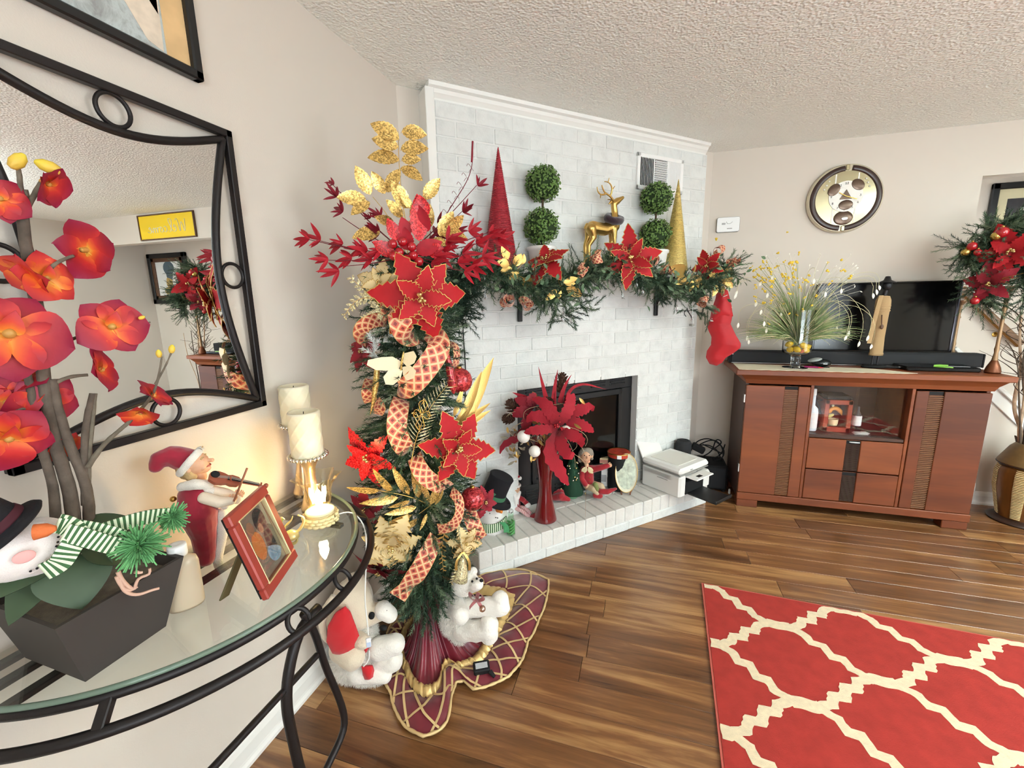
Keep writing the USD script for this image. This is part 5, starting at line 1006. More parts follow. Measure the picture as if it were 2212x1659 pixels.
# ================================================================== the slim decorated tree in the corner
TX = np.array([-.828, 1.425, 0.]); TPl = VP(TX+[0, 0, 1.0]); kt = px2m(TX+[0, 0, 1.2]); rT, uT, nT = facing(TX+[0, 0, 1.0])
def dirT(a): d = rT*a[0]+uT*a[1]+nT*a[2]; return d/np.linalg.norm(d)
M_needle = PM('pine_needle', (56, 80, 54), .6, var=.35, vs=14); M_needle2 = PM('pine_needle_pale', (108, 126, 96), .6, var=.3, vs=14); M_needled = PM('pine_needle_dark', (34, 54, 38), .6, var=.3, vs=14)
M_twig = PM('twig_brown', (84, 64, 46), .8)
def sprig(o, d, L, nl, n, q, flat=.004, w=.0030):
    """one evergreen tip: needles all round a twig, as thin closed slivers"""
    d = d/np.linalg.norm(d); B0 = basis(d, q.normal(0, 1, 3)); V, F = [], []
    t = np.linspace(.06, 1, n); a = q.uniform(0, 6.283, n); lean = .75
    P = o+np.outer(t*L, d); R_ = np.outer(np.cos(a), B0[:, 1])+np.outer(np.sin(a), B0[:, 2])
    D = d*math.cos(lean)+R_*math.sin(lean); D *= (nl*(1-.45*t)*q.uniform(.8, 1.15, n))[:, None]
    S = np.cross(D, d); S /= np.linalg.norm(S, axis=1, keepdims=True); T_ = np.cross(S, D); T_ /= np.linalg.norm(T_, axis=1, keepdims=True)
    V = np.stack([P+S*w/2, P-S*w/2, P+T_*w/2, P+D], 1).reshape(-1, 3); k = np.arange(n)*4
    F = np.vstack([np.stack([k, k+1, k+3], 1), np.stack([k+1, k+2, k+3], 1), np.stack([k+2, k, k+3], 1)])
    return V, F
tr = thing('christmas_tree', 'slim artificial evergreen tree heavily hung with gold and red ornaments', 'christmas tree', TX)
q = np.random.default_rng(5)
part(tr, 'trunk', tube([TX+[0, 0, .03], TX+[0, 0, 1.6]], [.014, .008], 10), M_twig, True)
part(tr, 'stand', join(*[bar(TX+[0, 0, .035], TX+[.14*math.cos(a), .14*math.sin(a), .01], .025, .012, .002) for a in (.4, 1.97, 3.54, 5.1)]), MATS['gloss_black'])
tips = {0: [], 1: [], 2: []}
def radius(z): return float(np.interp(z, [.16, .3, .6, 1.0, 1.35, 1.55, 1.66], [.09, .15, .18, .175, .155, .12, .04]))
for i in range(900):
    z = q.uniform(.20, 1.62); a = q.uniform(0, 2*math.pi); R1 = radius(z)*q.uniform(.8, 1.12)
    d = np.array([math.cos(a), math.sin(a), q.uniform(-.55, .15)]); o = TX+[0, 0, z]+d*.03
    tips[0 if q.random() < .62 else (1 if q.random() < .5 else 2)].append(sprig(o+d*R1*.35, d, R1*.74, .034, 52, q))
for i in range(330):
    z = q.uniform(.24, 1.55); a = math.atan2(nT[1], nT[0])+q.normal(0, .9); d = np.array([math.cos(a), math.sin(a), q.uniform(-.9, .5)])
    tips[0 if q.random() < .5 else 2].append(sprig(TX+[0, 0, z]+d*.02+q.normal(0, .02, 3), d, radius(z)*q.uniform(.5, .8), .034, 50, q))
for k, m in ((0, M_needle), (1, M_needle2), (2, M_needled)): part(tr, 'foliage', join(*tips[k]), m, False, kind='stuff')
for i in range(16):
    z = .25+1.3*i/16; a = i*2.4; d = np.array([math.cos(a), math.sin(a), -.15]); part(tr, 'branch', tube([TX+[0, 0, z], TX+[0, 0, z]+d*radius(z)*.8], [.005, .002], 6), M_twig)
for k, (px, py) in enumerate(((868, 1300), (893, 1322), (912, 1345), (935, 1318), (960, 1300), (985, 1285), (850, 1270), (1006, 1260))):
    e = TPl(px, py, .05); part(tr, 'low_tip', sprig(TX+[0, 0, .36]+(e-TX-[0, 0, .36])*.3, e-TX-[0, 0, .36], np.linalg.norm(e-TX-[0, 0, .36])*.75, .03, 90, q), M_needle, False, kind='stuff')
for k, (px, py) in enumerate(((822, 730), (835, 720), (812, 745), (828, 752))):
    e = TPl(px, py, .12); part(tr, 'frosted_tip', sprig(e-dirT((.4, -.2, -.3))*.02+[0, 0, -.04], dirT((q.normal(0, .4)-.3, .6, .5)), .07, .03, 70, q), PM('frosted_needle', (206, 208, 204), .7) if k == 0 else MATS['frosted_needle'], False, kind='stuff')

# ------------------------------------------------------------------ decoration makers
M_pred = UVM('poinsettia_red', [(0, (110, 4, 14)), (.3, (164, 6, 20)), (1, (182, 10, 24))], .75, .3, 120)
M_pdk = UVM('poinsettia_dark', [(0, (84, 8, 20)), (.4, (132, 14, 32)), (1, (150, 22, 42))], .75, .3, 120)
M_pglit = PM('poinsettia_glitter', (206, 12, 22), .35, glitter=260)
M_gilt = PM('gilt_edge', (224, 186, 110), .35, metal=.7); M_gleaf = PM('gold_glitter_leaf', (222, 180, 104), .36, metal=.6, glitter=260)
M_gpale = PM('champagne_leaf', (222, 204, 160), .38, metal=.45, glitter=260); M_gsat = PM('gold_satin_leaf', (214, 174, 100), .36, metal=.7, bump=.3, bs=160)
M_gcream = PM('cream_gold_petal', (226, 202, 150), .6, metal=.2)
M_rleaf = PM('red_spray_leaf', (164, 8, 30), .6, var=.2, vs=40); M_rdk = PM('red_spray_dark', (128, 14, 34), .6, var=.2, vs=40); M_rstem = PM('red_stem', (104, 22, 34), .6)
M_berry = PM('red_berry', (168, 16, 30), .15, coat=.6); M_bead = PM('gold_bead', (214, 190, 128), .2, metal=.85)
def edge_tube(L, w, R, p, r=.0009, **k):
    v, f = leaf(L, w, **k); n = len(v)//6; a, b = v[n:2*n], v[2*n:3*n]; P = np.vstack([a, b[::-1]])@R.T+p; return tube(P, r, 4, False)
def poinsettia(label, c, size, ax, mats=None, petals=(6, 5), edge=True, seed=0, name='poinsettia', serr=.16, group=None, fold=.18, roll=0, wid=.5, spread=(.12, .55)):
    mats = mats or M_pred; A = ax if isinstance(ax, np.ndarray) else dirT(ax); Bs = basis(np.cross(A, [.31, .17, .93]), A); q = np.random.default_rng(seed)
    t = thing(name, label, 'artificial flower', c, group=group); eg = []
    for ly, n in enumerate(petals):
        for k in range(n):
            a = 2*math.pi*(k+.5*ly)/n+q.normal(0, .09)+roll; op_ = spread[min(ly, 1)]+q.normal(0, .07); d = (Bs[:, 0]*math.cos(a)+Bs[:, 1]*math.sin(a))*math.cos(op_)+A*math.sin(op_)
            L = size*(.52 if ly == 0 else .37)*q.uniform(.85, 1.12); R = basis(d, A); kw = dict(n=7, fold=fold, curl=.22+q.normal(0, .08), serr=serr, tip=.85, seed=seed*31+k, wave=.05)
            p = c+A*size*.02*ly
            part(t, 'petal', tf(leaf(L, L*wid, **kw), R, p), mats, 25, uv=leaf_uv(7, serr) if mats in (M_pred, M_pdk) else None)
            if edge: eg.append(edge_tube(L, L*wid, R, p, size*.0058, **kw))
    if eg: part(t, 'gilt_edge', join(*eg), M_gilt, True)
    for k in range(9):
        a = q.uniform(0, 6.28); rr = size*.05*q.random()**.5; part(t, 'stamen', ell(c+A*size*q.uniform(.07, .13)+(Bs[:, 0]*math.cos(a)+Bs[:, 1]*math.sin(a))*rr, size*.021, 1), M_bead, True)
    return t
def spray(label, base, leaves, stem, m, sm, name='leaf_spray', cat='spray', wfac=.42, fold=.2, curl=.15, serr=0, nrm=(0, .2, 1), group=None, seed=0, tip=.9):
    """leaves: (root px, tip px, offset) ; stem: polyline px"""
    q = np.random.default_rng(seed); P0 = TPl(*base); t = thing(name, label, cat, P0, group=group)
    for pts, r in stem: part(t, 'stem', tube(spl([TPl(*p) for p in pts], 16), np.linspace(r, r*.5, 16), 6), sm, True)
    for a, b in leaves:
        A_, B_ = TPl(*a), TPl(*b); L = np.linalg.norm(B_-A_); N = dirT(np.array(nrm)+q.normal(0, .22, 3)); part(t, 'leaf', tf(leaf(L, L*wfac, 7, fold, curl, serr=serr, tip=tip, seed=seed+len(leaves)), basis(B_-A_, N), A_), m, 30)
    return t
# ---- topper: tall gold leaf spray
o1 = .03
gl = [((862, 300), (800, 262)), ((860, 318), (803, 296)), ((862, 345), (793, 333)), ((868, 284), (922, 288)), ((866, 322), (925, 316)), ((868, 345), (909, 342)), ((866, 362), (914, 385))]
spray('tall gold leaf spray standing up above the tree top', (865, 520), [((*a, .03), (*b, .05)) for a, b in gl], [([(895, 560), (870, 440), (862, 350), (860, 282)], .0022)]+[([((a[0]+864)/2, a[1]+4), a], .001) for a, b in gl], M_gleaf, M_gilt, wfac=.56, serr=.05)
gl2 = [((800, 420), (768, 356)), ((832, 418), (802, 370)), ((836, 415), (862, 362)), ((880, 450), (846, 388)), ((790, 430), (727, 424)), ((798, 436), (757, 460)), ((916, 430), (950, 384)), ((870, 470), (836, 430)), ((820, 500), (760, 510)), ((850, 480), (810, 470)), ((890, 450), (866, 420))]
spray('low crown of gold glitter leaves at the front of the tree top', (870, 540), [((*a, .07), (*b, .10)) for a, b in gl2], [([(880, 560), (840, 470), (805, 425)], .002), ([(880, 560), (890, 480), (916, 430)], .002)], M_gleaf, M_gilt, wfac=.5, serr=.05, seed=2)
gl3 = [((960, 500), (1004, 468)), ((950, 510), (978, 455)), ((930, 490), (925, 440)), ((950, 500), (1012, 512)), ((900, 480), (890, 440)), ((930, 520), (972, 528)), ((905, 500), (870, 478))]
spray('right group of gold glitter leaves in the tree top beside the red spray', (920, 545), [((*a, .09), (*b, .12)) for a, b in gl3], [([(905, 560), (940, 515), (960, 500)], .002)], M_gleaf, M_gilt, wfac=.5, serr=.05, seed=3)
# ---- red sprays fanning left and right
def fan(tipx, tipy, rx, ry, n, L, sp, seed, off=.1, up=0):
    q = np.random.default_rng(seed); out = []; a0 = math.atan2(tipy-ry, tipx-rx); nodes = max(2, n//4)
    for k in range(nodes):
        t = .45+.55*k/(nodes-1); bx, by = rx+(tipx-rx)*t+q.normal(0, 4), ry+(tipy-ry)*t+q.normal(0, 6)
        for j in range(5):
            a = a0+(j-2)*.42+q.normal(0, .16); l = L*q.uniform(.7, 1.15)*(1-.1*abs(j-2)); out.append(((bx, by, off), (bx+l*math.cos(a), by+l*math.sin(a), off+q.normal(0, .035))))
    return out
def rspray(label, arms, seed, m=None, off=.1):
    lv, stm = [], []
    for k, (tx_, ty_, n, L) in enumerate(arms): lv += fan(tx_, ty_, 880, 545, n, L, .6, seed+k, off); stm.append(([(880, 550, off*.6), ((880+tx_)/2, (545+ty_)/2+8, off), (tx_, ty_, off)], .0022))
    return spray(label, (880, 550), lv, stm, m or M_rleaf, M_rstem, wfac=.2, fold=.3, curl=.1, seed=seed, tip=.8)
rspray('long red spray reaching left to the wall from the tree top', [(690, 520, 12, 46), (665, 517, 9, 40)], 11)
rspray('red spray reaching low left, its tips above the cream leaves', [(710, 562, 13, 42), (740, 575, 10, 44)], 12, off=.13)
rspray('red spray reaching up left between the gold leaves', [(735, 415, 7, 34), (740, 470, 8, 36), (715, 395, 4, 22)], 13, M_rdk, .05)
rspray('red spray reaching right over the garland in front of the red cone', [(1060, 500, 14, 46), (1075, 515, 12, 46), (1040, 545, 12, 46)], 14, off=.12)
rspray('red spray drooping right, lowest of the right sprays', [(1020, 570, 12, 44), (1000, 585, 10, 40)], 15, off=.15)
rspray('dark red spray rising right with a bare twig tip', [(1030, 400, 8, 28), (1000, 455, 9, 34), (985, 500, 8, 36)], 16, M_rdk, .03)
tw = thing('red_twig', 'thin beaded red twig rising highest right of the tree top', 'twig', TPl(985, 430))
part(tw, 'stem', tube(spl([TPl(930, 520, .02), TPl(985, 430, .02), TPl(1018, 365, .02), TPl(1021, 305, .02)], 20), np.linspace(.002, .0012, 20), 6), M_rstem, True)
part(tw, 'tip_rod', tube([TPl(1019, 350, .02), TPl(1021, 305, .02)], .0035, 8), M_rdk, True)
for k in range(12):
    t = k/11; p = TPl(960+t*58, 470-t*108, .02); s = (-1)**k; part(tw, 'curl', tube(spl([p, p+rT*s*.012+uT*.012, p+rT*s*.016+uT*.004], 6), .0007, 4), M_rstem, True)
vl = [((905, 520), (905, 415), 34), ((925, 500), (898, 440), 26), ((860, 520), (838, 470), 24), ((880, 510), (868, 468), 24), ((850, 550), (806, 520), 26), ((900, 545), (955, 520), 30), ((925, 540), (965, 545), 28), ((880, 540), (872, 490), 30), ((915, 470), (905, 420), 30)]
vt = thing('velvet_leaf_pick', 'broad red velvet leaves standing at the middle of the tree top', 'leaf pick', TPl(890, 545))
for k, (a, b, w) in enumerate(vl):
    A_, B_ = TPl(*a, .13), TPl(*b, .15); L = np.linalg.norm(B_-A_); part(vt, 'leaf', tf(leaf(L, w*kt, 9, .2, .15, serr=.06, seed=k, tip=.8), basis(B_-A_, dirT((q.normal(0, .2), 0, 1))), A_), M_rleaf if k % 2 else MATS['poinsettia_glitter'], 30)


bc = thing('berry_cluster', 'cluster of glossy red berries above the big poinsettia', 'berries', TPl(872, 545))
for x, y in ((848, 527), (889, 533), (862, 545), (878, 560), (850, 553), (870, 522), (893, 552), (905, 565)): part(bc, 'berry', ell(TPl(x, y, .17), 8.5*kt, 2), M_berry, True)
# ---- poinsettias
poinsettia('big red poinsettia with gilt edges and gold beads, front of the tree near the top', TPl(908, 640, .19), .29, (.15, -.1, 1), seed=4, roll=.35, spread=(.05, .5))
poinsettia('red poinsettia with gilt edges at the right of the tree, middle height', TPl(986, 968, .17), .27, (.35, -.02, 1), seed=5, roll=.2)
poinsettia('glittery red poinsettia hanging at the left edge of the tree beside the wall', TPl(800, 985, .10), .25, (-.5, -.1, .8), M_pglit, (5, 3), False, 6, roll=.6, wid=.44)
poinsettia('cream and gold poinsettia peeking out behind the big red one', TPl(822, 612, .12), .16, (-.4, .2, 1), M_gcream, (5, 4), True, 7)
poinsettia('dark red poinsettia with ribbon petals low behind the lower gold spray', TPl(790, 1098, .06), .17, (-.5, 0, .9), M_pdk, (5, 3), False, 8)
poinsettia('dark crimson poinsettia at the left of the tree below the ribbon loop', TPl(785, 760, .05), .15, (-.6, .2, .7), M_pdk, (5, 3), False, 9)
poinsettia('drooping crimson poinsettia at the tree foot above the white dog', TPl(822, 1226, .06), .22, (-.35, -.6, .6), M_pdk, (5, 4), False, 10)
poinsettia('crimson poinsettia behind the red ball, beside the black top hat', TPl(1045, 1085, .0), .15, (.5, .1, .8), M_pdk, (5, 3), False, 16)
# ---- champagne sprigs at the left
def fern(label, pts, n, Ls, w, m, nm='leaf_sprig', side=.9, seed=0, off=.1, sm=None):
    P = spl([TPl(*p, off) for p in pts], 24); t = thing(nm, label, 'sprig', P[0]); part(t, 'stem', tube(P, np.linspace(.0016, .0008, 24), 5), sm or M_gilt, True)
    for k in range(n):
        u = .18+.8*k/(n-1); i = min(int(u*23), 22); d = P[i+1]-P[i]; d /= np.linalg.norm(d); s = (-1)**k; sd = np.cross(d, nT)*s; L = Ls*(1.1-.6*u); dd = d*.75+sd*side
        part(t, 'leaf', tf(leaf(L, L*w, 5, .25, .2, seed=k), basis(dd, nT+rT*s*.3), P[i]), m, 30)
    return t
fern('champagne leaf sprig pointing up left from the tree side', [(835, 680), (800, 640), (755, 598)], 16, .034, .42, M_gpale, seed=1)
fern('champagne leaf sprig drooping to the left wall', [(815, 645), (780, 645), (742, 686)], 14, .030, .42, M_gpale, seed=2)
fern('shorter champagne sprig above the ribbon loop', [(840, 672), (810, 680), (783, 690)], 14, .032, .4, M_gpale, seed=3)
# ---- plaid ribbons
M_plaid = usdkit.material(stage, '/World/Looks/plaid_ribbon', {'uv': ('uvmap', {'attribute': 'st'}), 'm': ('mapping', {'rotation': (0, 0, .785), 'scale': (2.7, 2.7, 1)}), 's': ('separate_xyz', {}), 'fx': ('math', {'math_type': 'pingpong', 'value2': .5}), 'fy': ('math', {'math_type': 'pingpong', 'value2': .5}), 'mn': ('math', {'math_type': 'minimum'}),
    'r': ('rgb_ramp', {'ramp': [(0, lin((232, 196, 150))), (.10, lin((226, 180, 132))), (.16, lin((206, 96, 74))), (.30, lin((196, 92, 70))), (.36, lin((130, 34, 32))), (.5, lin((146, 42, 38)))]}), 'n': ('noise_texture', {'scale': 700.0}), 'b': ('bump', {'strength': .5, 'distance': .001}), 'p': ('principled_bsdf', {'roughness': .5, 'sheen_weight': .3})},
    [('uv.UV', 'm.vector'), ('m.vector', 's.vector'), ('s.x', 'fx.value1'), ('s.y', 'fy.value1'), ('fx.value', 'mn.value1'), ('fy.value', 'mn.value2'), ('mn.value', 'r.fac'), ('r.color', 'p.base_color'), ('mn.value', 'b.height'), ('b.normal', 'p.normal')], surface='p.BSDF')
def band(label, pts, wpx, tilt=None, nm='plaid_ribbon', parent=None, k_=None, VPf=None, group=None):
    f = VPf or TPl; kk = k_ or kt; P = spl([f(*p) for p in pts], 44); nn = nT; D = np.gradient(P, axis=0); N = np.cross(D, nn); N /= np.linalg.norm(N, axis=1, keepdims=True)
    if tilt is not None: N = N+np.outer(np.interp(np.linspace(0, 1, 44), *tilt), nn)
    w = wpx*kk; t = parent or thing(nm, label, 'ribbon', P[0], group=group)
    g = part(t, 'band' if parent is None else 'tail', ribbon(P, N, w, .0012), M_plaid, True, uv=ribbon_uv(P, w))
    N1 = N/np.linalg.norm(N, axis=1, keepdims=True); part(g, 'wired_edge', join(tube(P+N1*w/2, .0009, 4, False), tube(P-N1*w/2, .0009, 4, False)), M_gilt, True); return t
band('long red and gold plaid ribbon band across the tree front under the butterfly side', [(930, 715, .10), (948, 750, .17), (925, 790, .19), (895, 825, .19), (870, 842, .16), (860, 838, .11)], 44, ([0, .3, .8, 1], [.5, .1, 0, .9]))
band('looped plaid ribbon right below the big poinsettia', [(850, 690, .10), (846, 660, .14), (858, 668, .17), (866, 700, .19), (880, 725, .15), (900, 722, .09)], 42, ([0, .5, 1], [.4, .1, .6]))
band('curled plaid ribbon loop at the upper left of the tree', [(835, 690, .06), (812, 692, .10), (785, 705, .12), (780, 722, .10), (800, 735, .05)], 30, ([0, .4, 1], [.2, .6, .2]))
band('vertical plaid ribbon band at the middle of the tree', [(868, 862, .11), (862, 885, .17), (858, 930, .19), (872, 965, .18), (884, 975, .12)], 38, ([0, .5, 1], [.5, .0, .6]))
band('plaid ribbon passing under the right poinsettia', [(895, 985, .14), (905, 1010, .18), (925, 1035, .19), (955, 1050, .18), (965, 1055, .14)], 34, ([0, .5, 1], [.7, .1, .2]))
band('narrow plaid ribbon curling down beside the lower red ball', [(975, 1060, .14), (992, 1085, .18), (990, 1115, .19), (968, 1140, .18), (946, 1142, .16)], 26, ([0, .4, .7, 1], [1.2, .8, .2, .2]))
band('plaid ribbon tail hanging at the tree bottom with a notched end', [(942, 1160, .14), (925, 1195, .19), (900, 1240, .20), (880, 1264, .19), (858, 1290, .19)], 40, ([0, .6, .8, 1], [.2, 0, .5, 0]))
band('short plaid ribbon at the right edge of the tree above the hearth', [(1010, 1100, .05), (1020, 1125, .08), (1030, 1150, .09), (1038, 1165, .08)], 34, ([0, 1], [.3, .2]))
band('small plaid ribbon piece at the left edge of the tree', [(803, 820, .06), (796, 845, .10), (802, 868, .06)], 28, ([0, 1], [.5, .5]))
band('small plaid ribbon peeping out by the icicle ornament', [(812, 868, .08), (820, 882, .11), (815, 895, .08)], 24, ([0, 1], [.4, .6]))
band('dark red ribbon loop seen edge-on at the right of the tree', [(968, 745, .04), (984, 752, .07), (984, 785, .07), (972, 800, .03)], 26, ([0, 1], [1.4, 1.4]))
# ---- butterfly, balls, icicles
bf = thing('butterfly_ornament', 'cream and gold butterfly ornament clipped to the tree', 'ornament', TPl(866, 775, .18)); M_wing = PM('butterfly_wing', (232, 216, 180), .5, metal=.15, bump=.4, bs=200)
for nm, pts in (('wing', [(868, 768), (852, 758), (832, 758), (808, 762), (806, 770), (822, 780), (845, 782), (864, 778)]), ('wing', [(862, 780), (845, 784), (836, 795), (840, 808), (853, 810), (866, 800), (870, 785)]), ('wing', [(870, 765), (874, 752), (892, 747), (897, 756), (893, 768), (880, 775)]), ('wing', [(872, 778), (886, 775), (896, 784), (892, 797), (880, 802), (873, 792)])):
    P = np.array([TPl(*p) for p in pts]); pl2 = Polygon([((p-TX)@rT, (p-TX)@uT) for p in P]).buffer(.002); v, f = extr(pl2, .0018, -.0009); d = rT if pts[1][0] < 868 else rT
    V = v[:, :1]*rT+v[:, 1:2]*uT+TX+nT*(.185+v[:, 2:]+np.abs(v[:, :1]-(TPl(868, 775)-TX)@rT)*.35); part(bf, nm, (V, f), M_wing, 30)
part(bf, 'body', tube(spl([TPl(866, 800, .19), TPl(869, 775, .195), TPl(872, 760, .19)], 8), [.002, .003, .0035, .0035, .0035, .003, .0025, .002], 8), M_gleaf, True)
M_ball = PM('red_glitter_ball', (176, 40, 46), .3, metal=.3, glitter=150, coat=.4)
def ball(label, px, py, r, off):
    c = TPl(px, py, off); t = thing('ball_ornament', label, 'ornament', c); v, f = ell(c, r*kt, 4); part(t, 'ball', fuzz((v, f), .0016, 160, 3), M_ball, True)
    part(t, 'cap', lathe([(0, r*kt*.97), (r*kt*.2, r*kt*.95), (r*kt*.2, r*kt*1.12), (0, r*kt*1.14)], 14, c), M_gold, True); part(t, 'loop', tube([c+[0, 0, r*kt*1.1], c+[0, 0, r*kt*1.45]], .0006, 4), M_gold)
ball('textured red ball ornament at the right, upper half of the tree', 993, 822, 27, .06); ball('textured red ball ornament at the right, lower half beside the top hat', 1021, 1077, 27, .07)
ic = thing('drop_ornament', 'red and gold latticed drop ornament left of the upper red ball', 'ornament', TPl(975, 805, .1))
part(ic, 'drop', tube([TPl(962, 745, .12), TPl(966, 765, .12), TPl(972, 800, .12), TPl(978, 832, .12), TPl(980, 850, .12)], [.003, .008, .015, .018, .004], 14), M_ball, True)
for k in range(7): t = k/6; part(ic, 'wire_wrap', tube(np.array([TPl(965+12*t, 765+70*t, .12)+(.010+.008*t)*(rT*math.cos(a)+nT*math.sin(a))+uT*.004*math.sin(a) for a in np.linspace(0, 6.28, 20)]), .0011, 4, False), M_gilt, True)
ici = thing('icicle_ornament', 'long gold icicle ornament at the left of the tree', 'ornament', TPl(808, 830, .12))
part(ici, 'icicle', tube([TPl(814, 775, .12), TPl(815, 790, .12), TPl(812, 830, .12), TPl(806, 870, .12), TPl(800, 895, .12)], [.004, .009, .011, .006, .001], 12), M_gleaf, True); part(ici, 'hook', tube([TPl(814, 775, .12), TPl(812, 760, .11)], .0007, 4), M_gold)
# gold fern and filigree cross
fr_ = fern('pale gold fern frond in the middle of the tree', [(888, 1000), (905, 930), (930, 880), (968, 830)], 64, .058, .09, M_gpale, 'fern_frond', 1.1, 5, .17)
cr_ = thing('filigree_ornament', 'gold filigree ornament in a cross shape on the fern frond', 'ornament', TPl(911, 895, .2))
for a, L in ((0, 17), (90, 30), (180, 17), (270, 34)):
    d = np.array([math.cos(math.radians(a-8)), math.sin(math.radians(a-8))]); 
    for s in (-1, 1):
        P = spl([TPl(911, 895, .2), TPl(911+d[0]*L*.5-d[1]*s*7, 895-d[1]*L*.5-d[0]*s*7, .202), TPl(911+d[0]*L*.85-d[1]*s*8, 895-d[1]*L*.85-d[0]*s*8, .202), TPl(911+d[0]*L-d[1]*s*1, 895-d[1]*L-d[0]*s*1, .202), TPl(911+d[0]*L*.7-d[1]*s*3, 895-d[1]*L*.7-d[0]*s*3, .203)], 24); part(cr_, 'scroll', tube(P, .0016, 6), M_gold, True)
    part(cr_, 'tip_bead', ell(TPl(911+d[0]*(L+3), 895-d[1]*(L+3), .202), .004, 1), M_bead, True)
part(cr_, 'centre', ell(TPl(911, 895, .203), .006, 2), M_bead, True)
# long gold leaves, right and lower left
rl = [((990, 930), (1070, 770), .03), ((1000, 905), (1040, 800), .06), ((1000, 915), (1060, 868), .06), ((1000, 920), (1062, 885), .08), ((995, 925), (1050, 900), .08), ((980, 900), (1005, 830), .07), ((985, 915), (1020, 860), .08)]
spray('long pointed gold leaves fanning right from the tree above the fireplace side', (985, 930), [((a[0], a[1], .10), (b[0], b[1], .10)) for a, b, o in rl], [([(960, 945, .06), (985, 925, .1), (1010, 890, .1)], .002)], M_gsat, M_gilt, wfac=.17, seed=7, tip=.7)
ll = [((820, 1060), (747, 1060), 1), ((848, 1062), (802, 1018), 1), ((884, 1068), (846, 1012), 1), ((905, 1075), (893, 1015), 1), ((925, 1085), (912, 1040), 1), ((930, 1090), (955, 1035), 1), ((860, 1075), (775, 1092), 1), ((885, 1082), (840, 1100), 1), ((900, 1095), (830, 1115), 1), ((890, 1112), (826, 1140), 1), ((905, 1120), (850, 1160), 1), ((922, 1110), (908, 1148), 1), ((940, 1090), (962, 1060), 1)]
spray('big spray of long gold glitter leaves on the lower left of the tree', (930, 1092), [((*a, .16), (*b, .19)) for a, b, o in ll], [([(930, 1092, .12), (880, 1072, .17), (820, 1060, .17)], .0024), ([(930, 1092, .12), (905, 1110, .17)], .002)], M_gleaf, M_gilt, wfac=.24, seed=8, tip=.7)
poinsettia('ornate cream and gold cut-out flower low on the tree', TPl(845, 1178, .17), .23, (-.1, -.1, 1), M_gcream, (7, 6), True, 12, name='cream_flower', serr=.35, wid=.55)
poinsettia('smaller cream cut-out flower at the right of the tree foot', TPl(1005, 1172, .13), .14, (.3, 0, 1), M_gcream, (6, 5), True, 13, name='cream_flower', serr=.35, wid=.5)
be = thing('bell_ornament', 'gold tasselled bell ornament with a bow above the white bear', 'ornament', TPl(1000, 1200, .16))
for s in (-1, 1):
    part(be, 'bow_loop', ribbon(spl([TPl(1000, 1190, .17), TPl(1000+s*18, 1178, .18), TPl(1000+s*24, 1192, .175), TPl(1000+s*6, 1196, .17)], 14), nT*.6+uT*.5, .013), M_gsat, True); part(be, 'bow_tail', ribbon(spl([TPl(1000, 1192, .17), TPl(1000+s*12, 1210, .18), TPl(1000+s*14, 1232, .17)], 10), rT, .010), M_gsat, True)
part(be, 'cord', tube([TPl(990, 1110, .15), TPl(992, 1150, .165), TPl(999, 1190, .17)], .003, 8), M_gpale, True)
part(be, 'bell', tube([TPl(1000, 1195, .16), TPl(999, 1215, .16), TPl(996, 1240, .16), TPl(993, 1252, .16)], [.004, .016, .026, .031], 18), M_gpale, True)
fern('champagne sprig hanging beside the bell ornament', [(965, 1130), (955, 1180), (958, 1235)], 16, .030, .3, M_gsat, seed=6, off=.16)
fern('gold beaded sprig at the lower edge of the tree right side', [(1000, 1215), (985, 1240), (975, 1262)], 12, .026, .4, M_gpale, seed=9, off=.17)
# ================================================================== mantel shelf, its garland and what stands on it
ZS = 1.60; kg = px2m(wall(1.95, 1.7, 1.6))
G = lambda x, y, o=0.: ond(x, y, 1.93-o)
D6 = lambda x, y, o=0.: ond(x, y, 2.045-o)
WD = (DT, np.array([0, 0, 1.]), -DN)
ms = thing('mantel_shelf', 'white mantel shelf on black iron brackets, hidden under the garland', 'shelf', wall(2.05, 1.8, ZS-.02))
part(ms, 'board', slab(1.955, CB-.004, .98, 2.6, ZS-.035, ZS, .004), M_trim)
for t in (1.182, 2.222):
    part(ms, 'bracket', join(slab(CB-.020, CB-.006, t-.014, t+.014, 1.32, ZS-.035, .003), slab(1.99, CB-.006, t-.014, t+.014, ZS-.047, ZS-.035, .003), bar(wall(2.128, t, 1.40), wall(2.03, t, ZS-.045), .018, .010, .002, DT)), M_black)
def ball_leaves(c, R, n, m, q, L=.016, w=.011):
    ms_ = []
    for k in range(n):
        d = q.normal(0, 1, 3); d /= np.linalg.norm(d); p = c+d*R*q.uniform(.86, 1.0); t = np.cross(d, q.normal(0, 1, 3)); ms_.append(tf(leaf(L*q.uniform(.8, 1.2), w, 2, .2, .2, th=.0005), basis(t+d*q.uniform(.2, 1.1), d), p))
    return join(*ms_)
M_box = PM('boxwood_leaf', (98, 128, 62), .6, var=.35, vs=30); M_boxd = PM('boxwood_core', (40, 58, 26), .9); M_pot = PM('white_pot', (232, 230, 224), .35)
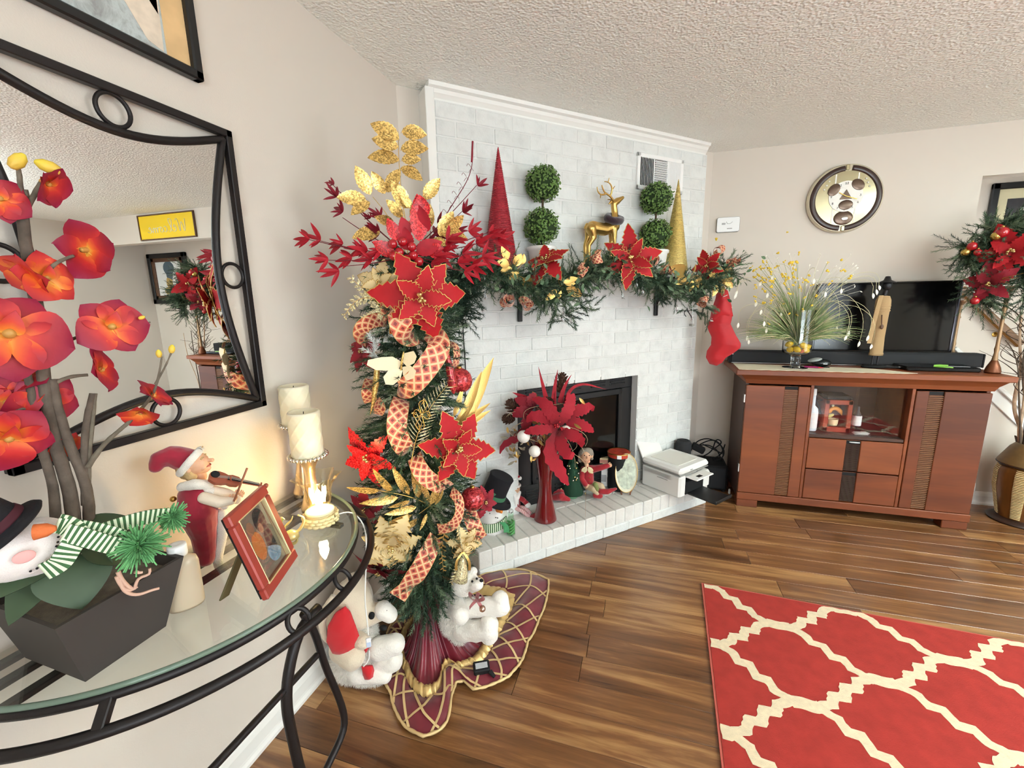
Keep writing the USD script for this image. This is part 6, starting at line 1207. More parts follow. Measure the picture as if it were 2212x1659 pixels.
def topiary(label, b1, b2, r1, r2, prim, pbot, pw, seed):
    q = np.random.default_rng(seed); c1, c2, k = D6(*b1), D6(*b2), px2m(D6(*b2)); base = np.array([c2[0], c2[1], ZS])
    t = thing('topiary', label, 'topiary', base)
    for c, r in ((c1, r1*k), (c2, r2*k)): part(t, 'ball_core', ell(c, r*.86, 3), M_boxd, True); part(t, 'ball_foliage', ball_leaves(c, r, 800, M_box, q), M_box, False, kind='stuff')
    part(t, 'stem', tube([[c2[0], c2[1], ZS+.03], c1], .006, 8), M_twig, True)
    zr = D6(*prim)[2]; w = pw*k; part(t, 'pot', lathe([(0, ZS+.0005), (w*.74, ZS+.0005), (w*.95, zr-.022), (w*1.04, zr-.020), (w*1.06, zr-.004), (w*1.0, zr), (w*.92, zr), (w*.9, zr-.012), (0, zr-.014)], 40, base*[1, 1, 0]), M_pot, True)
topiary('taller double ball topiary in a white pot between the red cone and the deer', (1173, 397), (1170, 490), 37, 37.5, (1168, 533), None, 31, 1)
topiary('double ball topiary in a white pot under the wall vent', (1418, 429), (1416, 507), 33, 33, (1420, 541), None, 28, 2)
def cone(label, apex, base_r, m, mg, name):
    A = D6(*apex); c = np.array([A[0], A[1], ZS]); H = A[2]-ZS; t = thing(name, label, 'cone tree', c)
    n = 60; ph = np.linspace(0, 1, n); part(t, 'cone', fuzz(lathe([(0, ZS+.0005)]+[(base_r*(1-p)+.0015, ZS+.001+H*p) for p in ph], 36, (c[0], c[1], 0)), .0012, 120), m, True)
    T_ = np.linspace(0, 1, 2600); a = T_*2*math.pi*66; r = base_r*(1-T_)+.003; part(t, 'thread', tube(np.stack([c[0]+r*np.cos(a), c[1]+r*np.sin(a), ZS+.004+H*T_*.985], 1), .0017, 3, False), mg, False)
cone('tall slim red glitter cone tree at the left of the mantel', (1076, 318), .088, PM('red_thread', (150, 30, 42), .6, var=.25, vs=40), PM('red_thread_glint', (176, 44, 56), .4, glitter=200), 'red_cone_tree')
cone('tall slim gold glitter cone tree at the right of the mantel', (1466, 388), .082, PM('gold_thread', (206, 178, 104), .45, metal=.35, var=.15, vs=40), PM('gold_thread_glint', (228, 204, 134), .3, metal=.6, glitter=200), 'gold_cone_tree')
# gold reindeer
kd = px2m(D6(1305, 490)); dz = D6(1275, 545); rd = thing('reindeer_figure', 'gold reindeer figurine with tall antlers and a dark fur collar on the mantel', 'figurine', np.array([*D6(1300, 500)[:2], ZS]))
M_dgold = PM('deer_gold', (206, 168, 96), .26, metal=.9)
fy = lambda z: z
def Dz(x, z, o=0): p = D6(x, 500, o); return np.array([p[0], p[1], z])
b = lambda x, y, r, o=0: (D6(x, y, o), r*kd)
foot = lambda x, o: (Dz(x, ZS+.008, o), 3.6*kd)
bn = [(b(1280, 492, 14), b(1305, 496, 13)), (b(1305, 496, 13), b(1325, 488, 14)), (b(1325, 486, 12), b(1328, 462, 7)), (b(1328, 462, 7), b(1326, 442, 6.5)), (b(1326, 440, 7), b(1334, 434, 7)), (b(1334, 434, 6.5), b(1345, 427, 3.4)), (b(1322, 433, 3), b(1316, 440, 1.5)),
      (b(1326, 494, 8, .02), b(1327, 520, 4.5, .022)), (b(1327, 520, 4.5, .022), b(1326, 545, 3.4, .022)), (b(1326, 545, 3.4, .022), foot(1327, .022)), (b(1322, 494, 8, -.02), b(1320, 520, 4.5, -.022)), (b(1320, 520, 4.5, -.022), foot(1320, -.022)),
      (b(1276, 494, 11, .02), b(1282, 512, 7, .022)), (b(1282, 512, 7, .022), b(1272, 530, 4.2, .022)), (b(1272, 530, 4.2, .022), foot(1274, .022)), (b(1274, 494, 11, -.02), b(1270, 514, 6.5, -.022)), (b(1270, 514, 6.5, -.022), b(1264, 530, 4, -.022)), (b(1264, 530, 4, -.022), foot(1266, -.022)), (b(1268, 486, 4), b(1264, 492, 2.5))]
part(rd, 'body', blob(bn, .010, 6), M_dgold, True)
for s in (-.02, .02):
    for P, r in (([(1325, 434), (1318, 424), (1306, 415), (1300, 400)], 2.6), ([(1318, 424), (1322, 410), (1317, 396), (1306, 392)], 2.0), ([(1310, 418), (1298, 420), (1291, 412), (1290, 404)], 2.0), ([(1298, 420), (1297, 428)], 1.6), ([(1321, 412), (1328, 402)], 1.5), ([(1314, 394), (1316, 384)], 1.3)):
        part(rd, 'antler', tube(spl([D6(x, y, s*(1+.03*(434-y))) for x, y in P], 12), np.linspace(r*kd, r*kd*.45, 12), 8), M_dgold, True)
for s in (-1, 1): part(rd, 'ear', tf(leaf(.028, .014, 5, .4, .1, th=.002), basis(-DT*.6+np.array([0, 0, .3])+DN*s*.6, [0, 0, 1.]), D6(1322, 433, .006*s)), M_dgold, True)
M_furd = PM('dark_fur', (52, 32, 40), .98, sheen=.4, bump=.8, bs=220)
part(rd, 'fur_collar', fuzz(tube(np.array([D6(1326+14*math.cos(a), 473+4*math.sin(a)+3*math.cos(a), .045*math.sin(a)) for a in np.linspace(0, 2*math.pi, 28)]), 8*kd, 12, False), .006, 60), M_furd, True)

# ------------------------------------------------------------------ garland along the shelf
ga = thing('mantel_garland', 'full evergreen garland draped along the mantel shelf', 'garland', G(1300, 600))
path = spl([G(*p) for p in ((968, 600, .03), (1010, 585, .02), (1060, 590, .02), (1110, 600, .02), (1170, 622, .03), (1225, 612, .02), (1275, 585, .01), (1330, 575, .01), (1380, 590, .01), (1430, 612, .02), (1490, 620, .02), (1535, 600, .02), (1575, 575, .01))], 90)
q = np.random.default_rng(8); tips = {0: [], 1: [], 2: []}
def gtip(p, sc, q, k=None):
    d = q.normal(0, 1, 3); d = d-DN*1.0*abs(q.normal())*.8-np.array([0, 0, .25]); d /= np.linalg.norm(d); kk = q.choice(3, p=(.5, .3, .2)) if k is None else k
    tips[kk].append(sprig(p+q.normal(0, .012, 3), d, sc*q.uniform(.09, .15), .032, 46, q, w=.0032))
for i in range(900):
    gtip(path[q.integers(0, 90)], 1.0 if q.random() < .85 else 1.35, q)
drop = spl([G(*p) for p in ((985, 570, .05), (1000, 610, .05), (1002, 650, .05), (990, 690, .05))], 30)
for i in range(150): gtip(drop[q.integers(0, 30)], .9, q, 2)
for bx, by, n in ((1105, 640, 14), (1180, 655, 26), (1215, 690, 22), (1250, 660, 14), (1430, 650, 14), (1500, 660, 20), (1520, 680, 12)):
    for i in range(n): gtip(G(bx+q.normal(0, 12), by-14+q.normal(0, 10), .02), .8, q)
for k, m in ((0, M_needle), (1, M_needle2), (2, M_needled)): part(ga, 'foliage', join(*tips[k]), m, False, kind='stuff')
part(ga, 'vine', tube(path, .006, 8), M_twig, True); part(ga, 'vine', tube(drop, .005, 8), M_twig, True)
M_cedar = PM('cedar_leaf', (92, 116, 84), .6, var=.25, vs=20); cl_ = []
for i in range(420):
    p = path[q.integers(0, 90)]+q.normal(0, .05, 3)*[1, 1, .9]-DN*.05; d = q.normal(0, 1, 3); d[2] -= .3; cl_.append(tf(leaf(q.uniform(.03, .05), .018, 3, .2, .2), basis(d, -DN+q.normal(0, .4, 3)), p))
part(ga, 'broad_leaves', join(*cl_), M_cedar, False, kind='stuff')
def gspray(label, base, tipsxy, L0=None, w=.42, m=None, seed=0, o=.09):
    q = np.random.default_rng(seed); b0 = G(*base, o-.02); t = thing('gold_leaf_pick', label, 'leaf pick', b0)
    part(t, 'stem', join(*[tube([b0, G(a[0], a[1], o)], .0016, 5) for a, b_ in tipsxy]), M_gilt, True)
    for a, b_ in tipsxy:
        A_, B_ = G(a[0], a[1], o), G(b_[0], b_[1], o+q.normal(.01, .015)); L = np.linalg.norm(B_-A_); part(t, 'leaf', tf(leaf(L, L*w, 7, .2, .15, seed=seed, tip=.9), basis(B_-A_, -DN+q.normal(0, .2, 3)), A_), m or M_gsat, 30)
gspray('gold leaf pick at the left part of the mantel garland', (1112, 592), [((1098, 560), (1085, 530)), ((1110, 575), (1128, 548)), ((1100, 572), (1075, 565)), ((1106, 580), (1080, 590)), ((1120, 585), (1102, 604)), ((1126, 572), (1134, 548)), ((1130, 600), (1150, 622)), ((1118, 570), (1112, 552))], w=.62, seed=1)
gspray('gold leaf pick hanging low at the middle of the garland', (1210, 620), [((1205, 600), (1190, 580)), ((1215, 610), (1250, 600)), ((1203, 625), (1180, 650)), ((1212, 628), (1205, 648)), ((1222, 622), (1262, 640)), ((1218, 612), (1245, 612))], w=.42, seed=2)
gspray('gold leaf pick at the right part of the garland below the gold cone', (1490, 600), [((1480, 590), (1455, 578)), ((1484, 600), (1460, 612)), ((1490, 605), (1478, 622)), ((1496, 605), (1492, 630)), ((1500, 600), (1512, 622)), ((1498, 588), (1505, 570)), ((1505, 595), (1520, 615))], w=.5, seed=3)
gspray('gold leaf pick at the right end of the garland above the stocking', (1555, 610), [((1555, 605), (1590, 580)), ((1560, 612), (1592, 602)), ((1550, 600), (1562, 578)), ((1548, 615), (1542, 640)), ((1558, 618), (1565, 640)), ((1545, 600), (1530, 585)), ((1565, 605), (1585, 622))], w=.5, m=M_gleaf, seed=4)
def A6(r, u, n):
    a, b_, c_ = facing(wall(1.93, 1.7, 1.6)); d = a*r+b_*u+c_*n; return d/np.linalg.norm(d)
poinsettia('big red poinsettia on the mantel garland in front of the deer', G(1362, 560, .11), .33, A6(.1, .05, 1), petals=(6, 4), seed=21, roll=.75, wid=.4)
poinsettia('red poinsettia lying on its side at the left centre of the garland', G(1180, 566, .07), .27, A6(-.2, .75, .7), seed=22, petals=(5, 3), roll=.2)
poinsettia('small red poinsettia near the right end of the garland', G(1528, 574, .07), .21, A6(-.5, -.1, .9), seed=23, petals=(5, 3), roll=.4)
def pod(label, px, py, s, seed, o=.09):
    q = np.random.default_rng(seed); c = G(px, py, o); t = thing('ribbon_curl', label, 'ribbon', c); R = rot(q.normal(0, 1, 3), q.uniform(0, 3))
    for k in range(2):
        a = np.linspace(.2, 5.6, 26); P = np.stack([np.cos(a+k*1.6)*s*(.7+.2*k), np.sin(a+k*1.6)*s*.8, (k-.5)*s*.8+a*.05*s], 1); N = np.tile([.35*(-1)**k, .2, 1.], (26, 1))
        part(t, 'curl', tf(ribbon(P, N, s*1.5, .001), np.stack(WD, 1)@R, c), M_plaid, True, uv=ribbon_uv(P, s*1.5))
for i, (px, py, lb) in enumerate(((1096, 650, 'curled plaid ribbon left of the left shelf bracket'), (1138, 657, 'curled plaid ribbon right of the left shelf bracket'), (1258, 582, 'curled plaid ribbon below the deer hind legs'), (1288, 553, 'curled plaid ribbon under the deer belly'), (1412, 562, 'curled plaid ribbon in front of the right topiary pot'), (1442, 583, 'curled plaid ribbon low left of the gold cone'), (1551, 542, 'curled plaid ribbon on top of the right garland end'), (1583, 566, 'outermost curled plaid ribbon at the right garland end'), (1517, 652, 'curled plaid ribbon hanging under the garland left of the stocking'))): pod(lb, px, py, .030, i+40)
# crystal drops on clear wire
M_cryst = PM('crystal', (250, 252, 252), .03, trans=.9, spec=.8)
cr0 = None
CDL = ['at the far left, beside the tree', 'just above the far left one', 'left of the pair under the middle pick', 'upper right under the middle pick', 'lower left under the middle leaf pick', 'lower right under the middle leaf pick', 'right of the middle leaf pick tips', 'under the belly of the deer', 'below the petals of the big poinsettia', 'lowest below the big poinsettia', 'right of the big poinsettia petals', 'by the right shelf bracket', 'beside the black lead with the plug', 'below the right poinsettia petal']
for i, (px, py) in enumerate(((1048, 640), (1063, 620), (1218, 676), (1231, 668), (1216, 690), (1233, 694), (1252, 648), (1305, 585), (1338, 612), (1345, 640), (1388, 630), (1462, 668), (1495, 690), (1375, 615))):
    c = G(px, py, .07); loc = c
    if cr0 is None:
        cr0 = thing('crystal_drop', 'clear crystal drop hanging from the mantel garland, '+CDL[0], 'crystal', loc, group='crystal drops on the mantel garland')
        part(cr0, 'drop', tf(lathe([(0, -.016), (.006, -.010), (.0085, -.003), (.006, .004), (.002, .011), (0, .013)], 8), None, None), M_cryst, False, local=True); part(cr0, 'bead', ell((0, 0, .021), .0055, 1), M_cryst, False, local=True); part(cr0, 'wire', tube([(0, 0, .012), (.001, 0, .05), (0, 0, .085)], .0006, 4), M_steel, local=True)
    else: copy(cr0, loc, i, 'clear crystal drop hanging from the mantel garland, '+CDL[i], group='crystal drops on the mantel garland')
# lead with a small plug under the garland, power lead down the brick
lw = thing('light_lead', 'thin black lead with a plug hanging from the right of the garland', 'cord', G(1490, 670))
part(lw, 'wire', join(tube(spl([G(1484, 665, .0), G(1486, 672, .0), G(1492, 682, .0), G(1495, 692, .0)], 14), .0028, 6), tube(spl([G(1484, 668, .0), G(1478, 676, .0), G(1482, 684, .0)], 10), .0022, 6)), M_blackm); part(lw, 'plug', cbox(G(1494, 702, .0), (.02, .014, .03), .003, np.stack(WD, 1)), MATS['grey_plastic'])
lw = thing('light_lead', 'black lead running down the brick behind the right side of the tree', 'cord', ond(1003, 760, 2.135))
part(lw, 'wire', tube(spl([ond(*p, 2.134) for p in ((1000, 690), (1001, 725), (1004, 770), (1006, 830), (1004, 870))], 30), .0028, 6), M_blackm)
# stocking
PS = ond(1557, 700, 1.93); VS = VP(PS); kS = px2m(PS)
sk = thing('christmas_stocking', 'red velvet stocking hanging from the right end of the garland', 'stocking', VS(1575, 625))
M_stk = PM('stocking_red', (184, 4, 20), .6, sheen=.4, var=.12, vs=10, bump=.3, bs=30)
body = [(1548, 628), (1563, 622), (1572, 628), (1580, 660), (1582, 682), (1578, 700), (1590, 725), (1600, 742), (1599, 752), (1585, 762), (1568, 772), (1560, 783), (1548, 790), (1533, 786), (1525, 772), (1527, 758), (1536, 745), (1537, 728), (1530, 712), (1527, 700), (1534, 692), (1537, 670), (1546, 645)]
part(sk, 'sock', fuzz(puff(VS, body, .075, .018, .55), .004, 22, 3), M_stk, True)
part(sk, 'folded_cuff', fuzz(puff(VS, [(1548, 628), (1563, 622), (1572, 628), (1580, 660), (1583, 683), (1560, 690), (1540, 694), (1534, 690), (1537, 670), (1546, 645)], .092, .016, .5), .004, 25, 4), M_stk, True)
part(sk, 'sequin_trim', join(*[ell(VS(1527+i*2.2, 697-i*1.9+q.normal(0, 2), .02), .0042, 1) for i in range(6)], *[ell(VS(1540-i*1.2, 693+q.normal(0, 1.5), .024), .004, 1) for i in range(5)], *[ell(VS(1562+i*1.6, 641-i*.6, .034), .004, 1) for i in range(6)]), M_silver, True); part(sk, 'hang_loop', tube(spl([VS(1560, 625), VS(1558, 612), VS(1566, 606), VS(1570, 625)], 14), .003, 6), M_stk, True)
# ================================================================== things on and beside the hearth
HT = .1605
def onh(x, y): return onz(x, y, HT)
M_red = PM('doll_red', (156, 20, 32), .8, sheen=.4, var=.12, vs=40); M_white = PM('doll_white', (238, 232, 226), .9, sheen=.4, bump=.4, bs=400)
# ---- snowman bust with a big black top hat
P = onh(1066, 1146); V = VP(P); k = px2m(P); r, u, n = facing(P)
sm = thing('snowman_figure', 'snowman bust with an orange nose, plaid scarf and black top hat at the hearth end', 'figurine', P)
part(sm, 'head', fuzz(blob([((V(1064, 1122, -.02), 30*k), (V(1066, 1106, -.02), 30*k)), ((V(1064, 1140, -.02), 27*k), (V(1064, 1122, -.02), 30*k))], .010, 5), .001, 80), M_white, True)
part(sm, 'nose', tube([V(1076, 1100, .06), V(1081, 1102, .075), V(1084, 1108, .095)], [.018, .016, .004], 14), PM('orange_felt', (222, 130, 50), .8), True)
for x, y in ((1058, 1109), (1071, 1118), (1075, 1119)): part(sm, 'coal_dot', ell(V(x, y, .062), .003, 1), M_blackm, True)
Ps = spl([V(1036, 1138, .04), V(1050, 1142, .062), V(1068, 1141, .066), V(1084, 1134, .06), V(1094, 1124, .03)], 36)
part(sm, 'scarf', ribbon(Ps, u, .05, .006), M_stripe, True, uv=ribbon_uv(Ps, .03)); part(sm, 'scarf_tail', ribbon(spl([V(1084, 1128, .07), V(1092, 1136, .075), V(1094, 1150, .075)], 10), r, .03, .004), PM('scarf_green', (74, 148, 96), .9, var=.2, vs=60), True)
hx = rot(n, -.42); axis = hx@u; side = hx@r; RH3 = np.stack([side, np.cross(axis, side), axis], 1); hb_ = V(1062, 1079, -.01)
part(sm, 'hat', tf(lathe([(0, 0), (.10, 0), (.115, .006), (.11, .014), (.07, .02), (.066, .06), (.066, .13), (.07, .150), (.064, .156), (0, .156)], 40), RH3, hb_), hat_m, True)
part(sm, 'hat_band', tf(lathe([(.069, .022), (.071, .03), (.069, .048), (.066, .048)], 40), RH3, hb_), PM('holly_green', (56, 106, 74), .85), True)
for a in (.3, -.5): part(sm, 'holly_leaf', tf(leaf(.05, .024, 7, .2, .1, serr=.2), basis(side*math.cos(a)+axis*.3, n), V(1052, 1068, .075)), MATS['holly_green'], 30)
for dx in (0, 8): part(sm, 'holly_berry', ell(V(1046+dx, 1073, .08), .006, 1), M_red, True)
part(sm, 'earmuff', ell(V(1098, 1092, .0), (.012, .012, .016), 1), M_blackm, True)
# ---- small glass jar of green ribbon candy
P = onh(1104, 1155); k = px2m(P)
jr = thing('candy_jar', 'small clear glass jar with green swirls at the front of the hearth', 'jar', P)
part(jr, 'glass', lathe([(0, HT), (.024, HT), (.026, HT+.008), (.026, HT+.085), (.018, HT+.10), (.016, HT+.125), (.018, HT+.13), (.0145, HT+.13), (.0145, HT+.10), (.022, HT+.085), (.022, HT+.006), (0, HT+.006)], 28, P*[1, 1, 0]), thin_glass('jar_glass', (.86, .95, .88), .8, .03), True)
for j in range(4): part(jr, 'swirl', tube(np.stack([P[0]+.017*np.cos(t_ := np.linspace(j*1.57, j*1.57+6.5, 30)), P[1]+.017*np.sin(t_), np.linspace(HT+.01, HT+.082, 30)], 1), .0055, 8), PM('candy_green', (96, 168, 96), .4) if j == 0 else MATS['candy_green'], True)
part(jr, 'stopper', ell(P*[1, 1, 0]+[0, 0, HT+.142], (.016, .016, .013), 2), MATS['jar_glass'] if 'jar_glass' in MATS else M_cryst, True)
# ---- plush santa with striped legs
P = onh(1118, 1104); V = VP(P); k = px2m(P); r, u, n = facing(P)
sa = thing('santa_plush', 'small plush santa with striped legs sitting between the snowman and the red vase', 'plush toy', P)
part(sa, 'body', blob([((V(1112, 1096), 13*k), (V(1112, 1076), 11*k))], .008, 4), M_red, True)
part(sa, 'head', blob([((V(1113, 1062, .01), 9*k), (V(1114, 1056, .01), 9.5*k)), ((V(1117, 1060, .03), 3*k), (V(1119, 1061, .036), 2.4*k))], .005, 4), M_skin, True)
part(sa, 'beard', fuzz(blob([((V(1106, 1062, .02), 5*k), (V(1115, 1076, .035), 7*k)), ((V(1122, 1064, .02), 4*k), (V(1115, 1076, .035), 7*k)), ((V(1115, 1076, .035), 7*k), (V(1114, 1090, .035), 3*k))], .006, 4), .002, 90), M_white, True)
for x in (1111, 1118): part(sa, 'eye', ell(V(x, 1054, .034), .003, 1), M_blackm, True)
part(sa, 'hat', blob([((V(1110, 1046, .0), 11*k), (V(1104, 1036, .0), 9*k)), ((V(1104, 1036), 9*k), (V(1114, 1026, .01), 5*k)), ((V(1114, 1026, .01), 5*k), (V(1121, 1030, .02), 3*k))], .007, 4), M_red, True); part(sa, 'hat_brim', tube(np.array([V(1111, 1048)+r*.034*math.cos(a)+n*.034*math.sin(a) for a in np.linspace(0, 6.28, 20)]), .008, 8, False), M_white, True); part(sa, 'hat_pompom', ell(V(1123, 1033, .02), .012, 2), M_white, True)
for pts in (((1104, 1076), (1098, 1086), (1101, 1094)), ((1120, 1074), (1130, 1080), (1138, 1088))):
    part(sa, 'arm', blob([((V(*a, .02), 5.5*k), (V(*b_, .03), 5.5*k)) for a, b_ in zip(pts[:-1], pts[1:])], .006, 4), M_red, True); part(sa, 'mitten', ell(V(pts[-1][0]+2, pts[-1][1]+3, .035), (.019, .017, .017), 2), M_white, True)
M_candy = usdkit.material(stage, '/World/Looks/candy_stripe', {'tc': ('texture_coordinate', {}), 'w': ('wave_texture', {'scale': 60.0, 'bands_direction': 'x'}), 'r': ('rgb_ramp', {'interpolate': False, 'ramp': [(0, lin((236, 226, 220))), (.55, lin((196, 70, 78)))]}), 'p': ('principled_bsdf', {'roughness': .9})}, [('tc.object', 'w.vector'), ('w.fac', 'r.fac'), ('r.color', 'p.base_color')], surface='p.BSDF')
for pts in (((1114, 1098, .03), (1128, 1104, .05), (1138, 1112, .06), (1146, 1117, .06)), ((1122, 1096, .01), (1132, 1097, .03), (1140, 1103, .04), (1146, 1110, .045))):
    part(sa, 'leg', tube(spl([V(*p) for p in pts], 16), .0125, 12), M_candy, True)
part(sa, 'boot', blob([((V(1146, 1120, .06), 7*k), (V(1156, 1116, .07), 8*k)), ((V(1156, 1116, .07), 8*k), (V(1166, 1112, .07), 5*k))], .006, 4), M_red, True)
# ---- flared red glass vase with a big arrangement
P = onh(1178, 1121); V = VP(P); k = px2m(P); r, u, n = facing(P)
M_rglass = PM('red_glass', (120, 8, 18), .05, trans=.25, spec=.7, coat=.6)
rv = thing('red_vase', 'tall waisted dark red glass vase standing on the hearth', 'vase', P)
zz = lambda y: V(1178, y)[2]
prof = [(0, HT+.0005), (24*k, HT+.0005), (24.5*k, HT+.006), (22*k, zz(1108)), (17*k, zz(1085)), (13.5*k, zz(1060)), (14*k, zz(1035)), (19*k, zz(1000)), (26*k, zz(965)), (31*k, zz(950)), (29*k, zz(950)), (24*k, zz(966)), (17*k, zz(1000)), (11*k, zz(1040)), (0, zz(1050))]
part(rv, 'glass', lathe([(a, z) for a, z in prof], 48, P*[1, 1, 0]), M_rglass, True)
ba = thing('twig_bouquet', 'curly twigs, pine cones, gold leaves and tan stems in the red vase', 'bouquet', np.array([P[0], P[1], zz(960)]))
q = np.random.default_rng(31); M_tan = PM('tan_twig', (190, 164, 128), .7); M_cone = PM('pine_cone', (84, 54, 40), .7, var=.3, vs=60); M_dry = PM('dried_leaf', (150, 140, 120), .7, var=.25, vs=30)
for i in range(26):
    a = q.uniform(2.4, 6.9); e = np.array([1178+q.uniform(45, 95)*math.cos(a), 930-q.uniform(-10, 70)*math.sin(a)*-1*-1]) if False else np.array([q.uniform(1095, 1270), q.uniform(870, 1015)])
    m_ = np.array([(1178+e[0])/2+q.normal(0, 18), (940+e[1])/2-q.uniform(5, 35)]); o = q.uniform(.02, .16)
    part(ba, 'twig', tube(spl([V(1180, 960, .02), V(*m_, o), V(*e, o), V(e[0]+q.normal(0, 8), e[1]+q.uniform(2, 14), o)], 18), np.linspace(.0022, .001, 18), 5), M_tan, True)
def pinecone(px, py, L, o, d):
    c = V(px, py, o); A = dirT(d); B_ = basis(np.cross(A, [.2, .5, .7]), A); ms_ = [tube([c-A*L*.4, c+A*L*.4], L*.14, 8)]
    for i in range(64):
        t = i/63; a = i*2.4; rad = L*.34*math.sin(math.pi*(.12+.83*t)); D = B_[:, 0]*math.cos(a)+B_[:, 1]*math.sin(a); p = c+A*L*(t-.5)*.95+D*rad*.5; ms_.append(tf(leaf(rad*.75+.004, .013, 3, .3, -.4, th=.0015), basis(D+A*.5, A), p))
    part(ba, 'pine_cone', join(*ms_), M_cone, False)
for px, py, L, o, d in ((1212, 828, .12, .03, (.1, 1, .2)), (1110, 880, .12, .06, (-.6, .7, .4)), (1100, 905, .09, .08, (-.8, .2, .5)), (1182, 872, .10, .10, (-.1, .4, .8)), (1205, 935, .07, .15, (.2, -.2, .9))): pinecone(px, py, L, o, d)
for i in range(46):
    c = V(q.uniform(1098, 1150), q.uniform(930, 1000), q.uniform(.03, .1)); part(ba, 'dried_leaf', tf(leaf(q.uniform(.03, .055), .014, 4, .2, .3), basis(q.normal(0, 1, 3)+r*-.8, n), c), M_dry if i % 3 else M_gsat, 30)
for i in range(14):
    c = V(q.uniform(1150, 1262), q.uniform(850, 960), q.uniform(.06, .12)); part(ba, 'gold_leaf', tf(leaf(q.uniform(.035, .06), .016, 5, .2, .3), basis(q.normal(0, 1, 3), n), c), M_gsat, 30)
for i, (px, py, o, rr, lb) in enumerate(((1131, 943, .17, 12.5, 'upper left white ball in the red vase arrangement'), (1155, 975, .18, 11.5, 'lower white ball in the red vase arrangement'), (1222, 930, .15, 10, 'white ball half hidden at the right of the red flower'))):
    t = thing('white_ball', lb, 'ornament', V(px, py, o)); part(t, 'ball', ell(V(px, py, o), rr*k, 3), PM('white_ball_glaze', (240, 232, 222), .5) if i == 0 else MATS['white_ball_glaze'], True); part(t, 'wire', tube([V(px, py, o), V((px+1180)/2, (py+960)/2, o*.6)], .0012, 5), M_tan)
M_pvel = UVM('poinsettia_velvet', [(0, (96, 8, 20)), (.3, (150, 14, 32)), (1, (172, 22, 42))], .8, .3, 120)
def drape(label, pts_list, c, m=M_pvel):
    t = thing('velvet_flower', label, 'artificial flower', c)
    for i, (pts, w) in enumerate(pts_list):
        Pp = spl([V(*p) for p in pts], 16); s = np.linspace(0, 1, 16); ww = w*.8*k*(np.sin(np.pi*np.clip(s*.93+.05, 0, 1))**.7)*(1+.3*(np.arange(16) % 2))
        D = np.gradient(Pp, axis=0); N = np.cross(D, n+.25*r*(i % 3-1)); part(t, 'petal', ribbon(Pp, N, np.maximum(ww, .0012), .0012), m, 30, uv=np.tile(np.stack([s, s*0+.5], 1), (4, 1)))
    return t
fl_ = drape('large red velvet flower facing forward in the red vase, long petals hanging down', [
    ([(1205, 925, .17), (1180, 905, .19), (1150, 900, .19), (1138, 912, .17)], 26), ([(1205, 925, .17), (1175, 928, .2), (1140, 933, .2), (1132, 937, .19)], 22), ([(1205, 930, .17), (1190, 960, .19), (1192, 990, .19), (1205, 1010, .18), (1222, 1040, .17), (1228, 1048, .16)], 30),
    ([(1208, 928, .17), (1235, 940, .19), (1252, 950, .18), (1256, 966, .16)], 26), ([(1205, 922, .17), (1190, 890, .2), (1170, 868, .18), (1150, 862, .16)], 28), ([(1208, 920, .17), (1225, 890, .18), (1232, 870, .16), (1226, 848, .14)], 26), ([(1206, 930, .17), (1215, 965, .2), (1232, 985, .19), (1240, 978, .17)], 28)], V(1205, 925, .17))
for i in range(12): part(fl_, 'stamen', ell(V(1208+q.normal(0, 5), 922+q.normal(0, 5), .19), .0055, 1), M_berry, True)
drape('red velvet flower at the right of the vase arrangement', [([(1225, 895, .1), (1255, 885, .11), (1278, 882, .1), (1280, 888, .09)], 26), ([(1225, 900, .1), (1250, 915, .11), (1270, 925, .1), (1282, 934, .08)], 24), ([(1222, 890, .1), (1232, 868, .11), (1240, 850, .1)], 24), ([(1225, 900, .1), (1240, 930, .11), (1250, 945, .1)], 22)], V(1225, 895, .1))
drape('dark red velvet flower at the left of the vase arrangement', [([(1150, 885, .1), (1130, 868, .12), (1112, 862, .11)], 26), ([(1150, 890, .1), (1125, 890, .12), (1108, 900, .1)], 26), ([(1155, 880, .1), (1150, 860, .12), (1158, 850, .1)], 24), ([(1150, 895, .1), (1135, 915, .12), (1128, 925, .1)], 22), ([(1148, 900, .08), (1110, 950, .08), (1088, 962, .07), (1080, 980, .06)], 18)], V(1150, 885, .1), M_pdk)
sp_ = thing('spiky_leaf_pick', 'long thin red spiky leaves rising from the vase arrangement', 'leaf pick', V(1195, 880, .08))
for pts, w in ((([1185, 880], [1172, 830], [1163, 792]), 10), (([1195, 890], [1198, 840], [1205, 798]), 12), (([1210, 870], [1222, 830], [1235, 809]), 10), (([1220, 870], [1240, 836], [1262, 830], [1290, 836], [1310, 841]), 7), (([1150, 870], [1125, 855], [1107, 848]), 14), (([1190, 930], [1196, 880], [1198, 845]), 14)):
    Pp = spl([V(*p, .09) for p in pts], 14); part(sp_, 'leaf', ribbon(Pp, np.cross(np.gradient(Pp, axis=0), n), w*k*(1-np.linspace(0, 1, 14)**1.5)+.0008, .001), M_rleaf, 30)
